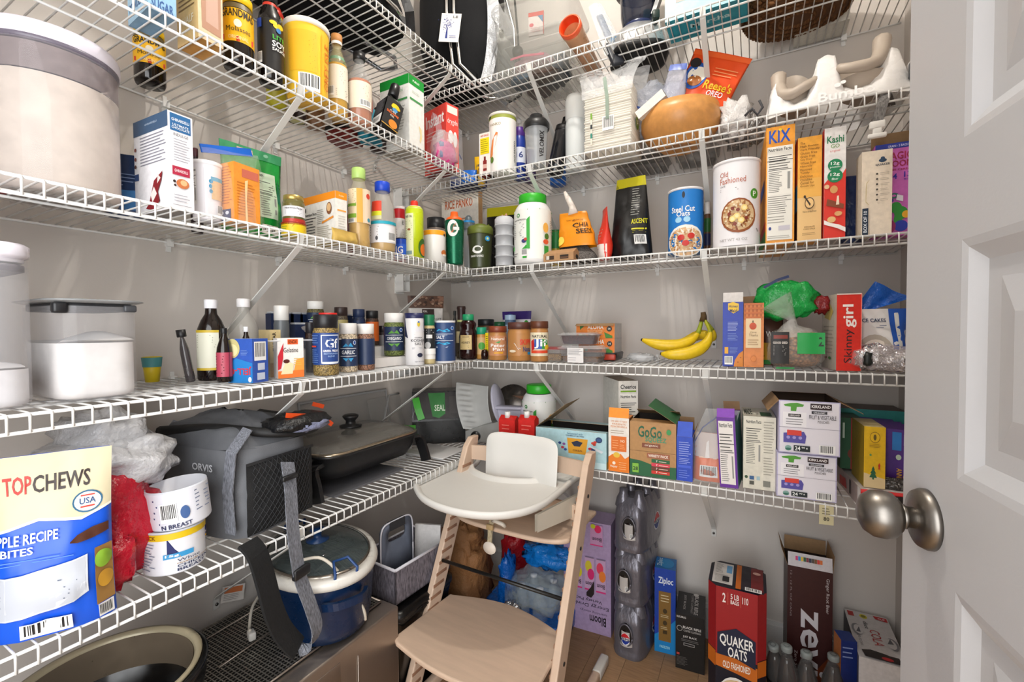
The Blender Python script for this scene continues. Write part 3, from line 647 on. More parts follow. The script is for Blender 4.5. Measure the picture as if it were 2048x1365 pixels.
# sesame oil bottle, leaning
B_ = sp('L', 2, .36, 765, .004); t = thing('sesame_oil_bottle', 'square black sesame oil bottle leaning against the green and white carton', 'bottle', B_)
BKL = mat('131214', .25)
mb = MB(); mb.rlathe([(.004, 0), (0, .004), (0, .105), (.008, .12), (.019, .132), (.019, .14)], .052, .052, .008, mat('0f0d0d', .15), 3); mb.build('body', t)
mb = MB(); mb.lathe([(.0115, .135), (.0145, .136), (.0135, .175), (.012, .178), (0, .178)], mat('1d1d1f', .3), 20); mb.build('cap', t)
mb = MB(); art(mb, plane_fn((-.026, -.0262, .012), (.052, 0, 0), (0, 0, .092)), [('R', 0, 0, 1, 1, '17161a'), ('E', .55, .84, .22, .07, 'f2c913'), ('E', .42, .78, .12, .05, 'f2c913'), ('E', .7, .8, .14, .05, 'e8b90f'), ('E', .55, .69, .16, .07, '4a93c4'), ('T', 'PURE', .3, .57, .65, .62, 'e8e4dc'), ('T', 'SESAME', .12, .48, .85, .56, 'e07028'), ('T', 'OIL', .35, .4, .6, .46, 'e8e4dc'), ('E', .62, .18, .26, .14, 'e08a2a'), ('R', 0, 0, 1, .03, 'c79a3a')]); mb.build('printed_panel', t, fix=False); mb = MB()
art(mb, plane_fn((-.0262, .026, .012), (0, -.052, 0), (0, 0, .092)), [('R', .06, .02, .94, .98, '232326'), ('L', .15, .45, .85, .95, 9, '8b8b90'), ('R', .1, .04, .9, .38, 'e8e8e6'), ('B', .16, .08, .84, .3)]); mb.build('printed_panel', t, fix=False)
d_ = aim(B_, 797, 156, .178); d_ = V((-.02, .34, .94)); lean(t, d_, 90-12); t.scale = (1.2, 1.2, 1.12)
GR = '159a3c'
carton('tall white pasta carton with a green top band and macaroni picture', 'box', 'L', 2, .375, (762, 819, 849), 146, 0, 'L', col='efeeea', cols={'b': 'b0a99e', 't': GR},
       fr=[('R', 0, .87, 1, 1, GR), ('T', 'PUBLIX', .25, .92, .7, .95, 'f2f2ee'), ('R', .05, .66, .9, .69, '4f9a5c'), ('P', [(.62, .36), (.8, .32), (.82, .2), (.72, .12), (.66, .16), (.72, .24), (.66, .3)], 'ecd9a8'), ('L', .2, .76, .8, .8, 2, 'b9c9ba')],
       sd=[('R', 0, .87, 1, 1, GR), ('R', .3, .66, .95, .69, '4f9a5c'), ('T', 'macaroni', .3, .78, .8, .83, '8fb694', 0, False), ('L', .35, .25, .9, .6, 9, 'b4b2ac')], name='pasta_carton')
# red tray and teal bag at the back
P = hitz(692, 262, 1.879)
t = thing('food_tray', 'clear tray of dark red food with a black rim, rear of the second left shelf', 'tray', (.20, -.86, 1.878), 14)
mb = MB(); mb.rlathe([(.012, 0), (.006, .003), (0, .03), (-.004, .032)], .10, .10, .015, mat('7e2a24', .3), 4); mb.build('tray', t)
mb = MB(); mb.rlathe([(-.005, .030), (-.008, .032), (-.008, .04), (0, .042)], .10, .10, .015, mat('1b1b1d', .3), 4); mb.build('rim', t)
vessel('round glass jar of golden food with a black lid on the red tray', 'jar', ('L', 2, .25), 662, 705, 205, JAR, mat('a06a1e', .2), JARC, '1a1a1c', name='glass_jar', capname='lid', P=(.21, -.875, 1.921), R=.036, H=.07)
pouch('teal snack bag with a grey label at the rear of the second left shelf', 'bag', (.285, -.83, 1.878), .085, .13, .05, 70, 'c', (('R', .15, .1, .8, .5, '8d8478'), ('L', .2, .14, .75, .46, 6, '5d564c')), bm=mat('1f7f93', .35), name='snack_bag', seed=3, rx=-12)
vessel('dark brown bottle standing behind the white pasta carton', 'bottle', ('L', 2, .2), 726, 745, 200, BOT, mat('3a1e16', .15), BOTC, '20201f', name='brown_bottle', P=(.25, -.76, 1.878), R=.028, H=.15)
# freezer bag with red box and pink bag
P = sp('L', 2, .29, 885)
t = carton('red carton of instant food inside a clear freezer bag beside the pasta carton', 'box', 'L', 2, .36, (850, 893, 918), 204, -14, 'L', col='d8453a', cols={'b': '8e2f2a', 'f': 'e2574c'},
       sd=[('T', 'Instant', .08, .72, .92, .92, 'f3ecea'), ('L', .1, .5, .9, .66, 3, 'e8b0a8')], fr=[('R', .1, .86, .9, .97, 'e9e3dc'), ('T', 'drygdn', .1, .68, .9, .78, 'f3ecea', 0, False), ('E', .35, .5, .2, .1, 'f4efec'), ('E', .7, .48, .16, .12, 'f4efec'), ('T', '16', .1, .25, .5, .45, 'f2dcd8', 0, False), ('R', .1, .05, .9, .12, 'f0c9c4')], name='red_carton')
c = t.location
tt = thing('freezer_bag', 'clear freezer bag with a blue zip around the red instant food carton', 'bag', (c.x+.01, c.y, 1.878), 88)
mb = MB()
for sg in (1, -1):
    mb.grid(lambda u, v, sg=sg: V(((u-.5)*(.21-.02*v)+.03, sg*(.06*sin(pi*min(1, .15+u*.85))*(1-v**3))+.004*noise.noise(V((u*7, v*9, sg))), v*.22)), 14, 14, film(.2, 'e4e6ee'))
mb.build('film', tt)
mb = MB(); mb.strap([(-.075, -.028, .088), (0, -.06, .096), (.06, -.045, .07)], .006, .002, (0, 0, 1), mat('2a3f8e', .4)); mb.build('zip', tt)
tt = thing('candy_bag', 'small clear bag of bright pink sweets in front of the red carton', 'bag', (c.x+.055, c.y-.05, 1.878), 70)
mb = MB(); blob(mb, (0, 0, .05), (.048, .026, .048), mat('cf2f86', .35, k='crinkle'), 20, 12, .2, 4, 5); mb.build('sweets', tt)
mb = MB(); blob(mb, (0, 0, .07), (.056, .034, .07), film(.3), 20, 12, .14, 3, 2); mb.build('film', tt)
mb = MB(); mb.box(-.035, -.02, .03, -.018, -.012, .09, mat('2f4a8c', .4)); mb.build('blue_packet', tt)

# ================================================================== second shelf, back wall
carton('dark blue and purple snack carton in the corner of the second back shelf', 'box', 'B', 2, .30, (898, 950, 962), 352, 0, 'R', h=.05, w=.13, d=.10, col='27407f', cols={'b': '1f2a5c', 't': 'b08a5a'}, name='snack_carton', fr=[('L', .1, .2, .8, .8, 4, '5a78b8')])
pouch('yellow corn snack bag between the blue carton and hot sauce box', 'bag', sp('B', 2, .26, 960), .05, .13, .035, 14, 'e3b715', [('T', 'JES', .2, .62, .8, .72, '1f2a4a'), ('T', 'LES', .25, .5, .8, .58, '8a5a10'), ('T', 'COR', .25, .38, .8, .46, '8a5a10')], name='corn_snack_bag', seed=2)
pouch('bright blue bag tip beside the yellow corn snack bag', 'bag', sp('B', 2, .32, 938), .07, .055, .03, 25, '1d76d2', name='blue_bag', seed=4)
carton('white and yellow hot sauce carton with a bottle picture', 'box', 'B', 2, .37, (959, 981, 981), 263, 0, 'R', d=.045, col='eeeae2', cols={'b': '8a2420'},
       fr=[('R', .1, .5, .9, .88, 'e8d40c'), ('L', .16, .53, .84, .86, 7, '8a8010'), ('T', 'HOT SAUCE', .15, .91, .85, .96, 'c24a20'), ('R', .42, .34, .6, .44, '7c2a24'), ('R', .35, .1, .68, .35, '8c2c26'), ('R', .35, .16, .68, .26, 'd8b4a8')], name='hot_sauce_carton')
vessel('white canister of bread crumbs with an olive lid ring and carrot picture', 'canister', ('B', 2, .325), 979, 1033, 235, [(0, 0), (.98, 0), (1, .01), (1, .97)], 'efede8', CANC, 'dcdad2',
    [(.9, .98, '9aa34a', [('E', .1, .5, .05, .3, '2c3a20')]), (0, .9, 'f0eeea', [('T', 'PANKO', .08, .86, .45, .91, '9a8a5a', 0, False), ('P', [(.05, .3), (.12, .25), (.3, .55), (.36, .72), (.3, .74), (.16, .6), (.08, .42)], 'd98a4e'), ('E', .14, .24, .07, .06, '6a8a3a'), ('T', 'OLD PANKO', .86, .2, .93, .6, '56564f', 90)], (-70, 70))], name='panko_canister', capname='lid')
vessel('blue tub with purple lid behind the shaker bottle', 'tub', ('B', 2, .25), 1026, 1052, 258, JAR, '1d3f9a', JARC, '5a2f8e', name='blue_tub', capname='lid', bands=[(.3, .6, 'd8dce8', [('T', '16', .3, .3, .7, .7, '223a80')])])
vessel('purple and white packet behind the foot of the clear shaker', 'packet', ('B', 2, .2), 1048, 1072, 300, CAN, '4a2f6e', CANC, 'e0dcd2', name='purple_packet')
vessel('clear shaker bottle with a black lid and vertical lettering', 'shaker', ('B', 2, .345), 1048, 1098, 232, [(0, 0), (.72, 0), (.76, .02), (.92, .70), (.98, .74)], clear('cfd4d8', .45), [(1.02, .72), (1.05, .74), (1.05, .83), (.85, .9), (.55, .91), (.5, 1), (0, 1)], '1d1e20',
    [(.08, .66, None, [('T', 'VELOMIX', .62, .1, .82, .95, '1c1c20', 90)], (-65, 65), .8, .92)], name='shaker_bottle', capname='lid', fill=(.08, clear('b9bec2', .5)))
t = vessel('glossy black sports bottle with a spout, leaning right', 'bottle', ('B', 2, .22), 1092, 1125, 235, [(0, 0), (.9, 0), (1, .03), (1, .72), (.95, .76)], mat('26272b', .12), [(1.0, .75), (1.04, .76), (1.0, .84), (.5, .88), (.42, .9), (.4, 1), (0, 1)], '141416', name='sports_bottle'); t.rotation_euler.rotate_axis('Y', rad(12)); t.rotation_euler.rotate_axis('Z', 0)
vessel('small blue can behind the black sports bottle', 'can', ('B', 2, .1), 1100, 1132, 318, CAN, '2a6fc4', CANC, 'c9ccd0', name='blue_can', bands=[(.1, .9, '2f7ad2', [('E', .3, .5, .2, .3, 'd8c24a'), ('E', .3, .5, .12, .18, 'c83a2a')])])
vessel('milky white squeeze bottle with a frosted cap', 'bottle', ('B', 2, .22), 1131, 1172, 194, [(0, 0), (.92, 0), (1, .03), (1, .62), (.93, .67), (.9, .69)], mat('dfe3e3', .4, 0, .92), [(.93, .68), (1, .70), (1, .93), (.85, 1), (0, 1)], mat('e6e8e6', .35), name='squeeze_bottle', fill=None)
# paper napkins in a torn film
P = sp('B', 2, .385, 1168); w_ = (solve((P.x, P.y, P.z), (1, 0, 0), 1262)-P).x
t = thing('napkin_pack', 'pack of white paper napkins with its clear wrap torn open, beside the wooden bowl', 'napkins', (P.x+w_/2, P.y+.085, P.z), 0)
NP = mat('ece7dc', .85, k='paint'); random.seed(3); n_ = 26; hh = top_z(P, 183)-P.z
for i in range(n_):
    mb = MB(); z = hh*i/n_; o1, o2 = random.uniform(-.002, .002), random.uniform(-.002, .002); dz = hh/n_
    mb.rbox(-w_/2+o1, -.085+o2, z, w_/2+o1, .085+o2, z+dz*.9, dz*.35, NP, 1); mb.build('napkin', t)
mb = MB(); FL = film(.38, 'e6e8ea')
for sg in (1, -1): mb.grid(lambda u, v, sg=sg: V(((u-.5)*(w_+.012+.07*v*v), sg*(.089-.06*v*v)+.02*noise.noise(V((u*4, v*4, sg*3)))*v, hh*.85+v*.12+.012*sin(u*9)*v)), 18, 10, FL)
mb.grid(lambda u, v: V((-w_/2-.004-.012*v-.03*v*v, (u-.5)*(.178-.1*v*v), hh*.8+v*.10)), 10, 8, FL)
mb.grid(lambda u, v: V(((u-.5)*(w_+.006), -.088-.002*sin(u*7+v*9), v*hh*.95+.002)), 14, 10, film(.1))
mb.build('film', t)
mb = MB(); art(mb, plane_fn((-w_/2, -.0925, 0), (w_, 0, 0), (0, 0, hh)), [('R', .16, .1, .2, .62, 'd8d8cc'), ('R', .16, .5, .2, .6, '7aa63a'), ('R', .16, .35, .2, .42, '26303a'), ('R', .16, .2, .2, .28, '2f8a7a'), ('B', .42, .28, .66, .5)]); mb.build('printed_panel', t, fix=False); mb = MB()
art(mb, plane_fn((w_/2+.003, -.088, 0), (0, .176, 0), (0, 0, hh)), [('E', .45, .45, .12, .1, '6a9a2e'), ('T', 'P', .4, .4, .52, .5, 'eef2e6')]); mb.build('printed_panel', t, fix=False); mb = MB()
mb.strap([(.005, -.096, hh*.45), (.003, -.094, hh*.8), (-.01, -.08, hh*1.15)], .012, .0006, (1, 0, 0), mat('9aaea0', .5, 0, .6)); mb.build('printed_stripe', t, fix=False)
# wooden bowl
P = hitz(1368, 300, ZS[2]+.003); P = V((P.x-.012, -.25, ZS[2]+.003)); Rb = (1450-1289)*zc(P)/F/sqrt(1+.387**2)/2
t = thing('wooden_bowl', 'large turned wooden bowl of orange brown wood holding sweets packets', 'bowl', P)
WB = mat('d49c5c', .38, k='woodx', s=.5); hb = .13
mb = MB(); mb.lathe([(0, .006), (.045, .006), (.05, 0), (.062, 0), (.07, .008), (Rb*.86, .04), (Rb*.99, .075), (Rb*.995, .1), (Rb*.95, hb), (Rb*.9, hb), (Rb*.9, .1), (Rb*.8, .05), (.04, .018), (0, .016)], WB, 48); mb.build('shell', t)
bw = P
def inb(dx, dy, dz): return (bw.x+dx, bw.y+dy, bw.z+dz)
t = pouch('orange peanut butter cup sweets bag standing tilted in the wooden bowl', 'bag', inb(.03, -.0, .085), .195, .25, .03, 6, 'e8581c', [
    ('R', 0, .92, 1, .985, 'f06c2a'), ('E', .22, .62, .21, .2, '1d5fb4'), ('E', .24, .64, .17, .12, 'f3ede0'), ('E', .24, .55, .13, .08, 'b06a1e'), ('E', .12, .8, .1, .07, '2a2020'),
    ('T', "Reese's", .44, .47, .95, .6, 'f6cf2e'), ('T', 'OREO', .55, .38, .85, .46, 'f4f4f6'), ('L', .5, .66, .95, .8, 3, 'f5a06a'), ('R', .2, .12, .65, .22, 'eee8e0'), ('L', .22, .13, .62, .21, 3, '7d766e'), ('R', .75, .2, .88, .3, '7a2a14')], name='sweets_bag', crk=.003, seed=5)
lean(t, V((.42, .12, .9)), 4)
t = pouch('clear zip bag with blue stripes standing beside the orange sweets bag', 'bag', inb(-.035, -.04, .08), .10, .20, .04, 0, 'c', bm=film(.35, 'd9dcec'), seal=.1, sealc='6a80c8', name='zip_bag', seed=8, topw=.55); lean(t, V((.18, .0, 1)), 0)
q = thing('white_powder_packet', 'white packet seen inside the clear zip bag in the bowl', 'packet', inb(-.03, -.03, .085)); mb = MB(); blob(mb, (0, 0, .04), (.03, .012, .038), mat('ece9ea', .6, k='crinkle'), 16, 10, .15, 3, 4); mb.build('packet', q)
q = carton('small white carton with a barcode leaning on the bowl rim', 'box', 'B', 2, .3, (0, 0, 0), 0, 0, 'R', w=.105, d=.03, h=.028, P=inb(-.06, -.125, .115), col='e9e7e2', name='white_carton', fr=[], sd=[('B', .15, .1, .85, .9)]); q.rotation_euler = (rad(8), rad(-28), rad(-10)); q.location = inb(-.072, -.10, .118)
q = carton('orange packet corner between the napkins and the bowl', 'packet', 'B', 2, .3, (0, 0, 0), 0, 0, 'R', w=.03, d=.012, h=.06, P=inb(-.145, -.07, .06), col='e06a22', name='orange_packet', fr=[('B', .1, .1, .9, .5)]); q.rotation_euler = (0, rad(-35), rad(10))
t = thing('freezer_bag', 'heap of crinkled clear freezer bags between the napkins and wooden bowl', 'bag', inb(-.12, .03, .10))
mb = MB(); blob(mb, (-.02, 0, .07), (.15, .07, .085), film(.5, 'd0d4de'), 30, 16, .3, 3, 7); blob(mb, (.06, -.02, .09), (.06, .05, .05), film(.35, 'c8cede'), 20, 12, .3, 3, 9); mb.build('film', t)
mb = MB(); mb.strap([(-.10, -.05, .08), (-.03, -.07, .07), (.02, -.08, .04)], .007, .0016, (0, 0, 1), mat('46609e', .4)); mb.strap([(-.02, -.05, .10), (.03, -.06, .06)], .006, .0016, (0, 0, 1), mat('4a3f8a', .4)); mb.build('zip', t)
q = thing('purple_packet', 'purple and blue packet inside the heap of clear freezer bags', 'packet', inb(-.07, .0, .13)); mb = MB(); blob(mb, (0, 0, 0), (.035, .02, .03), mat('6f6aa6', .5, k='crinkle'), 16, 10, .2, 3, 4); blob(mb, (.045, -.01, .02), (.02, .015, .02), mat('a070b0', .5, k='crinkle'), 12, 8, .2, 3, 4); mb.build('packet', q)
# clear lidded trays at the back under the napkins
for i, (x, y, w_, d_, lb) in enumerate(((1.02, -.10, .20, .16, 'clear plastic food tray on the second back shelf behind the napkins'), (1.22, -.075, .15, .12, 'clear plastic food tray on the second back shelf behind the wooden bowl'))):
    t = thing('food_tray', lb, 'tray', (x, y, ZS[2]+.003), 2+4*i)
    mb = MB(); mb.rlathe([(.014, 0), (.01, .003), (.004, .03), (-.003, .031), (-.003, .035)], w_, d_, .02, clear('55524e' if i == 0 else '8a8884', .6), 4, close=False); mb.add([(-w_/2+.02, -d_/2+.02, .002), (w_/2-.02, -d_/2+.02, .002), (w_/2-.02, d_/2-.02, .002), (-w_/2+.02, d_/2-.02, .002)], [(0, 1, 2, 3)], clear('4a4744', .6)); mb.build('tray', t)
    mb = MB(); mb.rlathe([(-.004, .034), (-.005, .036), (.004, .05), (.02, .052)], w_, d_, .02, clear('c8c8c6', .35), 4); mb.build('lid', t)
# silver pouches behind the bowl
t = thing('foil_bag', 'crumpled silver and white bag between the wooden bowl and the baby seat', 'bag', (1.375, -.20, ZS[2]+.003))
mb = MB(); blob(mb, (0, .02, .05), (.055, .07, .05), mat('a9a5a2', .25, .6, k='foil'), 26, 16, .35, 3, 11, flat=.048); blob(mb, (-.02, -.04, .07), (.045, .05, .055), mat('d9d6d4', .35, 0, k='crinkle'), 22, 14, .3, 3, 2); mb.build('bag', t)
mb = MB(); mb.tube([(.01, -.1, .05), (.03, -.11, .065), (.045, -.1, .045), (.06, -.09, .07), (.05, -.1, .09)], .004, mat('4c4c50', .6), 6); mb.build('tie', t)
# baby seat for two (white shell with two grey seats)
def seat_unit():
    A = sp('B', 2, .40, 1532); Bp = sp('B', 2, .40, 1836); W = Bp.x-A.x; c = V(((A.x+Bp.x)/2, -.235, ZS[2]+.003))
    t = thing('baby_booster', 'white double baby floor seat with two grey padded seats on the second back shelf', 'baby seat', c, 0)
    SH = mat('eceae8', .28); PD = mat('b9ada0', .5); HW = W/2; hz = .235*W/.36
    KX = ((-1, .05), (-.97, .10), (-.9, .122), (-.82, .112), (-.72, .06), (-.6, .036), (-.42, .045), (-.33, .10), (-.25, .145), (-.12, .152), (-.0, .145), (.06, .10), (.12, .05), (.3, .038), (.48, .045), (.58, .07), (.68, .115), (.80, .138), (.90, .134), (.96, .11), (1, .05))
    def top(x):
        for i in range(len(KX)-1):
            if x <= KX[i+1][0]:
                k = (x-KX[i][0])/(KX[i+1][0]-KX[i][0]); k = k*k*(3-2*k); return KX[i][1]*(1-k)+KX[i+1][1]*k
        return .03
    def shell(u, v):
        x = -1+2*u; z = top(x); y0, y1 = -.155*(1-.22*abs(x)**3), .0
        if v < .5: q = v*2; return V((x*HW*(1-.06*q*q), y0+.035*q**2, z*q))
        q = (v-.5)*2; return V((x*HW*(.94), y0+.035+.05*q+.0*q, z*(1-.04*q*q)-(.012*q*q)))
    mb = MB(); mb.grid(shell, 72, 20, SH)
    def back(u, v):
        a = pi*u; x = -cos(a); h_ = .085+.03*sin(a); return V((x*HW*.97, -.13+.24*sin(a)**.6*(1), h_*v*(1-.02*v)))
    mb.grid(back, 40, 10, SH); mb.build('shell', t)
    for nm, cx, rx_, sg in (('left', -.56, .34, -1), ('right', .42, .42, 1)):
        mb = MB()
        def bowl(u, v, cx=cx, rx_=rx_):
            a = 2*pi*u; r_ = (.3+.7*v); return V((cx*HW+cos(a)*rx_*HW*r_, -.055+sin(a)*.085*r_, hz*(.10+.24*v**2.2+.50*v*max(0, sin(a)))))
        mb.grid(bowl, 28, 8, PD, wrap=True); mb.add([bowl(i/28, 0) for i in range(28)], [tuple(range(28))], PD); mb.build('seat', t)
        mb = MB(); e = sg*1.0
        pts = [(-.27, -.13, .082), (-.42, -.145, .066), (-.60, -.135, .056), (-.74, -.115, .068), (-.80, -.085, .105), (-.80, -.07, .145)] if sg < 0 else [(.04, -.13, .10), (.2, -.145, .088), (.42, -.145, .086), (.54, -.125, .098), (.62, -.10, .13), (.66, -.08, .175)]
        pts = [(x*HW, y, z) for x, y, z in pts]
        pp = []
        for i in range(len(pts)-1):
            for j in range(4): k = j/4; pp.append(V(pts[i]).lerp(V(pts[i+1]), k))
        pp.append(V(pts[-1])); mb.tube(pp, [.013+.010*(i/len(pp))**1.5 for i in range(len(pp))], PD, 10); mb.build('armrest', t)
    mb = MB(); art(mb, plane_fn((-.25*HW, -.1565, hz*.02), (.75*HW, 0, 0), (0, .004, .05)), [('T', 'Bumbo', 0, 0, 1, .55, 'f6f5f4'), ('E', .35, .8, .06, .12, 'f8f7f6'), ('E', .45, .9, .05, .1, 'f8f7f6')], .002); mb.build('raised_lettering', t, fix=False)
    mb = MB(); x = HW*.62
    mb.strap([(x+.03, -.06, -.004), (x, -.165, -.01), (x-.012, -.18, -.05), (x-.02, -.18, -.085)], .024, .002, (1, 0, 0), mat('6f6c6a', .6, k='weave')); mb.build('strap', t)
    mb = MB(); mb.rbox(x-.037, -.187, -.104, x-.003, -.175, -.084, .003, mat('dcdad6', .4)); mb.rbox(x-.030, -.186, -.120, x-.010, -.176, -.100, .003, mat('dcdad6', .4)); mb.rbox(x-.04, -.187, -.128, x-.0, -.175, -.116, .003, mat('dcdad6', .4)); mb.build('buckle', t)
    mb = MB(); mb.rbox(HW*.94, -.17, .03, HW*1.0, -.12, .075, .005, mat('3a4148', .4)); mb.build('side_clip', t)
seat_unit()

# ================================================================== third shelf, left wall
P, R_, H_ = pos((3, 0), 100, 240, 30) if False else (sp('L', 3, .235, 112), 0, 0)
R_ = (258-112)*zc(P)/F/sqrt(1+1.02**2)*.985; H_ = top_z(P, 96)-P.z
t = thing('flour_tub', 'huge round clear tub of flour with a white lid at the left of its shelf', 'tub', P, facing(P))
mb = MB(); mb.lathe([(R_*.9, 0), (R_*.97, .004), (R_, .02), (R_, H_*.9)], clear('d8d4da', .16), 56, close=False); mb.add([(R_*.9*cos(2*pi*i/32), R_*.9*sin(2*pi*i/32), .001) for i in range(32)], [tuple(range(32))], clear('cfcbc8', .5)); mb.build('body', t)
mb = MB(); fp = [(0, .004), (R_*.93, .004), (R_*.985, .02), (R_*.985, H_*.70)]
mb.lathe(fp, mat('d3c8bd', .9, k='powder', s=.5), 48, close=False); mb.grid(lambda u, v: V((R_*.985*v*cos(2*pi*u), R_*.985*v*sin(2*pi*u), H_*.70+.012*noise.noise(V((v*3*cos(2*pi*u), v*3*sin(2*pi*u), 4)))*(1 if v < .99 else 0))), 48, 8, mat('d3c8bd', .9, k='powder', s=.5), wrap=True); mb.build('flour', t)
mb = MB(); mb.lathe([(R_*.97, H_*.71), (R_*.985, H_*.72), (R_*.985, H_*.87)], mat('a99a98', .8, 0, .55, 'powder'), 48, close=False); mb.build('flour_film', t)
mb = MB(); mb.lathe([(R_*.98, H_*.88), (R_*1.01, H_*.885), (R_*1.01, H_*.91), (R_*.98, H_*.915)], mat('77717e', .3), 56); mb.build('gasket', t)
mb = MB(); mb.lathe([(R_*1.0, H_*.905), (R_*1.03, H_*.915), (R_*1.03, H_*.975), (R_*1.0, H_), (0, H_)], mat('e6e2ec', .35), 56); mb.build('lid', t)
pouch('dark red bag at the far left edge behind the flour tub', 'bag', (.20, -1.70, ZS[3]+.003), .12, .17, .08, 90, 'a8323a', name='red_bag', seed=9)
pouch('dark blue chocolate chip bag between the flour tub and white carton', 'bag', sp('L', 3, .20, 268), .10, .14, .05, 60, '1f3c66', [('R', .3, .1, 1, .4, '3a7ab0'), ('L', .3, .45, .9, .7, 4, '7f93b8')], name='chocolate_chip_bag', seed=4)
carton('tall white brownie mix carton with blue band and cherry picture', 'box', 'L', 3, .365, (272, 340, 389), 219, 2, 'L', col='eeedf0', cols={'b': '9a9590'},
       fr=[('R', .08, .81, .92, .985, '2a6da0'), ('T', 'GHIRARDELLI', .14, .91, .86, .94, 'e8eef4'), ('T', 'ULTIMATE', .18, .86, .82, .885, 'dfe8f0'), ('T', 'CHOCOLATE', .14, .83, .86, .855, 'e8eef4'), ('T', 'INDULGE', .2, .76, .8, .79, '4c4c58', 0, False), ('L', .2, .5, .85, .74, 9, 'a9a9b2'), ('R', .12, .36, .82, .45, 'b32a4c'), ('T', 'GHIRARDELLI', .2, .39, .74, .42, 'f0d8dc'), ('E', .52, .28, .26, .05, 'c87a4a'), ('E', .56, .29, .14, .03, 'e8b88a'), ('E', .18, .29, .06, .015, '3a2420'), ('E', .2, .25, .05, .012, '3a2420'), ('R', .1, .05, .85, .055, '9a9aa2'), ('L', .15, .08, .8, .17, 3, 'a9a9b2')],
       sd=[('R', 0, .84, 1, 1, '46617f'), ('T', 'GHIRARDELLI', .35, .92, .7, .94, 'aebccd'), ('L', .2, .5, .95, .82, 10, '8a8a98'), ('R', .02, .37, .14, .44, '3d5686'), ('E', .06, .7, .03, .02, '8a4a40'), ('E', .06, .6, .03, .02, '8a4a40'), ('E', .06, .52, .03, .02, '6a4a40'), ('P', [(.35, .05), (.45, .1), (.6, .32), (.85, .4), (.8, .3), (.7, .2), (.75, .1), (.55, .02)], '8c1f2a'), ('P', [(.55, .1), (.68, .18), (.6, .26), (.5, .18)], 'f0e4e0'), ('P', [(.7, .28), (.8, .33), (.72, .38)], 'eed8d4')], name='brownie_carton')
vessel('dark bottle with a maroon cap behind the white tub', 'bottle', ('L', 3, .16), 382, 408, 297, BOT, '3a2a30', BOTC, '5a2530', name='dark_bottle')
vessel('white oatmeal tub with a nutrition panel and picture of a bowl', 'tub', ('L', 3, .315), 383, 447, 328, [(0, 0), (.88, 0), (.9, .02), (1, .95)], 'e9e9ee', [(1, .93), (1.04, .94), (1.04, 1), (.96, 1), (0, .99)], 'ececef',
    [(.05, .9, None, [('N', .0, .22, .26, .95, 'ececea', 8), ('R', .62, .72, .99, .80, '5aa6c4'), ('R', .64, .35, .98, .72, 'd8b888'), ('L', .68, .42, .95, .7, 5, 'b8945c'), ('E', .62, .7, .05, .04, '3f8fb0'), ('E', .61, .6, .04, .04, '3f8fb0'), ('E', .62, .5, .04, .04, '3f8fb0'), ('B', .78, .05, .97, .25), ('R', .45, .0, .455, .95, 'cfcfd6')], (-75, 70), .895, .99)], name='oatmeal_tub', capname='lid')
P = sp('L', 3, .35, 480)
carton('orange cornbread mix carton inside a zip bag', 'box', 'L', 3, .37, (443, 470, 521), 322, 6, 'L', d=.06, col='e89a3c', cols={'b': 'd8b080'},
       fr=[('R', .3, .78, .95, .92, 'c8705c'), ('L', .1, .12, .85, .7, 12, 'c87a2a'), ('P', [(.4, 0), (.5, 0), (.46, .4), (.52, .75), (.4, .72)], 'eccf9c')], sd=[('L', .1, .3, .9, .95, 14, 'b86a28'), ('R', .1, .02, .8, .22, '22386c'), ('E', .3, .16, .1, .03, 'dfe4ee'), ('E', .6, .16, .1, .03, 'dfe4ee'), ('E', .3, .07, .1, .03, 'dfe4ee')], name='cornbread_carton')
t = thing('zip_bag', 'clear zip bag with a bright blue zip around the orange carton', 'bag', (P.x-.03, P.y, ZS[3]+.003), 92)
mb = MB(); 
for sg in (1, -1): mb.grid(lambda u, v, sg=sg: V(((u-.5)*(.135), sg*.05*sin(pi*min(.99, .05+u*.9))**.5*(1-v**4)-.0, v*.178+.02*(u-.5)*v)), 14, 14, film(.14, 'e8e0da'))
mb.build('film', t); mb = MB(); mb.strap([(-.068, 0, .160), (0, -.003, .176), (.05, 0, .19)], .018, .004, (0, 0, 1), mat('1c6fd0', .35)); mb.build('zip', t)
pouch('green stand-up pouch with white nutrition panel behind the zip bag', 'bag', sp('L', 3, .26, 507), .155, .225, .06, 84, '0f8a3a', [('R', -.0, .89, 1, 1, '3f9a68'), ('N', .52, .2, .86, .74, 'c9dcc4', 9), ('R', .25, .92, .5, .97, 'd8b8a8'), ('E', .72, .95, .04, .02, '8fc4a4'), ('B', .55, .02, .85, .12), ('P', [(.9, 0), (.97, 0), (.94, .4), (.9, .7), (.86, .5)], '0a7a5a')], bm=mat('149a40', .28), name='green_pouch', seed=6, sealc='2f8a58', seal=.1, crk=.003)
vessel('glass jar with a gold lid and white label beside the orange banded carton', 'jar', ('L', 3, .33), 566, 611, 402, JAR, clear('8a8450', .6), JARC, mat('c0ab6a', .3, .7),
    [(.2, .58, 'e4e4e8', [('T', 'Nutrition Facts', .1, .7, .8, .85, '222226'), ('L', .1, .2, .85, .65, 4, '6a6a70')], (-60, 70)), (.0, .12, 'b8382c')], (.7, mat('6a6034', .4)), name='gold_lid_jar', capname='lid', lift=.035, H=.072)
vessel('small yellow and red can under the gold lidded jar', 'can', ('L', 3, .33), 563, 613, 440, CAN, 'd8c01c', CANC, 'a02c24', [(.05, .9, 'e4c81e', [('P', [(.3, .1), (.7, .0), (.9, .5), (.5, .9)], 'e07a1e'), ('L', .1, .2, .3, .8, 3, '7ab03a')], (-75, 75)), (.8, .95, 'b0301f')], name='small_can', H=.034)
OR_ = 'f0981c'
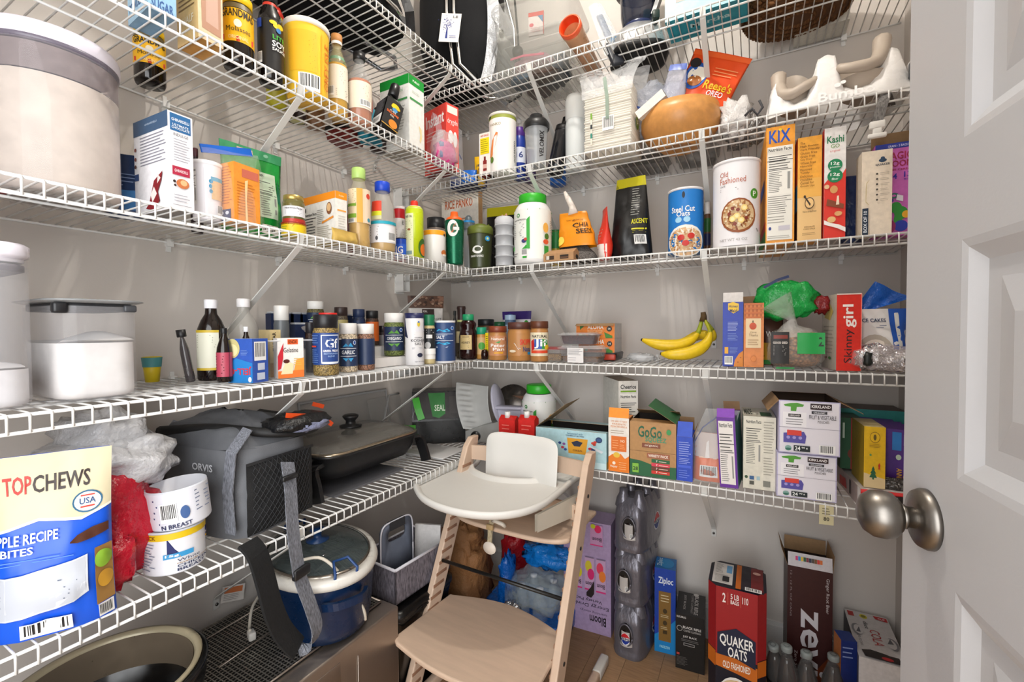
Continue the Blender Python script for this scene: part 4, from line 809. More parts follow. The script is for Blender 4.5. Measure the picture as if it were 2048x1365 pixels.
carton('white and orange carton with an almond picture and nutrition facts', 'box', 'L', 3, .37, (609, 672, 695), 381, -3, 'L', col='ece9e2', cols={'b': 'c9b06a', 't': OR_},
       sd=[('P', [(0, .84), (0, 1), (1, 1), (1, .86)], OR_), ('T', 'Nutrition Facts', .04, .6, .42, .66, '1d1d20'), ('E', .06, .73, .025, .045, '2a2a2e'), ('L', .05, .05, .38, .58, 9, '4a4a4e'), ('R', .05, .54, .4, .555, '26262a'), ('L', .44, .4, .68, .7, 8, '9a968c'), ('E', .82, .68, .08, .12, '8a5a3c'), ('E', .82, .7, .06, .08, 'ddb889'), ('P', [(.6, .4), (.95, .48), (.95, .52), (.6, .44)], 'e89a3c'), ('L', .45, .04, .92, .36, 8, 'b4ae9f'), ('R', .3, 0, .9, .02, 'c9b43a')],
       fr=[('R', 0, .86, 1, 1, OR_), ('T', 'Publix', .3, .91, .75, .94, 'f8e0b8'), ('R', .15, .62, .9, .65, 'f0a850'), ('L', .2, .1, .85, .55, 9, 'c8c4bc')], name='almond_carton')
pouch('flattened crumpled snack wrapper lying under the edge of the orange banded carton', 'wrapper', sp('L', 3, .38, 690), .10, .035, .03, 95, 'c8aa5c', name='snack_wrapper', seed=2)
vessel('dark red bottle behind the lime capped bottle', 'bottle', ('L', 3, .18), 692, 708, 410, BOT, '6a2a2a', BOTC, '2c2c2c', name='red_bottle')
vessel('tall bottle with a pale lime cap and cream label', 'bottle', ('L', 3, .345), 698, 741, 338, [(0, 0), (.92, 0), (1, .03), (1, .62), (.94, .7), (.62, .8), (.55, .86)], clear('d9d4b8', .25), [(.62, .865), (.65, .87), (.65, .99), (.6, 1), (0, 1)], 'b9d982',
    [(.3, .72, 'ead9b8', [('L', .02, .55, .4, .98, 8, 'b09068'), ('R', .02, .48, .4, .56, '8ab040'), ('R', .02, .14, .4, .26, '8ab040'), ('B', .04, 0, .34, .12), ('R', .42, 0, .62, 1, 'd8a848'), ('R', .68, .0, 1, 1, 'ecd8c0'), ('E', .84, .8, .09, .08, 'd8503a'), ('E', .85, .1, .07, .06, '4a9ab0')], (-75, 75))], (.66, mat('d8a93c', .25)), name='lime_cap_bottle')
vessel('canola oil bottle with a bright blue cap and red and teal label', 'bottle', ('L', 3, .35), 741, 792, 366, [(0, 0), (.92, 0), (1, .03), (1, .22), (.96, .26), (1, .3), (1, .52), (.9, .66), (.62, .76), (.5, .82), (.5, .87)], clear('d9d6cf', .25), [(.56, .865), (.6, .87), (.6, .99), (.56, 1), (0, 1)], '1a4fc8',
    [(.12, .42, 'e6e4e6', [('L', .05, .3, .4, .8, 4, '77777c'), ('B', .64, .05, .92, .5), ('E', .32, .2, .04, .1, '55555a'), ('R', 0, .86, 1, 1, '22a4b8')], (-78, 78), 1.0), (.44, .70, None, [('R', .08, .45, .5, 1, 'd84a30'), ('R', .08, .2, .5, .45, 'cfd030'), ('R', .1, 0, .5, .2, 'c9c8a0')], (-70, 60), 1.0, .90)], (.40, mat('cfa315', .2)), name='canola_oil_bottle')
vessel('red seasoning can with a white label between two oil bottles', 'can', ('L', 3, .27), 788, 811, 415, CAN, 'c8202c', CANC, 'e6dede', [(.32, .78, 'e4e0e0', [('T', 'E', .7, .75, .85, .9, '2a2a2e', 0, False), ('L', .3, .1, .9, .6, 5, 'b0aaac')], (-70, 70))], name='seasoning_can')
vessel('small blue tin low between the oil bottle and the spray can', 'tin', ('L', 3, .32), 790, 815, 478, CAN, '1d4fb8', CANC, '2a2c34', [(.1, .7, '2a62c8', [('T', 'IG', .2, .2, .6, .8, 'e8e8ec')])], name='blue_tin')
vessel('lime green cooking spray can with a red nozzle cap', 'can', ('L', 3, .355), 812, 848, 403, [(0, 0), (1, .01), (1, .82), (.93, .87), (.7, .9), (.6, .905)], mat('c4d420', .3), [(.42, .9), (.42, .98), (.36, 1), (0, 1)], 'd83a24',
    [(.03, .76, None, [('R', .02, 0, .42, 1, 'dfe2b8'), ('T', 'FREE OIL', .06, .9, .38, .95, '3a3a30'), ('L', .08, .36, .38, .84, 9, '8e926c'), ('E', .24, .62, .07, .025, '9a5a34'), ('E', .82, .2, .22, .22, '3d6a1e'), ('E', .84, .16, .16, .14, 'e07a1e'), ('R', .08, .04, .36, .12, '8aa0a0')], (-75, 85)), (.85, .9, 'e8e0c0', (), (0, 1), .96, .72)], name='spray_can')
pouch('brown paper bag with a green clip behind the spray can', 'bag', sp('L', 3, .20, 852), .07, .12, .05, 95, 'c2a078', [('L', .2, .1, .8, .4, 4, 'e0cfae')], name='paper_bag', sealc='2c7a68', seal=.12)
vessel('white honey canister with an orange band', 'canister', ('L', 3, .345), 846, 892, 462, CAN, 'eeece8', None, 'e8e8e8', [(.82, .96, 'f2a81c', [('E', .86, .1, .04, .3, '26262a')]), (.04, .82, None, [('E', .84, .32, .13, .12, 'c8783c'), ('E', .86, .24, .12, .04, 'e8dfd6'), ('L', .1, .02, .3, .1, 2, 'b8b4b0')], (-75, 80))], name='honey_canister')
vessel('jar with a black lid behind the white and orange canister', 'jar', ('L', 3, .25), 855, 891, 438, JAR, '8a7f78', [(.96, .8), (1, .81), (1, 1), (0, 1)], '26272a', name='black_lid_jar', capname='lid')
vessel('dark green metallic sports bottle with an orange spout and white letter G', 'bottle', ('L', 3, .385), 890, 929, 425, [(0, 0), (.84, 0), (.87, .02), (1, .80), (.97, .83)], mat('0f6a4c', .25, .5), [(.8, .82), (.86, .83), (.8, .88), (.42, .92), (.36, 1), (0, 1)], 'e86a1e',
    [(.3, .85, None, [('E', .42, .66, .26, .28, 'e4e4e2'), ('E', .46, .66, .15, .16, '12664a'), ('R', .45, .6, .72, .7, 'e4e4e2'), ('P', [(.36, .5), (.46, .56), (.58, .84), (.46, .74)], 'e8682a')], (-65, 65), .93, .99)], name='sports_bottle')

# ================================================================== third shelf, back wall
carton('white rice crumb carton standing in the corner behind the bottles', 'box', 'B', 3, .13, (885, 958, 966), 378, 0, 'R', col='e8e2d8', cols={'r': 'c9a070'}, fr=[('T', 'RICE PANKO', .1, .82, .85, .92, 'c86a34'), ('L', .3, .6, .8, .72, 2, 'd8a07a')], name='rice_crumb_carton')
t = pouch('clear and orange snack bag in the corner behind the sports bottle', 'bag', sp('B', 3, .16, 880), .07, .18, .05, 30, 'c', [('R', .0, .75, 1, .95, 'd88a3a')], bm=film(.6, 'b9b2aa'), name='snack_bag', seed=3)
pouch('silver bag with an orange flap behind the green shaker', 'bag', sp('B', 3, .15, 945), .06, .17, .04, 10, 'b9b5b0', [('R', 0, .8, 1, 1, 'd8873a')], name='snack_bag', seed=8)
t = vessel('clear grey shaker cup with a blue and grey lid', 'shaker', ('B', 3, .30), 926, 950, 432, [(0, 0), (.75, 0), (.8, .02), (1, .76)], clear('b9c2c8', .5), [(1.1, .74), (1.15, .75), (1.15, .86), (.6, .88), (.6, .96), (.3, 1), (0, 1)], '6f7a80', [(.86, .9, '2f9ad8')], name='shaker_cup', capname='lid')
vessel('olive green shaker bottle with a white swirl and a carry loop', 'shaker', ('B', 3, .355), 937, 985, 450, [(0, 0), (.86, 0), (.88, .02), (1, .76), (1, .78)], mat('434a2c', .35), [(1.05, .76), (1.08, .77), (1.08, .9), (1.0, .94), (.5, .95), (.48, 1), (0, 1)], '6f7a34',
    [(.15, .74, None, [('E', .38, .42, .2, .15, 'e8e8e4'), ('E', .4, .44, .13, .08, '434a2c'), ('P', [(.16, .36), (.6, .5), (.6, .54), (.2, .44)], 'e8e8e4'), ('T', 'SMARTSHAKE', .08, .14, .62, .22, 'e8e8e4'), ('E', .78, .84, .11, .1, '3a9ad0'), ('E', .78, .84, .05, .05, 'e0e8a8')], (-65, 65), .88, .99)], name='shaker_bottle', capname='lid')
t = bpy.data.objects['shaker_bottle.001'] if 'shaker_bottle.001' in bpy.data.objects else t
mb = MB(); mb.tube([(.01, -.02, .155), (.035, -.01, .178), (.045, 0, .17), (.04, 0, .15)], .0045, mat('6f7a34', .4), 6); mb.build('carry_loop', t)
q = pouch('black supplement bag with a yellow top lying behind the shaker', 'bag', sp('B', 3, .20, 1000), .17, .30, .07, 4, '17181a', [('R', 0, .86, 1, 1, 'b8b012'), ('L', .55, .2, .8, .7, 8, '8a8a3a')], bm=mat('17181a', .3), name='supplement_bag', seed=3, sealc='b8b012', seal=.14, crk=.003); lean(q, (.02, .10, 1), 4)
t = thing('container_stack', 'stack of grey screw together powder cups with a pink topped lid', 'container', sp('B', 3, .37, 1009)); R_ = 38*zc(t.location)/F/2
G1 = mat('c0c2c6', .35, 0, .9); zt = top_z(t.location, 434)-t.location.z; n_ = 5
for i in range(n_-1):
    mb = MB(); z0 = zt*.83*i/(n_-1); z1 = zt*.83*(i+1)/(n_-1); mb.lathe([(R_*.93, z0), (R_*.93, z1-.006), (R_*1.03, z1-.006), (R_*1.03, z1-.001), (R_*.95, z1)], G1, 28); mb.build('cup', t)
mb = MB(); mb.lathe([(R_*.98, zt*.83), (R_*1.0, zt*.84), (R_*1.0, zt*.94), (R_*.8, zt*.985), (0, zt)], mat('c6c7cb', .4), 28); mb.build('lid', t)
mb = MB(); mb.tube([(-.012, 0, zt*.985), (-.008, 0, zt*1.04), (.0, 0, zt*1.0), (.01, 0, zt*1.05), (.014, 0, zt*.985)], .003, mat('d9a890', .4), 6); mb.build('lid_loop', t)
def protein(label, at, l, r, top):
    return vessel(label, 'jar', at, l, r, top, [(0, 0), (.93, 0), (1, .03), (1, .72), (.93, .80), (.78, .86)], mat('ebebea', .35), [(.72, .87), (.74, .875), (.74, .99), (.7, 1), (0, 1)], '35b22c',
        [(.05, .76, 'eceee9', [('P', [(0, .94), (.4, .97), (.4, .99), (0, .97)], '3c9a46'), ('P', [(.62, .98), (1, .95), (1, .98), (.62, 1)], '3c9a46'), ('E', .2, .88, .04, .04, '2f8f3c'), ('E', .2, .88, .02, .02, 'eceee9'), ('T', 'PLANT NUTRITION', .08, .77, .36, .8, '2e2e30'), ('L', .06, .42, .34, .75, 9, '8a8c88'), ('P', [(.0, .28), (.38, .28), (.38, .02), (.3, .02), (.3, .2), (0, .2)], '3ba83f'), ('P', [(.38, .78), (.44, .84), (.44, .2), (.38, .2)], '3ba83f'), ('E', .33, .36, .05, .04, '3a3f78'), ('E', .36, .39, .03, .03, 'c04a3a'), ('B', .28, .06, .4, .2), ('E', .74, .62, .06, .1, 'e8b45a'), ('E', .76, .45, .05, .06, '4a7a2c'), ('E', .74, .34, .06, .05, 'd8603a'), ('R', .7, .05, .8, .26, '3a9a40'), ('L', .84, .5, .98, .78, 8, 'a0a29c'), ('L', .05, .05, .2, .14, 2, '55575a')], (-80, 82)),
         (.8, .86, 'e0e2e0', (), (0, 1), .74, .74)], name='protein_jar', capname='lid')
protein('big white protein powder jar with a bright green lid on the third back shelf', ('B', 3, .345), 1029, 1103, 393)
vessel('small green and yellow packet behind the small kraft carton', 'packet', ('B', 3, .22), 1100, 1124, 462, CAN, 'b8a030', CANC, '1f6a34', name='green_packet', bands=[(.5, .95, '1f7a38')])
o = carton('small kraft cardboard carrier with a pitched top and two square windows', 'box', 'B', 3, .395, (1087, 1147, 1160), 487, -3, 'R', h=.028, d=.06, col='b5906a', cols={'t': 'bd9a74'}, name='kraft_carrier',
       fr=[('R', .08, .22, .36, .74, '4a3626'), ('R', .1, .26, .2, .74, 'd8d2c8'), ('R', .56, .22, .84, .74, '2e211a'), ('R', .58, .3, .84, .5, '6a4c36')], sd=[('E', .5, .5, .2, .3, '2a2420')])
w_ = o.dimensions.x; d_ = .06; hh = .028
mb = MB(); mb.prism([(-d_/2, hh), (d_/2, hh), (0, hh+.018)], -w_/2, w_/2, mat('b5906a', .6, k='card'), axis='x'); mb.build('pitched_top', o)
t = CH = thing('chia_bag', 'yellow and orange chia seed pouch with a twisted white top and seeds showing', 'bag', sp('B', 3, .31, 1160), 0)
def chia(u, v):
    a = 2*pi*u; k = 1-.25*max(0, v-.45)*2; th = .035*(1-v**1.6)+.003; return V((.052*k*math.copysign(abs(cos(a))**.8, cos(a))+.006*noise.noise(V((v*6, u*4, 2)))-(.02*v), th*sin(a)+.004*noise.noise(V((v*9, u*9, 5))), v*.148))
mb = MB(); mb.grid(chia, 30, 6, mat('6f6a66', .8, k='grain', s=1.6), wrap=True); mb.v = [(x, y, z*.34) for x, y, z in mb.v]; mb.build('seed_window', t)
mb = MB(); mb.grid(lambda u, v: chia(u, .30+.70*v), 30, 14, mat('e6961c', .35), wrap=True); mb.build('bag', t)
mb = MB(); mb.tube([(-.018, 0, .142), (-.022, .0, .165), (-.034, 0, .19), (-.044, 0, .212)], [.016, .009, .008, .004], mat('e6ded6', .5, k='crinkle'), 10); mb.build('twisted_top', t)
mb = MB(); art(mb, lambda u, v, o: chia(.5+.5*(u), .30+.70*v)+V((0, -o, 0)), [('T', 'CHIA', .5, .52, .84, .66, '3a2a16'), ('T', 'SEEDS', .52, .34, .95, .48, '3a2a16'), ('T', 'organic', .4, .72, .7, .78, '6a4410', 0, False), ('E', .2, .18, .16, .14, 'f0e06a'), ('P', [(0, .0), (.2, .0), (.12, .5), (0, .62)], 'd8d2cc')], .0015); mb.build('printed_panel', t, fix=False)
CH.scale = (1.4, 1.2, 1.3)
pouch('narrow red and white snack pouch seen from its side', 'bag', sp('B', 3, .33, 1210), .07, .185, .05, -58, 'd23a26', [('R', 0, 0, 1, .28, 'e6ddd8'), ('L', .3, .1, .8, .6, 8, 'b8a8a4')], name='snack_pouch', seed=12, topw=.9)
pouch('matte black supplement bag with a yellow top edge and yellow lettering', 'bag', sp('B', 3, .30, 1262), .158, .29, .085, -6, '151618', [('L', .58, .5, .82, .86, 12, 'a8a8a2'), ('T', 'ASCENT', .6, .40, .98, .46, 'd8d21a'), ('R', .62, .325, .95, .345, 'c8c21a'), ('L', .64, .28, .95, .32, 2, '9a9620'), ('B', .68, .15, .93, .26)], bm=mat('18191b', .38), name='supplement_bag', seed=14, sealc='c0b814', seal=.12, topw=.66, crk=.006)
def oats(label, l, r, top, blue, dep=.33):
    els = [('E', .45, .88, .035, .05, '1f2a3a'), ('T', 'Steel Cut', .14, .62, .72, .71, 'f2f2f0'), ('T', 'Oats', .28, .55, .6, .63, 'f2f2f0'), ('E', .33, .5, .08, .045, 'a8d4ec'), ('E', .53, .5, .08, .045, 'a8d4ec'), ('E', .5, .17, .48, .25, 'f0ebe2'), ('E', .5, .16, .44, .22, 'd8b48a')] if blue else \
          [('T', 'Old', .12, .80, .3, .86, 'b8623c', 0, False), ('T', 'Fashioned', .12, .72, .66, .79, 'b8623c', 0, False), ('T', 'OATS', .12, .685, .24, .705, '4a4644', 0, False), ('L', .12, .63, .56, .67, 2, '8a8684'), ('E', .86, .585, .1, .06, '4f9a2c'), ('T', 'P', .82, .555, .9, .615, 'eef2e8'), ('E', .52, .34, .37, .2, '9a5a2c'), ('E', .52, .345, .33, .175, 'd9bc92'), ('T', 'NET WT 42 OZ', .12, .05, .7, .08, 'b8b4b2'), ('P', [(.68, .42), (.72, .4), (1.0, .16), (.96, .15)], 'a8a4a2')]
    cc = '2a8ad0' if blue else 'e9e8ea'
    t = vessel(label, 'canister', ('B', 3, dep), l, r, top, [(0, 0), (1, 0), (1, .97)], cc, [(1.0, .965), (1.03, .97), (1.03, 1), (.97, 1), (.96, .99), (0, .99)], 'e6e4e6', [(0, .95, '1f82cc' if blue else 'ecebee', (), (0, 1))], name='oats_canister', capname='lid')
    R_ = 1
    P, R_, H_ = cyl('B', 3, dep, l, r, top); mb = MB(); random.seed(4); a = (-55, 62) if not blue else (-68, 68)
    cx, cy, rx_, ry_ = (.5, .16, .42, .2) if blue else (.52, .345, .31, .165)
    for i in range(110):
        g, th_ = sqrt(random.random()), random.uniform(0, 2*pi); q = cy+ry_*g*sin(th_)
        if q > .01: els.append(('E', cx+rx_*g*cos(th_), q, .022, .012, random.choice(('e6d0aa', 'c79a68', 'b88452', 'eadcc0'))))
    if blue:
        for x, y in ((.4, .22), (.62, .24), (.5, .13)): els.append(('E', x, y, .08, .045, 'c8342a'))
    else:
        for x, y in ((.62, .42), (.4, .3), (.56, .28), (.48, .33)): els.append(('E', x, y, .06, .035, 'f0d68a')); els.append(('E', x, y, .035, .02, 'f6e6b4'))
        for x, y in ((.4, .42), (.34, .36), (.5, .4), (.45, .24), (.66, .3)): els.append(('E', x, y, .035, .02, '8a3a26'))
    art(mb, cyl_fn(R_+.0009, 0, H_, a[0], a[1]), els, .0006, .00006 if False else .00004); mb.build('printed_panel', t, fix=False)
oats('bright blue steel cut oats canister with raspberries in a bowl', 1336, 1406, 383, True, .30)
oats('large white old fashioned oats canister with a bowl of bananas and nuts', 1425, 1519, 330, False, .335)
vessel('small spice jar behind the blue canister', 'jar', ('B', 3, .16), 1400, 1412, 398, SPI, '3a4a34', SPIC, 'c9c4c0', name='spice_jar', capname='lid')
vessel('small green labelled spice jar between the two oats canisters', 'jar', ('B', 3, .20), 1408, 1421, 405, SPI, '6a4a34', SPIC, 'd6d2ce', [(.45, .7, '2f6a34'), (.2, .42, '23305a')], name='spice_jar', capname='lid')
YE = 'f0a83a'
carton('tall yellow corn puffs cereal box with blue lettering and nutrition panel', 'box', 'B', 3, .365, (1518, 1531, 1588), 257, 3, 'L', w=None, col=YE, name='cereal_box', group=None,
       fr=[('T', 'KIX', .1, .86, .85, .97, '1d5cc0'), ('E', .5, .97, .07, .012, 'f6d23a'), ('N', .04, .42, .93, .83, 'eceae2', 12), ('R', .04, .03, .93, .42, 'e6e4dc'), ('L', .07, .25, .9, .41, 9, '77756e'), ('L', .07, .17, .7, .24, 3, 'a09e96'), ('E', .15, .13, .05, .015, '2a3f8a'), ('R', .45, .11, .85, .15, 'c8c4cc'), ('L', .07, .04, .85, .07, 2, 'a09e96'), ('R', .04, .705, .93, .71, '222226')],
       sd=[('R', 0, 0, 1, .12, '3f9a3c'), ('R', 0, .12, 1, .2, 'd8402c'), ('R', .0, .5, .8, .6, '2a5ac0')])
carton('yellow cereal box with brown column of text and a stirring spoon logo', 'box', 'B', 3, .365, (1587, 1594, 1642), 277, 3, 'L', col='f0b040', name='cereal_box',
       fr=[('R', 0, 0, 1, .42, 'e8c48a'), ('R', 0, .42, 1, .6, 'ecb85c')]+[('T', tx, .1, .93-i*.032, x1, .953-i*.032, 'a0701c') for i, (tx, x1) in enumerate((('The', .3), ('High Protein', .85), ('Carb Friendly', .9), ('Gluten Free', .8), ('Grain Free', .72), ('Soy Free', .6), ('Wheat Free', .75), ('Naturally', .6), ('Flavored', .58), ('Totally', .5), ('Delicious', .62), ('Childlike', .6), ('Cereal for', .68), ('Grown Ups', .7)))]+
          [('E', .5, .36, .2, .055, '4a3416'), ('E', .5, .36, .17, .047, 'e8c48a'), ('P', [(.28, .42), (.32, .43), (.55, .35), (.52, .33)], '3a2a14'), ('E', .3, .425, .05, .014, '3a2a14'), ('T', 'CHOCOLATE', .28, .125, .72, .14, '8a6a3a'), ('T', 'CORN SYRUP', .25, .105, .74, .118, '8a6a3a'), ('L', .2, .05, .8, .08, 2, 'a8885a'), ('T', 'Hold on to the Dream', .22, .27, .78, .29, '4a3416', 0, False)],
       sd=[('R', 0, 0, 1, .3, '5a2c1c'), ('R', 0, .3, 1, .55, '2a7ab0'), ('R', 0, .55, 1, 1, 'd8582c')])
carton('white and red cereal box with two green circles', 'box', 'B', 3, .37, (1643, 1647, 1690), 258, 3, 'L', col='eceae8', name='cereal_box',
       fr=[('T', 'Kashi', .12, .86, .9, .925, '1a8a5a', 0), ('T', 'GO', .3, .815, .7, .85, '6a9a3a', 0, False), ('T', 'original', .25, .775, .72, .80, 'e08a8a', 0, False), ('R', 0, 0, 1, .5, 'dc3a28'), ('P', [(0, .5), (.3, .56), (.6, .5), (1, .62), (1, .4), (0, .4)], 'dc3a28'),
           ('E', .5, .66, .34, .055, '128a5c'), ('T', '12g', .3, .655, .7, .69, 'f2f6f2'), ('T', 'protein', .26, .63, .74, .65, 'd8ece0'), ('E', .5, .56, .36, .058, '0f8a5a'), ('T', '12g', .28, .555, .72, .59, 'f2f6f2'), ('T', 'fiber', .34, .525, .66, .545, 'd8ece0'),
           ('E', .45, .44, .18, .035, 'd8a468'), ('E', .12, .47, .12, .02, 'e6c49a'), ('P', [(.1, .3), (.9, .26), (.92, .3), (.15, .36)], '8a4a26'), ('P', [(.55, .3), (.7, .3), (.68, .38), (.6, .38)], 'f0e0c8'), ('E', .66, .22, .18, .022, 'e0b078'), ('E', .35, .17, .2, .028, 'e6be84'), ('P', [(0, .17), (.3, .14), (.7, .12), (1, .09), (1, .05), (.6, .09), (0, .13)], 'f2eeea')],
       sd=[('R', 0, 0, 1, 1, 'c8281f')])
pouch('dark blue translucent cereal bag behind the red cereal box', 'bag', sp('B', 3, .22, 1700), .06, .21, .05, 10, '2c4472', bm=mat('2f4878', .25, 0, .8, 'crinkle'), name='cereal_bag', seed=3)
carton('cream oatmeal carton with a dark blue strip leaning in front of the pink box', 'box', 'B', 3, .375, (1711, 1722, 1783), 305, 4, 'L', col='e8dccb', name='oatmeal_carton', ry=0,
       fr=[('T', 'QUAKER', .45, .81, .92, .84, '26384e'), ('E', .68, .875, .13, .022, '2f4a66'), ('E', .68, .9, .07, .018, '2f4a66')]+[e for i in range(6) for e in (('E', .5, .72-i*.062, .035, .012, '4a4640'), ('L', .6, .70-i*.062, .92, .735-i*.062, 2, 'b0a698'))]+[('R', .02, .0, .22, .32, '23384e'), ('T', 'BOX OF 10', .06, .03, .18, .29, 'dfe4ea', 90), ('P', [(.12, .55), (.14, .62), (.24, .66), (.24, .655), (.16, .61), (.14, .4), (.24, .36), (.23, .355), (.12, .39)], 'cfc09a')])
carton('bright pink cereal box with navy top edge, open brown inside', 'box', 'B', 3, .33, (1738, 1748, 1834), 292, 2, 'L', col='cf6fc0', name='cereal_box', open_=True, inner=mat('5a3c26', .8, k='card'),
       fr=[('R', 0, .94, 1, 1, '243a9a'), ('T', 'GRAIN - 2 BAGS INSIDE', .3, .955, .96, .98, 'c8c8ea'), ('T', 'MAGIC', .2, .82, .88, .9, 'a0184a'), ('T', 'SPOON', .2, .74, .88, .81, 'a0184a'), ('T', 'FREE CEREAL', .3, .70, .88, .72, 'a0184a'), ('T', '4', .42, .61, .52, .67, '3a2fa8'), ('T', '13', .68, .62, .84, .68, '3a2fa8'), ('T', 'PROTEIN', .68, .59, .86, .605, '3a2fa8'), ('E', .45, .43, .12, .03, '3a7a70'), ('E', .45, .43, .05, .012, 'cf6fc0'),
           ('E', .5, .3, .14, .06, '2f9a3a'), ('E', .62, .24, .16, .07, '2f9a3a'), ('E', .55, .16, .1, .08, '2f9a3a'), ('E', .74, .22, .1, .04, 'e8b02a'), ('E', .62, .1, .16, .06, '2a3fb0'), ('E', .36, .1, .14, .07, 'a02a70'), ('P', [(.72, .02), (.98, .1), (.96, .0), (.8, .0)], '2a7a4a'), ('P', [(.5, .38), (.66, .36), (.66, .42), (.52, .44)], 'e4e0ea'), ('E', .38, .38, .06, .02, '3a2fa8')],
       flaps=[('k', .045, -6, '5a3c26'), ('r', .05, 6, '5a3c26')])
# ================================================================== fourth shelf, left wall
Z4 = ZS[4]+.003
def canister_sq(label, P, w, d, h, rz, fillh, fillc, lidf, a=.2):
    t = thing('storage_canister', label, 'canister', P, rz)
    mb = MB(); mb.rlathe([(.012, 0), (.003, .003), (0, .012), (0, h*.9)], w, d, .04, clear('d6d6da', a), 6, close=False); mb.add([(x*w*.42, y*d*.42, .001) for x, y in ((-1, -1), (1, -1), (1, 1), (-1, 1))], [(0, 1, 2, 3)], clear('d6d6da', .4)); mb.build('body', t)
    mb = MB(); mb.rlathe([(.012, .004), (.005, .007), (.004, .016), (.004, fillh*.86)], w, d, .038, mat(fillc, .95, k='powder', s=.4), 6, close=False)
    n = 16
    def top(u, v): x, y = -1+2*u, -1+2*v; return V((x*(w/2-.006)*(1-.08*y*y*abs(x)), y*(d/2-.006)*(1-.08*x*x*abs(y)), fillh*(.9+.14*sin(2.2*x+.6)*cos(1.6*y))))
    mb.grid(top, n, n, mat(fillc, .95, k='powder', s=.4)); mb.build('contents', t)
    lidf(t, w, d, h); return t
def lid_white(t, w, d, h):
    mb = MB(); mb.rlathe([(.006, h*.885), (.004, h*.89), (.004, h*.91), (0, h*.915), (-.002, h*.93), (-.002, h*.985), (.003, h), ], w, d, .04, mat('e8e5ee', .3), 6); mb.build('lid', t)
    mb = MB(); mb.rlathe([(.007, h*.83), (.004, h*.835), (.004, h*.87), (.007, h*.875)], w, d, .04, mat('5c5560', .4), 6); mb.build('gasket', t)
def lid_steel(t, w, d, h):
    mb = MB(); mb.rlathe([(-.002, h*.93), (-.012, h*.945), (-.014, h*.955), (-.010, h*.965), (0, h*.965)], w, d, .045, clear('9fa2a4', .75, .08), 6); mb.build('lid', t)
    mb = MB(); mb.rlathe([(.006, h*.86), (.004, h*.865), (.004, h*.925), (.006, h*.93)], w, d, .038, mat('33353a', .45, 0, .75), 6); mb.rbox(-w*.52, -d*.49, h*.83, -w*.36, -d*.40, h*.93, .004, mat('232428', .4)); mb.rbox(w*.26, -d*.515, h*.85, w*.42, -d*.47, h*.92, .003, mat('4a4c50', .4)); mb.build('clasp_ring', t)
a_ = hitz(76, 800, Z4); b_ = hitz(300, 800, Z4)
P = V((.29, -1.475, Z4)); h1 = top_z(V((.36, -1.45, Z4)), 524)-Z4
yr = solve((.375, -1, Z4), (0, 1, 0), 80).y
canister_sq('tall clear food canister half full of white powder with a thick white lid', V((.285, yr-.095, Z4)), .19, .19, h1, 90, .075, 'e2e0e2', lid_white, .26)
ya, yb = solve((.37, -1, Z4), (0, 1, 0), 118).y, solve((.37, -1, Z4), (0, 1, 0), 291).y
h2 = top_z(V((.38, (ya+yb)/2, Z4)), 592)-Z4; w_ = yb-ya
canister_sq('wide clear canister of white sugar with a grey clasp lid', V((.272, (ya+yb)/2, Z4)), w_, .195, h2, 90, h2*.64, 'e6e3e1', lid_steel, .2)
vessel('small yellow pleated cup with a teal rim behind the sugar canister', 'cup', ('L', 4, .11), 284, 326, 714, [(0, 0), (.7, 0), (1, 1), (.96, 1), (.66, .06), (0, .05)], 'e2cb2f', None, bands=[(.6, .98, '5aa0a4', (), (0, 1), .9, 1.01)], name='pleated_cup')
# clear bin of baking extracts
t = thing('clear_bin', 'clear open plastic bin of baking extracts on the fourth left shelf', 'bin', (.255, -1.115, Z4), 90)
mb = MB(); W_, D_, H_ = .30, .18, .098
mb.rlathe([(.022, 0), (.018, .003), (0, H_), (-.002, H_), (.002, H_-.002)], W_, D_, .02, clear('8f9498', .3), 4, close=False); mb.rlathe([(.0, H_-.002), (-.002, H_-.001), (-.002, H_+.001), (.0, H_+.002)], W_, D_, .02, mat('e6e8ea', .2, 0, .8), 4, close=False); mb.add([(x*(W_/2-.02), y*(D_/2-.02), .002) for x, y in ((-1, -1), (1, -1), (1, 1), (-1, 1))], [(0, 1, 2, 3)], clear('c8cccc', .35))
mb.build('tub', t)
def on4(px, dep): return ('L', 4, dep)
BIGB = [(0, 0), (.93, 0), (1, .03), (1, .52), (.93, .64), (.7, .74), (.42, .82), (.38, .90)]
CPW = [(.43, .89), (.45, .9), (.45, .99), (.4, 1), (0, 1)]
vessel('large dark vanilla bottle with cream label and white cap in the clear bin', 'bottle', on4(0, .24), 395, 456, 603, BIGB, mat('1d1210', .1), CPW, 'e6e6ea', [(.13, .62, None, [('R', .0, .05, .62, .96, 'dcdccb'), ('R', .0, .0, .62, .06, 'c9b03a'), ('R', .0, .94, .62, 1, 'c9b03a'), ('L', .06, .55, .56, .9, 6, '9a9a88'), ('R', .92, .6, 1, .95, 'dcdccb')], (-70, 85))], name='vanilla_bottle', lift=.004)
vessel('nearly empty clear bottle with white cap in the clear bin', 'bottle', on4(0, .20), 459, 521, 601, BIGB, clear('cfcdc6', .35), CPW, 'eceaea', [(.12, .42, 'ccc6ae', [('L', .1, .3, .9, .9, 4, '9a9a88')], (-70, 85))], (.1, mat('6a5a40', .3)), name='empty_bottle', lift=.004)
vessel('small black capped extract bottle with a red label', 'bottle', on4(0, .315), 434, 466, 660, BOT, mat('20140f', .15), BOTC, '17171a', [(.1, .55, 'b04a5e', [('L', .05, .1, .5, .9, 7, '5a1a2a'), ('R', .7, 0, .72, 1, '3a1a20')], (-80, 80))], name='extract_bottle', lift=.004)
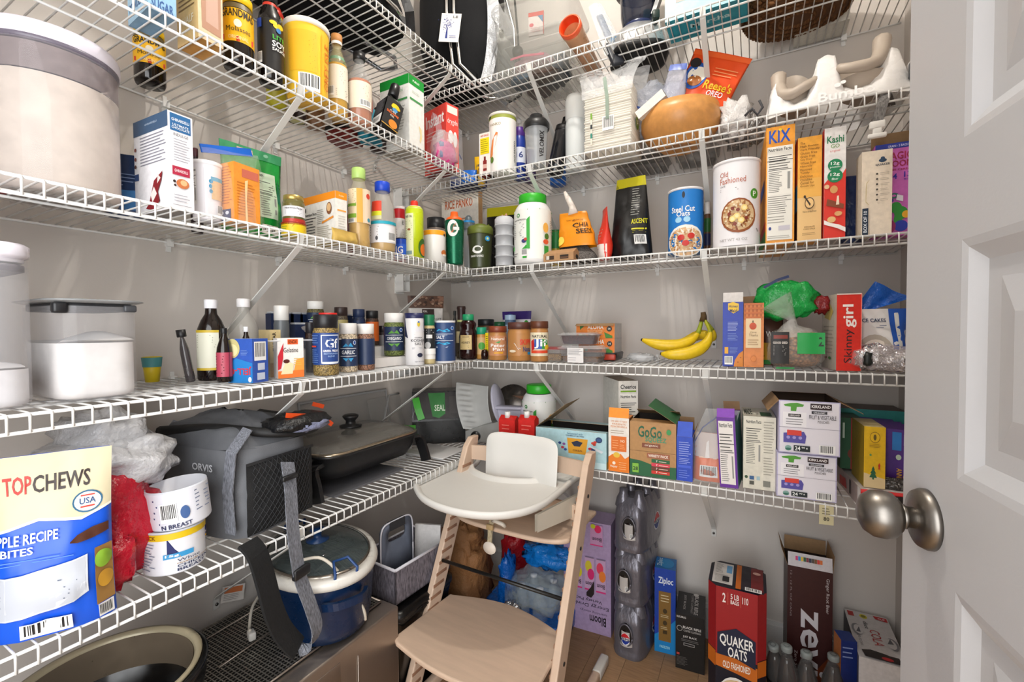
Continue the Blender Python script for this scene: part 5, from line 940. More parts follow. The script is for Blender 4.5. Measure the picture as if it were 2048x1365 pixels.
vessel('small dark bottle with a white cap behind the blue pudding box', 'bottle', on4(0, .29), 482, 506, 657, BOT, mat('2a1c16', .2), BOTC, 'e9e9ec', name='extract_bottle', lift=.004)
t = vessel('smoke grey bottle tilted at the left end of the clear bin', 'bottle', on4(0, .26), 372, 392, 664, BOT, clear('4a4648', .8), [(.9, .86), (1, .87), (1, 1), (0, 1)], '1b1b1e', name='grey_bottle', lift=.006, ry=0); t.rotation_euler.rotate_axis('Y', rad(-8))
carton('upside down blue instant pudding box with a barcode', 'box', 'L', 4, .375, (457, 506, 537), 678, 16, 'L', col='3b62b8', cols={'t': '8fa3cf'},
       sd=[('P', [(0, 0), (1, 0), (1, .45), (.35, .56), (0, .42)], '2a86c8'), ('E', .2, .78, .3, .22, 'c9bf8a'), ('E', .2, .74, .22, .14, 'e0d7a8'), ('T', 'JELL-O', .04, .18, .96, .38, 'd83a34', 180), ('E', .9, .08, .07, .06, 'e4e4ea'), ('L', .55, .62, .85, .75, 4, '8aa6d8')], fr=[('B', .1, .5, .85, .93), ('R', .3, .28, .75, .44, 'c8d0e0'), ('R', .25, .06, .75, .22, 'c8d0e0')], name='pudding_box')
carton('cream and gold narrow box behind the pudding box in the bin', 'box', 'L', 4, .30, (519, 541, 563), 660, -8, 'L', col='cfbb8c', name='narrow_box', lift=.004, fr=[('T', 'TARTAR', .25, .55, .55, .95, '2a2622', 90), ('R', 0, 0, 1, .3, 'b08a4a')])
carton('white gelatine packet with orange and red dessert pictures', 'box', 'L', 4, .345, (548, 556, 608), 677, -14, 'L', col='ebe6e2', name='gelatine_box', lift=.004,
       fr=[('R', .38, .84, .78, .97, 'e0662a'), ('T', 'KNOX', .42, .86, .74, .95, '2a1c16'), ('T', 'Gelatine', .22, .64, .78, .76, '2b2627', 0, False), ('P', [(.0, .55), (.22, .88), (.2, .5), (.12, .25), (0, .2)], 'c82a3c'), ('R', .0, 0, 1, .18, 'e8823a'), ('P', [(.1, .1), (.55, .1), (.6, .35), (.3, .42)], 'f0dcb4'), ('E', .32, .42, .12, .05, '5a2418'), ('P', [(.6, .18), (1, .18), (1, .5), (.7, .45)], 'eaa24a'), ('L', .6, .3, .9, .5, 4, 'd8b85a')])
t = thing('paper_bag', 'clear stiff plastic bag lying folded over the top of the clear bin', 'bag', (.22, -.93, Z4+.10), 75, None, 12, 6)
mb = MB(); mb.grid(lambda u, v: V(((u-.5)*.20, (v-.5)*.13, .012*sin(u*7)+.02*v+.006*noise.noise(V((u*8, v*8, 1))))), 16, 10, mat('b9b5b2', .2, 0, .6, 'crinkle')); mb.build('sheet', t)
NV = '2c3d5e'
def spice(label, at, l, r, top, name_='', cc='e9e7e4', body=None, lab=NV, acc='6aa84a', grp=None, lift=0, contents='7a7248', lz=(.12, .68), **kw):
    return vessel(label, 'jar', at, l, r, top, SPI, body or mat(contents, .5, k='grain'), SPIC, cc,
        [(lz[0], lz[1], lab, ([('T', name_, .2, .44, .8, .58, 'eef0f2'), ('R', .12, .64, .88, .66, 'eef0f2'), ('R', .12, .36, .88, .38, 'eef0f2'), ('P', [(.25, .7), (.4, .84), (.5, .74), (.6, .86), (.72, .7)], acc), ('P', [(.25, .3), (.4, .18), (.5, .28), (.6, .16), (.72, .3)], acc), ('E', .78, .86, .07, .08, 'dfe6f0'), ('E', .78, .86, .05, .06, '2a5aa0')] if name_ else ()), (-68, 68))], name='spice_jar', capname='lid', group=None, lift=lift, **kw)
# white tiered spice steps
t = thing('spice_rack', 'white three step spice riser behind the spice jars', 'rack', (.17, -.83, Z4), 90)
RK = mat('e8e6e4', .4)
mb = MB()
for i, (y0, y1, z) in enumerate(((-.15, -.07, .03), (-.07, .01, .065), (.01, .09, .10))): mb.box(-.21, y0, 0, .27, y1, z, RK)
mb.build('steps', t)
spice('large white capped parsley jar on the top step of the spice riser', ('L', 4, .12), 611, 655, 574, 'PARSLEY', P=V((.13, solve((.13, 0, Z4), (0, 1, 0), 633).y, Z4+.103)), R=.0265, H=.118, cc='f0efec')
def tins(label, dep, px0, n, z, rz=90, gp=None):
    for i in range(n):
        c = solve((dep, 0, Z4+z), (0, 1, 0), px0+i*19)
        o = carton(label[i], 'tin', 'L', 4, dep, (0, 0, 0), 0, 0, 'R', w=.045, d=.028, h=.075, P=(c.x, c.y, Z4+z), col='24365c', cols={'t': 'c4c8ce'}, name='spice_tin')
        o.location = c; mb = MB(); mb.rbox(-.021, -.013, .0752, .021, .013, .0815, .002, mat('c2c6cc', .35)); mb.build('shaker_lid', o)
tins([x+' navy tin with a white shaker top in the back row of spices' for x in ('leftmost', 'second', 'third', 'fourth')], .085, 551, 4, .103)
tins([x+' navy tin with white lid in the middle row beside the parsley jar' for x in ('leftmost', 'second', 'rightmost')], .15, 598, 3, .068)
tins([x+' navy tin behind the dark capped pepper jars' for x in ('left', 'right')], .09, 672, 2, .103)
vessel('round white capped jar poking up behind the folded plastic bag', 'jar', ('L', 4, .17), 549, 581, 612, SPI, '6f7478', SPIC, 'eceae6', name='white_cap_jar', capname='lid', lift=.0)
spice('large spice blend jar with a red flip cap and blue Gf label', ('L', 4, .365), 627, 679, 630, '', cc='1c1b1f', lz=(.18, .70), lab='2a4d8e', contents='a08a58')
t = bpy.data.objects[[o.name for o in COL.objects if o.get('label', '').startswith('large spice blend')][0]]; R_ = .04
R_ = (679-627)*zc(t.location)/F/sqrt(1+.42**2)/2; H_ = top_z(t.location, 630)-t.location.z
mb = MB(); art(mb, cyl_fn(R_+.001, H_*.18, H_*.70, -75, 75), [('R', .36, .06, .93, .94, 'e8ecf2'), ('R', .39, .09, .90, .91, '2a4d8e'), ('T', 'Gf', .48, .52, .86, .82, 'f0f2f6'), ('T', 'GREEK FREAK', .42, .40, .88, .47, 'f0f2f6'), ('T', 'MEDITERRANEAN', .44, .32, .86, .37, '9ab4dc'), ('T', 'BLEND', .55, .24, .75, .29, '9ab4dc'), ('L', .02, .65, .3, .95, 4, '6f8cc0'), ('R', .0, .55, .22, .6, 'c84a3c'), ('L', .02, .05, .3, .5, 7, '6f8cc0'), ('E', .62, .05, .25, .03, 'e8ecf2')], .0006); mb.build('printed_panel', t, fix=False)
mb = MB(); mb.lathe([(R_*.35, H_*.985), (R_*.72, H_*.99), (R_*.72, H_*1.03), (0, H_*1.035)], mat('d02a24', .4), 20, Matrix.Translation((R_*.2, 0, 0))); mb.build('flip_cap', t)
spice('white capped garlic jar beside the large blue labelled blend jar', ('L', 4, .345), 679, 716, 647, 'GARLIC', contents='d8c8ae', acc='3f9fd0')
spice('white capped navy jar of reddish brown spice beside the garlic jar', ('L', 4, .345), 715, 750, 648, '', contents='a07862')
for lb, l, r, tp_, dep, cc, ct, lab, lf in (('dark lidded jar of peppercorns with a tan label', 669, 697, 615, .16, '3a2a28', '6f6350', 'b8ac74', .068), ('black topped tin beside the dark lidded pepper jar', 706, 731, 619, .15, '2a3c62', '2a3c62', '2b4066', .068),
        ('black lidded jar with orange and red label', 732, 758, 622, .17, '1b1b1e', '5a4030', 'd8702c', .068), ('short black lidded jar with a silver band on the riser', 758, 776, 652, .17, '1b1b1e', '3a2c28', '8a8a8c', .03), ('dark hot pepper jar behind the large blend jar', 612, 632, 645, .26, '26242a', '4a3020', '23242c', .0)):
    z = Z4+lf; P = solve((dep, 0, z), (0, 1, 0), (l+r)/2); q = ((l+r)/2-1024)/F
    spice(lb, None, 0, 0, 0, '', cc=cc, contents=ct, lab=lab, P=P, R=(r-l)*zc(P)/F/sqrt(1+q*q)/2, H=top_z(P, tp_)-z)
z = Z4+.033; P = solve((.28, 0, z), (0, 1, 0), 789)
spice('white capped oregano jar standing on the lowest white step', None, 0, 0, 0, 'OREGANO', contents='7d8a4a', P=P, R=(810-769)*zc(P)/F/sqrt(1.07)/2, H=top_z(P, 627)-z)
vessel('tall kosher salt canister, navy above and white below', 'canister', ('L', 4, .365), 811, 849, 627, CAN, 'e6e5e6', [(1.0, .9), (1.02, .91), (1.02, 1), (0, 1)], '2a2f5c',
    [(.0, .9, None, [('P', [(0, .62), (.2, .58), (.5, .66), (1, .72), (1, 1), (0, 1)], '20284f'), ('T', 'MORTON', .4, .72, .98, .78, 'e8e8ee'), ('E', .66, .88, .06, .06, 'd8c24a'), ('E', .66, .92, .04, .02, '4a7ac0'), ('T', 'COARSE', .5, .58, .8, .605, '4a4a58'), ('T', 'KOSHER', .36, .50, .94, .56, '2a2a38', 0, False), ('T', 'SALT', .5, .43, .86, .485, '2a2a38', 0, False), ('E', .7, .22, .11, .045, '34384e'), ('L', .4, .34, .9, .39, 2, 'a8a8b2'), ('T', 'NET WT 48 OZ', .5, .07, .9, .09, '6a6a78')], (-75, 75))], name='salt_canister', capname='lid')
vessel('dark seasoning shaker with a green lid and black and white label', 'jar', ('L', 4, .375), 847, 871, 630, SPI, 'c8b88a', SPIC, '1c7a54', [(.2, .72, '2a2c30', [('L', .3, .8, .8, .98, 2, 'c8c8c8'), ('R', .3, .62, .7, .76, 'd8d8d8'), ('E', .4, .35, .2, .13, 'b8b8b8'), ('R', 0, 0, 1, .22, 'ecebe8')], (-70, 70)), (.1, .2, 'e8e6e0')], name='seasoning_shaker', capname='lid')
vessel('navy and white round salt canister with cyan patterns', 'canister', ('L', 4, .392), 868, 911, 642, CAN, 'e4e4e6', CANC, 'e8e8ea', [(.05, .95, '35507e', [('T', 'SALT', .18, .58, .5, .66, 'f0f2f6'), ('R', .14, .7, .84, .71, 'e4e8ee'), ('R', .14, .53, .84, .54, 'e4e8ee'), ('P', [(.18, .78), (.3, .84), (.45, .8), (.6, .85), (.72, .78), (.5, .75)], '49b0dc'), ('P', [(.18, .46), (.3, .5), (.45, .46), (.6, .5), (.72, .46), (.5, .42)], '49b0dc'), ('E', .8, .86, .07, .05, 'dfe6f0'), ('E', .8, .86, .055, .04, '2a6ab0'), ('T', 'FREE FLOWING', .18, .67, .6, .69, 'c8d4e4'), ('L', .18, .34, .7, .4, 2, 'c8d4e4')], (-72, 72))], name='salt_canister', capname='lid')
t = pouch('white and brown ground coffee bag standing in the corner behind the salt', 'bag', sp('L', 4, .13, 853), .165, .275, .07, 48, 'e6e3e0', [('R', .0, .80, 1, 1, '6a4a38'), ('R', .38, .68, .72, .785, '3a2422'), ('T', 'KIRKLAND', .41, .73, .69, .765, 'e8e4e0'), ('T', 'MEDIUM ROAST', .25, .58, .92, .64, '6a6462', 0, False), ('T', 'GROUND', .33, .46, .95, .555, '2e2c2e'), ('T', 'COFFEE', .33, .35, .97, .44, '2e2c2e')]+[('E', random.random(), random.uniform(.83, .98), .04, .02, random.choice(('8a6450', '4a3026', 'a88a74'))) for _ in range(40)], name='coffee_bag', seed=5, topw=.97, crk=.003)

# ================================================================== fourth shelf, back wall
vessel('tall brown pepper grinder bottle behind the honey bear', 'bottle', ('B', 4, .36), 913, 934, 613, [(0, 0), (.95, 0), (1, .03), (1, .62), (.9, .68), (.75, .72)], mat('4c4436', .3), [(.8, .71), (.75, .8), (.8, .93), (.88, .96), (.8, 1), (0, 1)], '3a2622', [(.3, .52, 'cfc29a'), (.7, .74, 'c8c98a', (), (0, 1), .8, .8)], name='grinder_bottle')
vessel('short black capped bottle behind the pepper grinder', 'bottle', ('B', 4, .25), 904, 917, 622, BOT, '2a2622', BOTC, '1f2424', name='dark_bottle')
HB = [(0, 0), (.8, 0), (.95, .04), (1, .2), (.96, .3), (.98, .5), (.86, .62), (.74, .68), (.86, .76), (.84, .8), (.6, .86), (.5, .88)]
vessel('honey bear bottle of dark honey with a green lid', 'bottle', ('B', 4, .383), 918, 956, 629, HB, mat('2e0f10', .12), [(.56, .86), (.6, .87), (.6, .99), (.5, 1), (0, 1)], '1f9a6a', [(.22, .54, None, [('R', .08, 0, .66, 1, 'c9b27c'), ('R', .11, .04, .63, .96, 'd8c490'), ('T', 'HONEY', .16, .4, .58, .56, '4a3a20'), ('T', 'KIRKLAND', .2, .84, .54, .9, '5a2a20'), ('L', .14, .6, .6, .8, 3, '7a6a40'), ('L', .16, .1, .58, .34, 3, '7a6a40')], (-62, 62), 1.03, 1.0)], name='honey_bear', sx=1, sy=.8)
vessel('wide jar with a black lid at the back behind the honey bear', 'jar', ('B', 4, .20), 955, 990, 639, JAR, '6a4a30', JARC, '22262a', [(.3, .7, 'b8b09a')], name='black_lid_jar', capname='lid')
vessel('small seasoning jar with a green cap and round green seal', 'jar', ('B', 4, .35), 953, 974, 655, SPI, 'b88a4a', SPIC, '1f9a78', [(.15, .68, 'c9a878', [('E', .5, .5, .3, .22, '4a9a3c')], (-60, 60))], name='seasoning_jar', capname='lid')
vessel('tiny dark brown bottle lying low beside the peanut butter', 'bottle', ('B', 4, .375), 962, 977, 699, [(0, 0), (.9, .05), (1, .5), (.8, .9), (0, 1)], mat('2a120e', .15), None, name='tiny_bottle')
carton('narrow yellow box edge between the seasoning jar and peanut butter', 'box', 'B', 4, .36, (971, 977, 977), 666, 0, 'R', d=.03, col='e8cf1e', name='narrow_box', fr=[('L', .2, .1, .8, .9, 10, '5a4a10')])
def nutb(label, l, r, top, els, dep, cc='6a3a26'):
    vessel(label, 'jar', ('B', 4, dep), l, r, top, [(0, 0), (.93, 0), (1, .03), (1, .74), (.95, .8), (.93, .82)], 'b88650', [(.97, .82), (1.0, .825), (1.0, .99), (.96, 1), (0, 1)], cc, [(.14, .72, els[0], els[1:], (-72, 72))], name='peanut_butter_jar', capname='lid')
nutb('peanut butter jar with a brown red lid and white and green lettering', 977, 1014, 653, ['c8926a', ('P', [(.1, .74), (.9, .74), (.9, .95), (.5, .99), (.1, .95)], '7a2c22'), ('T', 'Natural', .22, .78, .8, .91, 'efe6dc'), ('P', [(.4, .66), (.62, .74), (.56, .62)], '3f9a4a'), ('T', 'Peter', .2, .42, .82, .6, 'f4efea'), ('T', 'Pan', .3, .24, .78, .4, 'f4efea'), ('R', .35, .1, .72, .18, 'e0a82a')], .37, '8a452c')
nutb('large peanut butter jar with a tilted red, white and blue label', 1016, 1064, 645, ['b88650', ('P', [(.3, .55), (.9, .85), (1, .55), (1, .1), (.5, .3)], 'b9d4e0'), ('P', [(.33, .52), (.92, .8), (.98, .5), (.45, .26)], 'f0ece8'), ('T', 'SKIPPY', .5, .48, .98, .72, 'd8302a'), ('T', 'Natural', .6, .18, .98, .4, '3a4a7a'), ('P', [(.5, .0), (1, .0), (1, .14), (.7, .2)], 'd8a860'), ('E', .25, .2, .12, .06, 'e6d8c0'), ('R', .75, .04, .98, .16, '2a8ab8')], .365, '5f3a32')
nutb('peanut butter jar with a brown lid and cream, red and blue label', 1061, 1097, 643, ['e6dcc2', ('L', .2, .9, .7, .99, 1, 'c8b030'), ('T', 'NATURAL', .16, .78, .86, .9, '3a2a1c'), ('P', [(.1, .62), (.25, .74), (.3, .3), (.12, .22)], 'c8282a'), ('R', .28, .3, .62, .72, '2f5fae'), ('R', .6, .3, .88, .72, '3f9a4a'), ('T', 'Jif', .28, .32, .86, .72, 'f6f4f0'), ('R', .12, .12, .88, .24, 'd8502a'), ('E', .84, .36, .12, .12, 'e6c23a')], .375, '6a3e28')
vessel('green capped bottle behind the peanut butter jars', 'bottle', ('B', 4, .25), 987, 1012, 644, BOT, '8a9a8a', [(.8, .86), (.85, .87), (.85, 1), (0, 1)], '1c5c3a', name='green_cap_bottle')
vessel('white box with a round blue lid behind the peanut butter jars', 'jar', ('B', 4, .22), 1010, 1032, 628, CAN, 'a9c0d8', [(1, .75), (1, .86), (.7, .97), (0, 1)], '2f6aa8', name='blue_lid_jar', capname='lid')
pouch('white flaxseed pouch with a dark purple top behind the jars', 'bag', sp('B', 4, .13, 1034), .155, .205, .06, -3, 'e3e0e4', [('R', 0, .82, 1, 1, '3a1f72'), ('E', .86, .70, .08, .1, '3f9a2c'), ('T', 'FLAXSEED', .4, .60, .78, .66, '3a3a40')], name='flaxseed_pouch', seed=5, crk=.003)
# nut and berry clamshells
def clam(label, P, w, d, h, rz, fc, lc='d8dadb', lab=False, fh=.5):
    t = thing('clamshell', label, 'food box', P, rz)
    mb = MB(); mb.rlathe([(.016, 0), (.012, .003), (0, h*.8), (-.005, h*.8), (-.005, h*.84)], w, d, .016, clear('c9cacc', .3), 4, close=False); mb.add([(x*(w/2-.014), y*(d/2-.014), .002) for x, y in ((-1, -1), (1, -1), (1, 1), (-1, 1))], [(0, 1, 2, 3)], clear('c0c0c0', .4)); mb.build('tub', t)
    mb = MB(); mb.rlathe([(.017, .003), (.014, .006), (.007, h*fh)], w, d, .014, mat(fc, .8, k='grain'), 4); mb.build('contents', t)
    mb = MB(); mb.rlathe([(-.006, h*.83), (-.006, h*.88), (.004, h*.9), (.008, h)], w, d, .016, mat(lc, .25, 0, .45) if lc != 'd8dadb' else clear(lc, .35), 4); mb.build('lid', t)
    if lab: mb = MB(); art(mb, plane_fn((-w*.24, -d/2-.006, h*.02), (w*.38, 0, 0), (0, -.0005, h*.86)), [('R', 0, 0, 1, 1, 'e9e7e6'), ('L', .06, .5, .94, .95, 6, '77757a'), ('L', .06, .1, .7, .4, 2, 'b8b6ba')], .001); mb.build('price_label', t, fix=False)
    return t
clam('red lidded clear tub of chopped nuts beside the peanut butter', sp('B', 4, .34, 1112), .085, .08, .055, 6, 'b08a48', 'b02a30')
clam('clear clamshell of pecans with a white label at the shelf front', sp('B', 4, .36, 1166), .165, .085, .062, -4, '8a6440', lab=True, fh=.35)
P = sp('B', 4, .335, 1160); clam('clear clamshell of dried cranberries on the pecan clamshell', V((P.x, P.y, P.z+.064)), .145, .08, .045, -2, '5a1a24', fh=.75)
AL = [('P', [(.1, .98), (.28, .98), (.1, .55)], '3f7a2c'), ('T', 'ALOHA', .3, .6, .72, .9, 'f4f0e6'), ('T', 'PEANUT BUTTER', .3, .44, .7, .52, 'f6d8a8'), ('T', 'CHOCOLATE CHIP', .3, .33, .68, .41, 'f6d8a8'), ('R', .32, .16, .66, .26, '8a4a1c'), ('E', .87, .62, .07, .18, '33352c'), ('T', '14', .84, .55, .9, .7, 'e8e4da'), ('E', .12, .2, .05, .1, 'd8e0c0'), ('E', .22, .18, .05, .08, 'a8c8a8'), ('P', [(.74, .4), (.95, .15), (.95, 0), (.78, .0)], '4a8a34')]
P = sp('B', 4, .27, 1227)
a1 = carton('lower orange protein bar box with green leaves, white side', 'box', 'B', 4, .27, (1163, 1229, 1262), 668, 3, 'R', w=.14, d=.125, col='e8862a', cols={'r': 'd6d2cc', 't': 'c9c4be'}, fr=AL, name='protein_bar_box', lift=.034, h=.056)
a2 = carton('upper open orange protein bar box stacked on its twin', 'box', 'B', 4, .27, (1158, 1229, 1256), 638, 2, 'R', w=.15, d=.115, col='ee8e2c', cols={'r': 'd8d4ce', 't': 'c9c4be'}, fr=AL, name='protein_bar_box', lift=.0905, h=.056, open_=True, flaps=[('f', .02, 118, '7a4428')])
t = thing('snack_tray', 'black tray with crumpled snack packets under the orange bar boxes', 'tray', V((a1.location.x, a1.location.y, Z4)), 3)
mb = MB(); mb.rlathe([(.008, 0), (0, .004), (-.004, .030), (.0, .032)], .15, .13, .01, mat('1f1f22', .35), 3); mb.rbox(.03, -.075, .004, .075, -.05, .026, .004, mat('b8432c', .4)); mb.build('tray', t)
t = thing('plastic_packet', 'small crinkled clear and white packet between bar boxes and bananas', 'packet', sp('B', 4, .27, 1283)); mb = MB(); blob(mb, (0, 0, .016), (.05, .03, .016), film(.5), 20, 10, .2, 4, 3, flat=.015); blob(mb, (0, 0, .014), (.026, .014, .012), mat('e6e6e8', .5, k='crinkle'), 14, 8, .2, 3, 4); mb.tube([(.0, -.012, .026), (.012, -.01, .028), (.02, 0, .026)], .0016, '26262a', 5); mb.build('packet', t)
# bananas
t = thing('banana_bunch', 'bunch of ripe yellow bananas with a green and brown stem', 'bananas', V((0, 0, 0)))
YB = 'e2c21c'
def banana(name, pts, rs, tipc='2a2014'):
    # pts in frame pixels + depth from the wall
    W = []
    for px, py, dep in pts:
        D = rayd(px, py); W.append(CAM+D*((-dep-CAM.y)/D.y))
    n = 24; C = []
    for i in range(n+1):
        s_ = i/n*(len(W)-1); k = min(int(s_), len(W)-2); f_ = s_-k
        p0, p1, p2, p3 = W[max(k-1, 0)], W[k], W[k+1], W[min(k+2, len(W)-1)]
        C.append(.5*((2*p1)+(-p0+p2)*f_+(2*p0-5*p1+4*p2-p3)*f_*f_+(-p0+3*p1-3*p2+p3)*f_**3))
    rr = []
    for i in range(n+1):
        s_ = i/n*(len(rs)-1); k = min(int(s_), len(rs)-2); rr.append(rs[k]*(1-(s_-k))+rs[k+1]*(s_-k))
    mb = MB(); mb.tube(C, rr, mat(YB, .42, k='card'), 10); b = mb.build(name, t)
    mb = MB(); mb.tube([C[0]+(C[0]-C[1])*.5, C[0], C[0]*.6+C[1]*.4], [rr[0]*.8, rr[0]*1.08, rr[0]*1.1], mat(tipc, .8), 10); mb.build('blossom_end', b)
    mb = MB(); mb.tube(C[-6:], [x*1.03 for x in rr[-6:]], mat('9aa628', .5, k='card'), 10); mb.build('stem_end', b)
banana('banana', [(1284, 680, .33), (1320, 690, .325), (1360, 690, .31), (1392, 672, .29), (1404, 640, .28)], [.005, .018, .0215, .019, .008, .005])
banana('banana', [(1322, 708, .36), (1345, 710, .36), (1380, 706, .345), (1410, 690, .32), (1420, 665, .30), (1408, 638, .285)], [.005, .016, .021, .0215, .015, .006, .005])
banana('banana', [(1330, 690, .22), (1365, 685, .22), (1400, 670, .23), (1424, 676, .25), (1424, 660, .265), (1408, 640, .28)], [.005, .014, .018, .018, .012, .006, .005])
D = rayd(1406, 640); q = CAM+D*((-.283-CAM.y)/D.y)
mb = MB(); mb.tube([q+V((0, 0, -.006)), q+V((.002, 0, .012)), q+V((.0, 0, .026))], [.0125, .010, .008], mat('5a4422', .8, k='card'), 9); mb.build('stem', t)
# boxes
carton('blue honey graham cracker box with a yellow hexagon, white open top', 'box', 'B', 4, .35, (1437, 1445, 1486), 605, 2, 'L', col='173fae', cols={'t': 'd8d4d0'}, name='cracker_box',
       fr=[('P', [(.26, .88), (.26, .98), (.5, 1.0), (.78, .97), (.78, .87), (.52, .82)], 'e8c43a'), ('T', 'Honey', .3, .9, .74, .955, '1d2c5c'), ('T', 'Maid', .34, .84, .7, .89, '1d2c5c'), ('L', .25, .55, .75, .7, 7, 'b8c4e8'), ('L', .25, .4, .75, .52, 5, '8aa0d8'), ('R', .1, .2, .28, .3, 'e8b030'), ('L', .35, .2, .75, .3, 5, '8aa0d8'), ('B', .1, .03, .5, .16), ('P', [(.55, 0), (1, 0), (1, .25), (.8, .2), (.6, .1)], 'd88a2c'), ('E', .75, .07, .04, .01, 'a85a14'), ('E', .88, .14, .04, .01, 'a85a14')], flaps=[('f', .03, 8, 'e8e4e0')])
carton('orange plaid autumn box with a cream pumpkin label', 'box', 'B', 4, .35, (1484, 1487, 1527), 607, 3, 'L', col='dc8a42', name='autumn_box',
       fr=[('R', i*.2+.02, .74, i*.2+.1, 1, 'b8642c') for i in range(5)]+[('R', 0, .76+i*.07, 1, .79+i*.07, 'c8743a') for i in range(4)]+[('R', .1, .3, .86, .76, 'e6cfa8'), ('E', .46, .64, .18, .055, 'c8562a'), ('E', .46, .71, .03, .02, '5a4424'), ('T', 'Give', .32, .53, .64, .56, '8a6a4a', 0, False), ('T', 'Thanks', .26, .48, .7, .52, '8a6a4a', 0, False), ('L', .2, .34, .8, .44, 3, 'a8845a'), ('E', .5, .13, .15, .05, 'c8742c'), ('E', .5, .13, .13, .043, 'dc8a42')], flaps=[('k', .03, 4, '4a2a20')])
# bread
P = sp('B', 4, .33, 1590); t = thing('bread_bag', 'seeded bread loaf in a clear bag with green top and twisted neck', 'bread', P, 0)
BRD = mat('a8774a', .85, k='grain', s=.5)
def loaf(u, v):
    a = 2*pi*u; sg = lambda x: math.copysign(abs(x)**.5, x); b = pi*(v-.5); k = abs(cos(b))**.35
    return V((.066*sg(cos(a))*k, -.055+.125*v, .058+.055*sg(sin(a))*k))
mb = MB(); mb.grid(loaf, 26, 12, BRD, wrap=True); mb.build('loaf', t)
mb = MB(); blob(mb, (0, 0, .060), (.074, .073, .062), mat('e0ddd8', .1, 0, .22, 'crinkle'), 34, 20, .05, 3, 5, .65, flat=.059)
mb.tube([(-.01, -.01, .105), (-.015, -.015, .13), (-.01, -.015, .148), (-.03, -.012, .175), (-.05, -.01, .205)], [.055, .02, .010, .03, .048], mat('dedcd8', .1, 0, .35, 'crinkle'), 16, caps=False)
mb.build('clear_bag', t)
mb = MB(); blob(mb, (-.025, .01, .205), (.082, .035, .058), mat('18a04c', .3, k='crinkle'), 34, 20, .13, 2.4, 12); mb.build('green_bag_top', t)
mb = MB(); blob(mb, (.065, .01, .19), (.022, .014, .026), mat('8a1f24', .35, k='crinkle'), 14, 10, .25, 3, 2); mb.strap([(-.085, -.035, .245), (-.05, -.045, .265), (-.02, -.04, .275)], .008, .001, (0, 0, 1), mat('32406a', .4)); mb.build('printed_end', t)
mb = MB(); art(mb, lambda u, v, o: V((-.066+.132*u, -.0765-.5*o-.002*sin(u*12), .004+.108*v)), [('R', .0, .12, .35, .98, '26221f'), ('T', 'GOOD SEED', .04, .66, .32, .72, 'e8e0d8'), ('L', .05, .34, .31, .62, 8, 'b8b4b0'), ('R', .05, .8, .32, .9, '8a3a2c'), ('R', .50, .40, 1, .96, '18a24e'), ('T', '2', .88, .6, .98, .84, '16301e'), ('R', .1, -.02, .45, .03, '188a44')], .001, .0003); mb.build('printed_panel', t, fix=False)
pouch('dark brown printed snack bag between the plaid box and the bread', 'bag', sp('B', 4, .24, 1540), .075, .185, .06, 3, '5a3a2c', [('R', .0, .1, 1, .4, 'c8a028'), ('T', 'WAL', .3, .5, .9, .6, 'e8e0d8'), ('R', .1, .02, .5, .1, '2a8a3c'), ('R', .2, .82, .8, .9, '5a6a5a')], name='brown_bag', seed=7)
carton('red box with white and dark vertical lettering, cream side', 'box', 'B', 4, .385, (1643, 1672, 1722), 588, 8, 'L', col='d8301f', cols={'l': 'cdc5ba', 't': 'c0281a'}, name='red_box',
       fr=[('T', 'Skinny', .3, .1, .72, .54, '3a1c20', 90, False), ('T', 'girl', .24, .56, .8, .86, 'f2eae6', 90), ('R', 0, .985, 1, 1, 'e8d8d0'), ('R', .97, 0, 1, 1, 'e89a90')], sd=[('L', .15, .2, .9, .6, 8, 'a8a296'), ('P', [(.2, .7), (.5, .92), (.8, .78), (.6, .66)], 'c8b46a'), ('E', .3, .15, .1, .02, '8a4a3a'), ('E', .6, .15, .1, .02, '4a8a4a')])
t = pouch('white and blue rice cake bag with a picture of red berries', 'bag', sp('B', 4, .29, 1755), .135, .175, .10, 8, 'e0dedc', [('R', .66, 0, 1, 1, '1f5cb4'), ('R', .76, .05, .84, .95, 'd8d8d4'), ('T', 'RICE CAKES', .1, .78, .6, .84, '3a4a6a'), ('L', .1, .68, .6, .74, 2, '5a6a8a'), ('E', .35, .32, .3, .26, 'b8b0a4'), ('E', .35, .3, .24, .2, 'e6ddd2'), ('E', .3, .36, .07, .05, 'c8303c'), ('E', .44, .36, .07, .05, 'c8303c'), ('E', .36, .22, .08, .05, 'b82a34'), ('R', 0, 0, .66, .06, '1f5cb4')], name='rice_cake_bag', seed=9, topw=1.0, crk=.004)
mb = MB(); mb.grid(lambda u, v: V((-.05+.085*v+(u-.5)*(.03+.055*v), .01*sin(u*pi)-.005*cos(u*9+v*4), .165+.065*v+(.5-u)*.05*v)), 12, 10, mat('1a66c0', .25, k='crinkle')); mb.build('twisted_top', t)
t = thing('foil_bag', 'silver foil crisp bag in clear wrap at the right end of the shelf', 'bag', sp('B', 4, .365, 1772))
mb = MB(); blob(mb, (-.02, 0, .036), (.055, .035, .034), mat('d8d8da', .15, .8, k='foil'), 24, 14, .3, 3, 5, flat=.034); blob(mb, (.042, -.005, .03), (.034, .03, .03), mat('dcdcde', .15, .85, k='foil'), 20, 12, .3, 3, 8, flat=.029); mb.build('foil', t)
mb = MB(); blob(mb, (0, 0, .036), (.078, .04, .036), film(.25, 'e0d4d4'), 24, 14, .15, 3, 3, flat=.035); blob(mb, (.045, -.032, .028), (.016, .008, .018), mat('16161a', .4), 10, 8, .2, 3, 1); blob(mb, (-.045, -.028, .034), (.012, .012, .02), mat('14201c', .4), 10, 8, .2, 3, 1); mb.build('wrap', t)
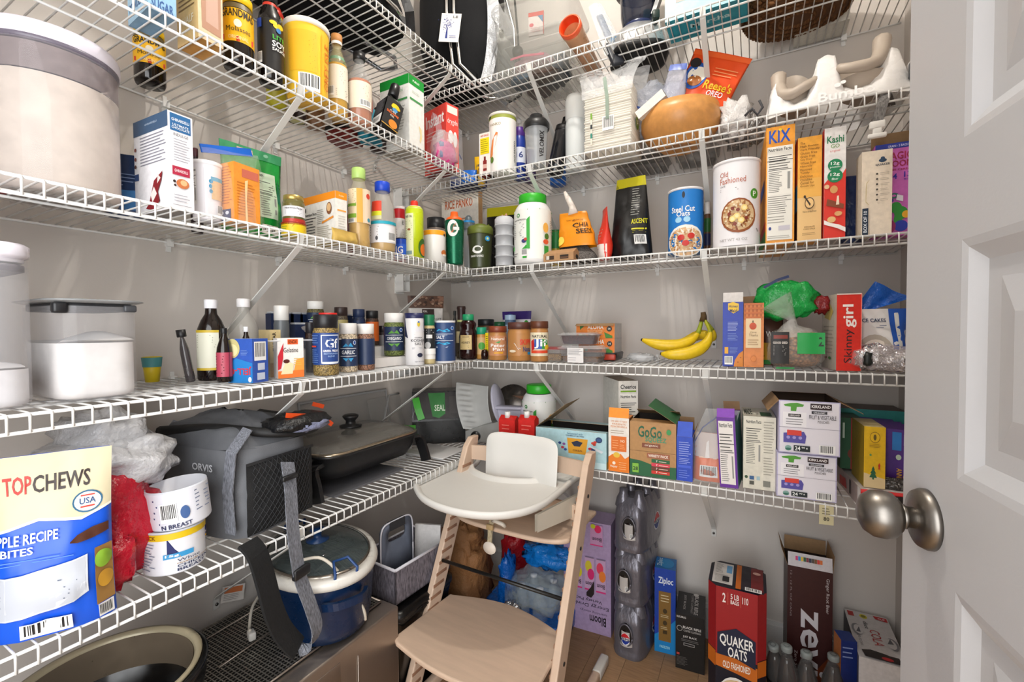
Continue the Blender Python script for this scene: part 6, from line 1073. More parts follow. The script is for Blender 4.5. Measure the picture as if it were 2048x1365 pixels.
# ================================================================== lowest shelf, left wall
Z5 = ZS[5]+.003
A = atx(-40, 1262, .375); Bq = atx(186, 1262, .375); c = (A+Bq)/2; A2 = sp('L', 5, .375, 0); B2 = sp('L', 5, .375, 187); c = (A2+B2)/2
q = facing(c); L_ = (B2-A2).length*.93
t = pouch('big blue and cream dog treat bag at the front of the lowest shelf', 'bag', c+V((-.0, .010, 0)), .152, top_z(c, 908)-Z5, .07, q-10, '1d5fd0', [
    ('W', [(0, .60, 1), (.4, .655, 1), (.75, .62, 1), (1, .67, 1)], 'd0c7aa'), ('W', [(0, .585, .60), (.4, .64, .655), (.75, .605, .62), (1, .655, .67)], 'f0ece0'),
    ('T', 'TOP', .12, .79, .34, .89, 'c03a30'), ('T', 'CHEWS', .35, .79, .82, .885, '3a2c28'), ('E', .80, .70, .13, .062, '2f6a8c'), ('E', .80, .70, .115, .053, 'e6e0d4'), ('T', 'USA', .73, .685, .87, .72, '2f5a8c'), ('R', .74, .73, .86, .738, 'c03a30'), ('R', .74, .668, .86, .676, 'c03a30'),
    ('T', 'APPLE RECIPE', .0, .53, .56, .585, 'dfe8f4'), ('T', 'BITES', .1, .475, .36, .515, 'dfe8f4'), ('W', [(.66, .495, .5), (.72, .485, .53), (.85, .49, .555), (.98, .51, .56)], '5a3424'), ('L', .1, .42, .7, .455, 2, '5a8ae0'),
    ('W', [(0, .12, .36), (.68, .17, .40), (.80, .2, .41)], 'c9ccd2'), ('W', [(.01, .13, .35), (.67, .18, .39), (.78, .21, .4)], 'bcc0c8'), ('L', .05, .2, .74, .32, 6, '5a6478'), ('B', .25, .02, .66, .105), ('R', .86, .1, 1, .43, 'a8824a'), ('E', .93, .36, .07, .05, '8ab03a'), ('E', .94, .24, .06, .05, 'c89a3a'), ('B', .87, .02, .99, .1)],
    name='dog_treat_bag', seed=4, crk=.004, belly=.6, topw=1.0)
t = thing('red_bag', 'glossy red bag lying between the dog treats and the chicken cans', 'bag', (.26, -1.535, Z5))
RD = mat('c21f38', .25, k='crinkle'); pts = [atx(300, 1000, .30), atx(250, 1060, .30), atx(215, 1180, .36)]
mb = MB(); blob(mb, (0, 0, .11), (.085, .085, .12), RD, 30, 18, .14, 2.5, 4, flat=.108); blob(mb, (.07, -.03, .06), (.045, .04, .055), RD, 16, 12, .2, 3, 2, flat=.055); mb.build('bag', t)
t = thing('white_bag', 'crumpled white and clear plastic bag with black print above the red bag', 'bag', (.185, -1.51, Z5+.175))
mb = MB(); blob(mb, (0, 0, .045), (.125, .115, .06), mat('d3d3d5', .3, 0, 1, 'crinkle'), 40, 24, .13, 2., 9); blob(mb, (-.02, .0, .09), (.10, .07, .06), mat('dcdcde', .2, 0, .75, 'crinkle'), 26, 16, .18, 2.2, 6); mb.build('bag', t)
mb = MB(); art(mb, plane_fn((.05, -.145, .035), (.10, .035, -.01), (-.01, .01, .04)), [('L', 0, 0, 1, 1, 8, '7a7a7c')], .004); mb.build('printed_panel', t, fix=False)
CBA = [('R', 0, .84, 1, 1, 'e0c01c'), ('T', '2 PACK', .08, .87, .3, .97, '8a5a18'), ('P', [(.42, .5), (.55, .42), (1, .6), (1, .84), (.42, .84)], '1c2a6a'), ('P', [(.42, .5), (.55, .42), (1, .6), (1, .55), (.56, .37), (.4, .44)], 'c9a04a'), ('T', 'TYSON', .7, .66, .98, .74, 'e8e4e4'), ('R', .38, .38, .7, .5, '3f9acb'), ('T', '15g', .4, .41, .54, .48, 'f2f6f8'), ('T', 'White', .52, .27, .78, .345, '22345c', 0, False), ('T', 'CHICKEN', .52, .14, .92, .21, '20305c'), ('T', 'BREAST', .52, .05, .86, .12, '20305c'), ('T', 'PREMIUM CHUNK', .52, .225, .96, .255, 'a8885a'), ('L', .04, .1, .3, .8, 10, '8a94ac')]
def cpos(l, r, base_py, z):
    P = hitz((l+r)/2, base_py, z); q = ((l+r)/2-1024)/F; return P, (r-l)*zc(P)/F/sqrt(1+q*q)/2
P, R_ = cpos(288, 413, 1128, Z5)
H_ = top_z(P, 1045)-Z5
t = vessel('white chicken breast can pair with a yellow top band, lower of the stack', 'can', None, 0, 0, 0, [(0, .0), (.97, 0), (1, .02), (1, .49), (.985, .50), (1, .51), (1, .97)], 'e4e5ea', CANC, 'c9ccd2', [(.03, .96, 'e4e5ea', CBA, (-85, 85))], P=P, R=R_, H=H_, name='chicken_can', capname='lid')
P2 = P+V((.004, .012, H_+.001)); t2 = vessel('open empty chicken can tipped on top of the yellow banded can', 'can', None, 0, 0, 0, [(0, .005), (.97, 0), (1, .03), (1, 1), (.97, 1), (.97, .04), (0, .03)], 'd6d9e0', None, 'c9ccd2', [(.04, .96, 'dfe1e8', [('L', .02, .1, .3, .9, 5, '4a5a8c'), ('B', .3, .2, .48, .72), ('E', .56, .4, .05, .18, '4a6a9c'), ('T', 'N BREAST', .3, .02, .62, .14, '20305c'), ('L', .68, .3, .95, .95, 6, '8a94ac')], (-85, 85))], P=P2, R=R_*1.02, H=top_z(P2, 965)-P2.z, name='chicken_can', rx=0)
t2.rotation_euler.rotate_axis('Y', rad(-5))
# cooler bag
N = hitz(480, 1088, Z5); a = rad(90+7); X = V((cos(a), sin(a), 0)); Y = V((-sin(a), cos(a), 0)); w_, d_, h_ = .22, .325, .215
t = thing('cooler_bag', 'large grey and black insulated cooler bag with a mesh pocket and hanging straps', 'bag', N+X*w_/2+Y*d_/2, 97)
GF = mat('7a7c80', .7, k='fabric'); GS = mat('7f828a', .6, k='weave'); BM = mat('1e1f21', .7, k='mesh')
def cb(u, v, g=0):
    a_ = 2*pi*u; sg = lambda x: math.copysign(abs(x)**.42, x); k = 1+.03*sin(pi*v); z = h_*v
    return V((w_/2*sg(cos(a_))*k+.006*noise.noise(V((u*9, v*4, 1))), d_/2*sg(sin(a_))*k+.008*noise.noise(V((u*7, v*5, 2))), z+.006*noise.noise(V((u*8, v*3, 4)))*(v > 0)))
mb = MB(); mb.grid(cb, 48, 14, GF, wrap=True); mb.add([cb(i/48, 0) for i in range(48)][::-1], [tuple(range(48))], BM); mb.build('body', t)
def lidf(u, v): # sloping gusseted top
    a_ = 2*pi*u; sg = lambda x: math.copysign(abs(x)**.45, x); r_ = 1-v*.98
    return V((w_/2*sg(cos(a_))*(1.03-.25*v*v)*(r_ if v > .6 else 1)**.7, d_/2*sg(sin(a_))*r_**.35+.0*v, h_+.075*v**.8-.0+.03*v*sg(sin(a_))*0+.008*noise.noise(V((u*9, v*6, 8)))))
mb = MB(); mb.grid(lidf, 44, 12, mat('6c6e72', .7, k='fabric'), wrap=True); mb.build('top', t)
mb = MB(); mb.tube(smooth([(-w_/2, .12, h_+.03), (-w_/2+.02, -.05, h_+.045), (-.03, -d_/2-.01, h_+.03), (.05, -d_/2-.035, h_+.02), (w_/2, -d_/2-.01, h_+.03), (w_/2+.01, .05, h_+.04)]), .012, mat('161719', .6), 8)
blob(mb, (.05, -d_/2-.012, h_+.045), (.085, .06, .022), mat('18191c', .4, k='crinkle'), 22, 12, .12, 3, 3); blob(mb, (.055, -d_/2-.045, h_+.036), (.055, .03, .014), mat('8a8fa8', .35, k='crinkle'), 18, 10, .2, 3, 6); mb.build('zipped_opening', t)
for x, y, z, dx, dz in ((.0, -d_/2-.03, h_+.07, .05, -.01), (.12, -d_/2-.02, h_+.05, .035, -.035), (.135, -d_/2+.02, h_+.075, .03, -.012)):
    mb = MB(); mb.strap([(x, y, z), (x+dx, y-.01, z+dz)], .012, .005, (0, 0, 1), mat('e2581e', .5)); mb.build('zip_pull', t)
mb = MB(); mb.grid(lambda u, v: V((-w_/2+.012+u*(w_-.024), -d_/2-.010-.020*sin(pi*u)*sin(pi*v)**.5+.004*noise.noise(V((u*6, v*6, 3))), .01+.175*v)), 16, 12, BM)
mb.add([(-w_/2+.01, -d_/2-.012, .186), (w_/2-.01, -d_/2-.012, .186), (w_/2-.01, -d_/2-.016, .18), (-w_/2+.01, -d_/2-.016, .18)], [(0, 1, 2, 3)], '2a2b2e')
ms = mat('3a3b3e', .6)
for i in range(22):
    for s_ in (1, -1):
        u0 = (i/22*1.6-.3) if s_ > 0 else (i/22*1.6-.3); pp = []
        for j in range(9):
            v = j/8; u = u0+s_*(v-.5)*.6
            if 0 <= u <= 1: pp.append(V((-w_/2+.012+u*(w_-.024), -d_/2-.0125-.020*sin(pi*u)*sin(pi*v)**.5+.004*noise.noise(V((u*6, v*6, 3))), .01+.175*v)))
        if len(pp) > 1: mb.tube(pp, .0009, ms, 3, caps=False)
o = mb.build('mesh_pocket', t); o['kind'] = 'stuff'
mb = MB(); art(mb, plane_fn((-w_/2-.016, -.03, h_-.05), (0, -.115, 0), (0, 0, .022)), [('T', 'ORVIS', 0, .1, .62, .9, 'c9cbcf')], .003); mb.build('printed_panel', t, fix=False)
for y in (-.138, .12): mb = MB(); mb.strap([(-w_/2-.004, y, .02), (-w_/2-.010, y, .12), (-w_/2-.006, y-.01, h_), (-w_/2+.03, y-.02, h_+.05)], .034, .003, (0, 1, 0), GS); mb.build('strap', t)
mb = MB(); q = [atx(*p) for p in ((575, 925, .40), (581, 975, .425), (586, 1060, .44), (594, 1120, .445), (602, 1160, .445), (622, 1215, .45), (634, 1260, .45), (618, 1290, .45), (596, 1298, .445))]
mw = Matrix.LocRotScale(t.location, t.rotation_euler, None).inverted(); q = [mw @ p for p in q]; mb.strap(smooth(q, 5), .040, .0022, (1, .15, 0), GS); mb.build('long_strap', t)
mb = MB(); q = [mw @ atx(*p) for p in ((495, 1085, .40), (515, 1110, .425), (532, 1165, .435), (545, 1215, .44), (565, 1262, .44), (596, 1298, .445))]; mb.strap(smooth(q, 5), .052, .007, (1, .15, 0), mat('17181a', .8, k='weave')); mb.build('shoulder_pad', t)
mb = MB(); q = mw @ atx(602, 1145, .446); mb.rbox(q.x-.024, q.y-.008, q.z-.012, q.x+.024, q.y+.006, q.z+.014, .004, mat('232427', .35)); q = mw @ atx(579, 955, .43); mb.rbox(q.x-.022, q.y-.006, q.z-.006, q.x+.022, q.y+.006, q.z+.006, .003, mat('232427', .35)); mb.build('buckle', t)
# electric skillet
t = thing('electric_skillet', 'black electric skillet with a dark glass lid and black knob', 'skillet', (.185, -.845, Z5), 90)
BK = mat('1d1d1f', .4); W_, D_ = .43, .29
mb = MB(); mb.rlathe([(.05, .042), (.03, .045), (.012, .075), (.002, .115), (-.004, .118), (-.004, .124), (.006, .124)], W_, D_, .07, BK, 8); mb.build('pan', t)
mb = MB(); mb.rlathe([(.0, .122), (-.002, .124), (-.002, .129), (.006, .131)], W_, D_, .07, mat('b9ac98', .2, .9), 8, close=False); mb.build('steel_rim', t)
mb = MB(); mb.rlathe([(.004, .130), (.02, .143), (.06, .156), (.10, .163), (.13, .166)], W_, D_, .07, mat('8d8a84', .08, .25, .72, 'clear'), 8); mb.build('glass_lid', t)
mb = MB(); mb.lathe([(0, .164), (.036, .164), (.037, .170), (.017, .174), (.016, .186), (.026, .198), (.027, .204), (.02, .208), (0, .208)], BK, 28); mb.build('knob', t)
for sx in (-1, 1):
    for sy in (-1, 1):
        mb = MB(); x = sx*(W_/2+.008); mb.strap(smooth([(x-sx*.04, sy*.085, .100), (x+sx*.008, sy*.10, .092), (x+sx*.014, sy*.12, .05), (x+sx*.016, sy*.135, .002)], 4), .040, .012, (0, 1, 0), BK); mb.build('leg', t)
    mb = MB(); mb.strap(smooth([(sx*(W_/2+.006), -.09, .096), (sx*(W_/2+.028), 0, .102), (sx*(W_/2+.006), .09, .096)], 4), .022, .010, (1, 0, .3), BK); mb.build('handle', t)
carton('flat grey sheet of packaging lying under the skillet', 'sheet', 'L', 5, .3, (0, 0, 0), 0, 0, 'R', w=.30, d=.20, h=.006, P=(.36, -1.0, Z5), col='6a6a6e', name='packaging_sheet').location = (.22, -.88, Z5)
t = thing('clear_tray', 'flat clear plastic sheet tray leaning on the left wall behind the skillet', 'tray', (.05, -.70, Z5), 90, rx=-9)
mb = MB(); mb.rbox(-.22, -.003, 0, .2, .003, .245, .002, clear('c9c8c6', .3)); mb.build('sheet', t)
mb = MB(); mb.tube([(-.22, 0, .02), (-.22, 0, .245), (.2, 0, .245), (.2, 0, .02)], .006, mat('b9babb', .3, 0, .8), 6); mb.build('rim', t)
t = thing('clear_tray', 'second clear plastic lid leaning slanted beside the first, near the sealer', 'tray', (.07, -.52, Z5), 96, rx=-13, ry=0)
mb = MB(); mb.rbox(-.10, -.003, 0, .11, .003, .22, .002, clear('c9c8c6', .25)); mb.tube([(-.10, 0, .0), (.04, 0, .22), (.11, 0, .22)], .005, mat('b9babb', .3, 0, .8), 6); mb.build('sheet', t)
t = thing('white_tray', 'white plastic sheet lying on the shelf wires beside the skillet foot', 'sheet', (.27, -.50, Z5), 90); mb = MB(); mb.rbox(-.07, -.10, 0, .09, .10, .006, .002, mat('c9c7c6', .4)); mb.build('sheet', t)
# vacuum sealer
t = thing('vacuum_sealer', 'black vacuum sealer with a green label and hanging green tag in the corner', 'appliance', (.14, -.30, Z5), 40)
DK = mat('151617', .3)
mb = MB(); mb.prism([(-.10, 0), (.10, 0), (.10, .17), (.06, .225), (-.06, .225), (-.10, .10)], -.115, .115, DK, axis='x'); mb.build('body', t)
nF = plane_fn((-.115, -.101, .105), (.23, 0, 0), (0, .04, .12)); mb = MB(); art(mb, nF, [('R', .03, .04, .97, .96, '2b2422'), ('P', [(.38, .12), (.30, .94), (.62, .94), (.62, .2), (.5, .06)], '1f7a2c'), ('T', 'SEAL', .42, .3, .62, .52, 'd0dcc8'), ('R', .7, .2, .94, .8, '3a3330')], .002); mb.build('printed_panel', t, fix=False)
mb = MB(); mb.strap([(-.10, -.075, .20), (-.09, -.092, .155), (-.075, -.106, .11)], .03, .006, (1, 0, 0), mat('46b82c', .35)); mb.build('green_latch', t)
mb = MB(); mb.box(-.15, -.117, .045, -.10, -.115, .09, mat('4fae2c', .5)); mb.tube([(-.125, -.116, .09), (-.10, -.10, .16)], .0007, 'c8c8c8', 4); mb.box(-.132, -.1185, .055, -.12, -.117, .08, mat('14351c')); mb.build('tag', t)
# ================================================================== lowest shelf, back wall
t = thing('food_slicer', 'silver electric food slicer with a ribbed plate and plastic food pusher', 'slicer', (.40, -.235, Z5), 12)
AL_ = mat('a9a9a6', .35, .6); LV = mat('b9b8c6', .35)
mb = MB(); mb.prism([(-.10, .018), (.115, .018), (.115, .05), (.075, .115), (-.03, .085), (-.10, .06)], -.09, .05, AL_, axis='y'); mb.build('base', t)
mb = MB()
for x in (-.08, .09):
    for y in (-.07, .03): mb.lathe([(0, 0), (.012, 0), (.010, .02), (0, .02)], mat('1a1a1c', .5), 10, Matrix.Translation((x, y, 0)))
mb.build('feet', t)['kind'] = 'stuff'
mb = MB(); mb.lathe([(0, 0), (.022, 0), (.02, .012), (0, .014)], mat('141416', .3), 20, Matrix.Translation((-.052, -.091, .042)) @ Matrix.Rotation(pi/2, 4, 'X')); mb.build('dial', t)
pl = thing('t', '', ''); bpy.data.objects.remove(pl)
def rib(u, v): return V((-.11+.125*u+.055*(1-v)*(v)*-1-.03*v+.05*(1-v)*0, -.04-.05*(1-u)+.0008*sin(v*55)*(u < .5)*(u > .1), .07+.20*v-.02*u))
mb = MB(); mb.grid(rib, 14, 90, mat('9a9a97', .45, .2)); mb.grid(lambda u, v: rib(u, v)+V((0, .01, 0)), 4, 8, AL_); mb.build('ribbed_plate', t)
mb = MB(); mb.lathe([(0, -.006), (.085, -.006), (.088, 0), (.085, .006), (0, .006)], mat('5f5a56', .25, .8), 40, Matrix.Translation((.07, .05, .165)) @ Matrix.Rotation(rad(72), 4, 'X')); mb.build('blade', t)
mb = MB(); mb.lathe([(0, -.004), (.062, -.004), (.064, 0), (.06, .006), (0, .008)], LV, 32, Matrix.Translation((.03, -.03, .175)) @ Matrix.Rotation(rad(-12), 4, 'Z') @ Matrix.Rotation(rad(78), 4, 'Y'), 1.4, .8); mb.rbox(.03, -.055, .10, .15, -.035, .165, .008, LV); mb.rbox(.02, -.07, .155, .155, -.02, .170, .006, LV); mb.rbox(.145, -.085, .115, .165, -.015, .175, .006, LV); mb.build('food_pusher', t)
carton('brown cardboard box in the corner behind the slicer', 'box', 'B', 5, .16, (1004, 1052, 1060), 775, 6, 'R', d=.10, h=.20, w=.13, col='6b4a34', name='brown_box')
for i, (l, lb) in enumerate(((998, 'left red juice carton with a white cap behind the high chair'), (1037, 'right red juice carton with a white cap behind the high chair'))):
    o = carton(lb, 'carton', 'B', 5, .40, (l, l+32, l+35), 842, 3, 'R', d=.045, col='d42a24', name='juice_carton', fr=[('L', .2, .7, .8, .9, 2, 'e87a70')])
    w_ = o.dimensions.x; d2 = o.dimensions.y; h_ = o.dimensions.z
    mb = MB(); mb.prism([(-.0225, h_), (.0225, h_), (0, h_+.015)], -w_/2, w_/2, mat('c22420', .4, k='card'), axis='x'); mb.build('gable', o)
    mb = MB(); mb.lathe([(0, h_+.006), (.011, h_+.006), (.011, h_+.03), (0, h_+.03)], mat('e6e4e2', .4), 16, Matrix.Translation((-.004, -.006, 0))); mb.build('cap', o)
protein('white protein powder jar with a bright green lid on the lowest back shelf', ('B', 5, .23), 1045, 1112, 769)
LB = 'b5d6dc'
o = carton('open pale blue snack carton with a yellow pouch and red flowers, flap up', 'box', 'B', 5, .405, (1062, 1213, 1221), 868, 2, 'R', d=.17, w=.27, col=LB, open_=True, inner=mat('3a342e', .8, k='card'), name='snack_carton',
       fr=[('P', [(.48, .35), (.72, .35), (.75, .78), (.46, .78)], 'd8a02a'), ('P', [(.52, .66), (.6, .72), (.68, .68), (.64, .56), (.56, .56)], '26304a'), ('T', 'CEREAL', .54, .42, .68, .47, '6a3a1a'), ('T', 'Sweetened with', .46, .88, .68, .94, '2f6a8a', 0, False), ('T', 'THE BEES & THE TREES', .44, .83, .70, .865, '2f4a6a'), ('E', .90, .80, .045, .08, '26406a'), ('E', .90, .80, .03, .05, '3a5a8a'), ('P', [(.78, .62), (.96, .5), (.94, .44), (.76, .56)], 'd8dee4'), ('P', [(.78, .58), (.86, .52), (.8, .44)], '2f4a7a'), ('R', 0, 0, 1, .18, 'c9e2e6')]+[('E', x, y, .022, .035, c_) for x, y, c_ in ((.82, .7, 'c8402a'), (.85, .73, 'c8402a'), (.84, .67, 'b83a2a'), (.78, .54, 'c02a40'), (.42, .6, '8a5a9a'), (.4, .5, 'c03a50'), (.36, .62, '2f4a8a'), (.44, .45, '3a5a9a'))],
       sd=[('E', .5, .5, .35, .35, 'c88a4a'), ('E', .5, .6, .25, .2, 'a86a3a'), ('R', 0, 0, 1, .2, 'e0b860')], flaps=[('l', .15, -52, 'a08058'), ('k', .10, -82, LB), ('f', .05, -97, LB)])
carton('orange and white baby cereal carton with an orange tapered top', 'box', 'B', 5, .40, (1217, 1258, 1262), 838, 2, 'R', d=.07, col='ece7df', cols={'r': 'b87a3a', 't': 'f2981e'}, name='baby_cereal_carton', flaps=[('f', .034, -14, 'f2981e')],
       fr=[('R', 0, 0, 1, .26, 'e8861e'), ('P', [(0, .26), (.2, .32), (.45, .28), (.6, .34), (.8, .25), (1, .31), (1, .2), (0, .2)], 'e8861e'), ('E', .4, .31, .16, .05, 'e8c44a'), ('R', .14, .38, .88, .66, 'e07a2a'), ('T', 'NO', .6, .55, .8, .6, 'f6e0c4'), ('L', .2, .42, .5, .6, 4, 'f0b078'), ('L', .55, .42, .82, .52, 3, 'f0b078'), ('L', .12, .7, .9, .78, 2, 'b8a898'), ('T', 'WE ARE A TEAM', .14, .92, .9, .95, 'd88a3a', 0, False), ('T', 'PARENTS', .2, .87, .84, .9, 'd88a3a', 0, False), ('T', 'PEDIATRICIANS &', .12, .82, .9, .855, 'd88a3a', 0, False), ('T', 'Happy', .1, .07, .45, .12, 'f6ead8'), ('E', .28, .16, .08, .03, 'f6ead8'), ('L', .52, .04, .95, .2, 4, 'f4c088')])
KF = 'b98f5c'
o = carton('white and blue cereal box with green nutrition side standing at the back', 'box', 'B', 5, .24, (1252, 1276, 1316), 762, 34, 'R', w=.075, d=.19, col='e6e3dc', cols={'r': 'a9c4d6', 't': '6a5a44'}, name='cereal_box', fr=[('T', 'Cheerios', .1, .9, .9, .955, '2a2a2c'), ('R', .1, .86, .9, .88, '8ab03a'), ('N', .06, .3, .94, .84)], sd=[('T', 'Fruit', .3, .72, .9, .8, 'c8645a'), ('T', 'with Veggies', .1, .6, .95, .7, 'c8645a'), ('R', 0, 0, 1, .4, '3f8a3a'), ('E', .4, .42, .25, .06, '6aa84a')])
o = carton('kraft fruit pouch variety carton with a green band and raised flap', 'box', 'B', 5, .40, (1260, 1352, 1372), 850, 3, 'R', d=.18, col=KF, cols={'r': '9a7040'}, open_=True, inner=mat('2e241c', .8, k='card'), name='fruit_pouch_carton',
       fr=[('P', [(0, 0), (1, 0), (1, .22), (.6, .2), (.25, .28), (0, .3)], '1f6a42'), ('R', 0, .46, .99, .465, '6a4a2c'), ('T', 'GoGo', .18, .72, .7, .93, '1f6a4c'), ('T', 'SQUEEZ', .34, .63, .8, .73, '3f9a78'), ('R', .27, .535, .67, .615, '8a5034'), ('T', 'organic', .33, .55, .62, .60, 'f0e6d8', 0, False), ('R', .38, .35, .87, .44, 'a8684a'), ('T', 'VARIETY PACK', .41, .37, .84, .42, 'f4ece0'), ('R', .48, .275, .87, .335, '1f6a42'), ('R', .48, .205, .87, .265, 'd8405a'), ('R', .48, .14, .87, .195, '7a3a2c'), ('R', .48, .07, .87, .13, 'd03a2c')]+[('T', '7', .58, y, .61, y+.035, 'f6f2ea') for y in (.285, .215, .15, .085)]+[('L', .64, y, .86, y+.035, 1, 'f0dccb') for y in (.285, .215, .15, .085)]+[('R', .06, .06, .2, .23, '8ac04a'), ('T', '28', .075, .1, .185, .17, '1d3a22'), ('E', .85, .85, .05, .05, '3f9a58')],
       flaps=[('r', .105, -58, '2f7a44'), ('f', .045, -88, KF), ('k', .06, -70, KF)])
o = carton('small bright blue carton with a torn open flap beside the fruit pouches', 'box', 'B', 5, .395, (1353, 1385, 1396), 876, 3, 'R', d=.12, col='1f4fc2', name='blue_carton', fr=[('L', .15, .55, .9, .9, 7, 'aebcf0'), ('R', .1, .3, .9, .36, '4a6ad8'), ('L', .15, .06, .85, .26, 4, '7a90e0'), ('L', .15, .38, .85, .53, 4, 'aebcf0')], flaps=[('f', .055, -38, '2a58c8'), ('k', .05, -20, 'd84a5a'), ('r', .03, 20, 'e6d8d0')])
t = pouch('orange snack bag sealed inside a clear bag beside the purple box', 'bag', sp('B', 5, .345, 1418), .105, .155, .05, -3, 'e8762a', [('R', 0, .5, 1, 1, 'd6c8c0'), ('B', .25, .1, .78, .34), ('L', .2, .45, .85, .55, 1, 'f4d8c0'), ('P', [(.4, .5), (.55, .5), (.5, .85), (.42, .8)], 'f0ece8')], name='snack_bag', seed=3, topw=.75)
tt = thing('freezer_bag', 'clear bag around the orange snack bag with a blue edge', 'bag', t.location.copy(), 0)
mb = MB()
for sg in (1, -1): mb.grid(lambda u, v, sg=sg: V(((u-.5)*(.13-.03*v)+.04*v*v, sg*.036*sin(pi*min(.99, .05+u*.9))**.5*(1-v**3), v*.235)), 14, 14, film(.2))
mb.tube([(-.055, 0, .10), (-.02, 0, .17), (.05, 0, .235)], .002, mat('4a5a9a', .4), 5); mb.build('film', tt)
carton('purple carton with a tall white nutrition panel and crumpled top', 'box', 'B', 5, .40, (1440, 1477, 1487), 838, -4, 'R', d=.16, col='6f2fa0', cols={'r': '3a7a7a'}, name='purple_carton', ry=-3, fr=[('N', .08, .05, .88, .95, 'ebe6e2', 14), ('R', .08, .62, .88, .63, '1e1e1e')], flaps=[('f', .03, -30, '8a4ab8'), ('k', .03, -10, '7a3aa8')])
carton('cream carton with two columns of nutrition text and a green stamp on top', 'box', 'B', 5, .375, (1481, 1486, 1551), 832, 3, 'L', d=.17, col='e3dfd0', cols={'t': 'd6d2c2'}, name='nutrition_carton', fr=[('N', .06, .32, .58, .97, 'e3dfd0', 12), ('L', .63, .5, .95, .95, 12, 'a8a496'), ('L', .63, .2, .95, .46, 7, 'a8a496'), ('E', .1, .16, .05, .02, '3a5a3a'), ('R', .2, .13, .34, .18, '3a6a9a'), ('R', .2, .06, .34, .11, '55554c'), ('R', .42, .13, .52, .18, 'a9c4cc'), ('R', .62, .05, .84, .13, '8a8a80')], tp=[('R', .55, .1, .9, .5, '2f5a34'), ('T', 'MADE', .05, .2, .3, .8, '4a5a4a')])
LVC = 'c3bedb'
def kirk(label, l, m, r, top, dep, lift, h=None, op=False):
    return carton(label, 'box', 'B', 5, dep, (l, m, r), top, 4, 'L', d=.20, h=h, col=LVC, name='fruit_puree_carton', lift=lift, open_=op, inner=mat('4a3626', .8, k='card'), group=None,
        fr=[('R', .02, .02, .98, .98, 'e6e3ea'), ('P', [(.08, .92), (.2, .95), (.3, .96), (.42, .93), (.4, .89), (.3, .88), (.29, .8), (.2, .8), (.2, .88), (.1, .89)], '5aa03a'), ('R', .07, .5, .46, .78, 'efedf0'), ('R', .16, .69, .37, .75, '2a1c1e'), ('T', 'KIRKLAND', .18, .705, .35, .735, 'e8e4e4'), ('L', .12, .53, .42, .67, 3, '8a888c'), ('P', [(.08, .2), (.44, .2), (.46, .34), (.42, .42), (.08, .38)], '5f58a8'), ('R', .14, .34, .38, .44, 'd8483a'), ('E', .16, .3, .03, .03, 'a8a0d8'), ('E', .26, .3, .03, .03, 'a8a0d8'), ('E', .36, .3, .03, .03, 'a8a0d8'),
            ('R', .52, .85, .86, .96, '33151a'), ('T', 'KIRKLAND', .54, .88, .84, .935, 'f0ecec'), ('R', .54, .77, .79, .82, '33323a'), ('T', 'ORGANIC', .57, .78, .76, .81, 'e4e4e8'), ('T', 'FRUIT & VEGETABLE', .5, .67, .93, .745, '2c2c34', 0, False), ('T', 'POUCHES', .64, .6, .82, .65, '2c2c34', 0, False), ('R', 0, .49, 1, .495, '77748c'), ('E', .16, .1, .055, .05, '8ab0a8'), ('E', .16, .08, .05, .025, '3f7a6a'), ('R', .25, .05, .52, .16, '202c30'), ('T', '24', .27, .065, .36, .145, 'eef0ee'), ('T', '90 g', .38, .1, .48, .14, 'eef0ee'), ('B', .66, .03, .92, .2)],
        flaps=[('l', .045, 140, 'd8d6e0'), ('k', .05, -84, LVC), ('r', .06, 118, '6a4c34')] if op else ())
k1 = kirk('lavender fruit pouch carton, lower of two with a green bird mark', 1548, 1553, 1673, 905, .405, .003)
hz_ = k1.dimensions.z
zt = k1.location.z+hz_+.002
k2 = kirk('lavender fruit pouch carton, upper and open, with brown flaps', 1552, 1557, 1680, 800, .405, zt-ZS[5], None, True)
carton('dark green and red nut bar box behind the yellow carton', 'box', 'B', 5, .26, (1678, 1680, 1722), 835, 3, 'L', d=.1, col='1d5a3a', name='nut_bar_box', fr=[('R', .5, 0, 1, 1, 'a0222a'), ('E', .6, .3, .25, .1, '7a3a24'), ('E', .8, .22, .18, .07, 'c8a07a'), ('R', .1, .6, .2, .9, 'c8d8c8'), ('T', 'STRO', .7, .5, .85, .9, 'e0c8c0', 90)], lift=.07)
carton('teal nutty bars box lying high at the back of the lowest shelf', 'box', 'B', 5, .16, (1672, 1676, 1790), 815, 2, 'L', d=.12, h=.085, w=.17, col='3f9a94', cols={'t': '4a3a30'}, name='nutty_bar_box', fr=[('T', 'nutty bars', .06, .3, .66, .7, '12302e')], lift=.155)
carton('brown cardboard box under the teal nutty bars box', 'box', 'B', 5, .16, (1672, 1676, 1790), 815, 2, 'L', d=.14, h=.15, w=.17, col='6a5240', name='brown_box')
RT_ = carton('flat open red and white snack tray box at the right end of the shelf', 'box', 'B', 5, .41, (1695, 1721, 1838), 975, 5, 'L', d=.26, h=.055, w=.135, col='d8202a', cols={'l': 'b8a8a4', 't': 'c9c0bc'}, name='snack_tray_box', fr=[('R', .22, .14, .98, .82, '241a1c'), ('R', .26, .5, .6, .76, '8a8a8c'), ('R', .0, .86, 1, 1, 'e8484a')], sd=[('R', .9, 0, 1, 1, 'e8e4e2'), ('P', [(.2, .1), (.5, .2), (.45, .7), (.2, .6)], 'c23a3a'), ('R', .6, .15, .66, .9, '4a4244')])
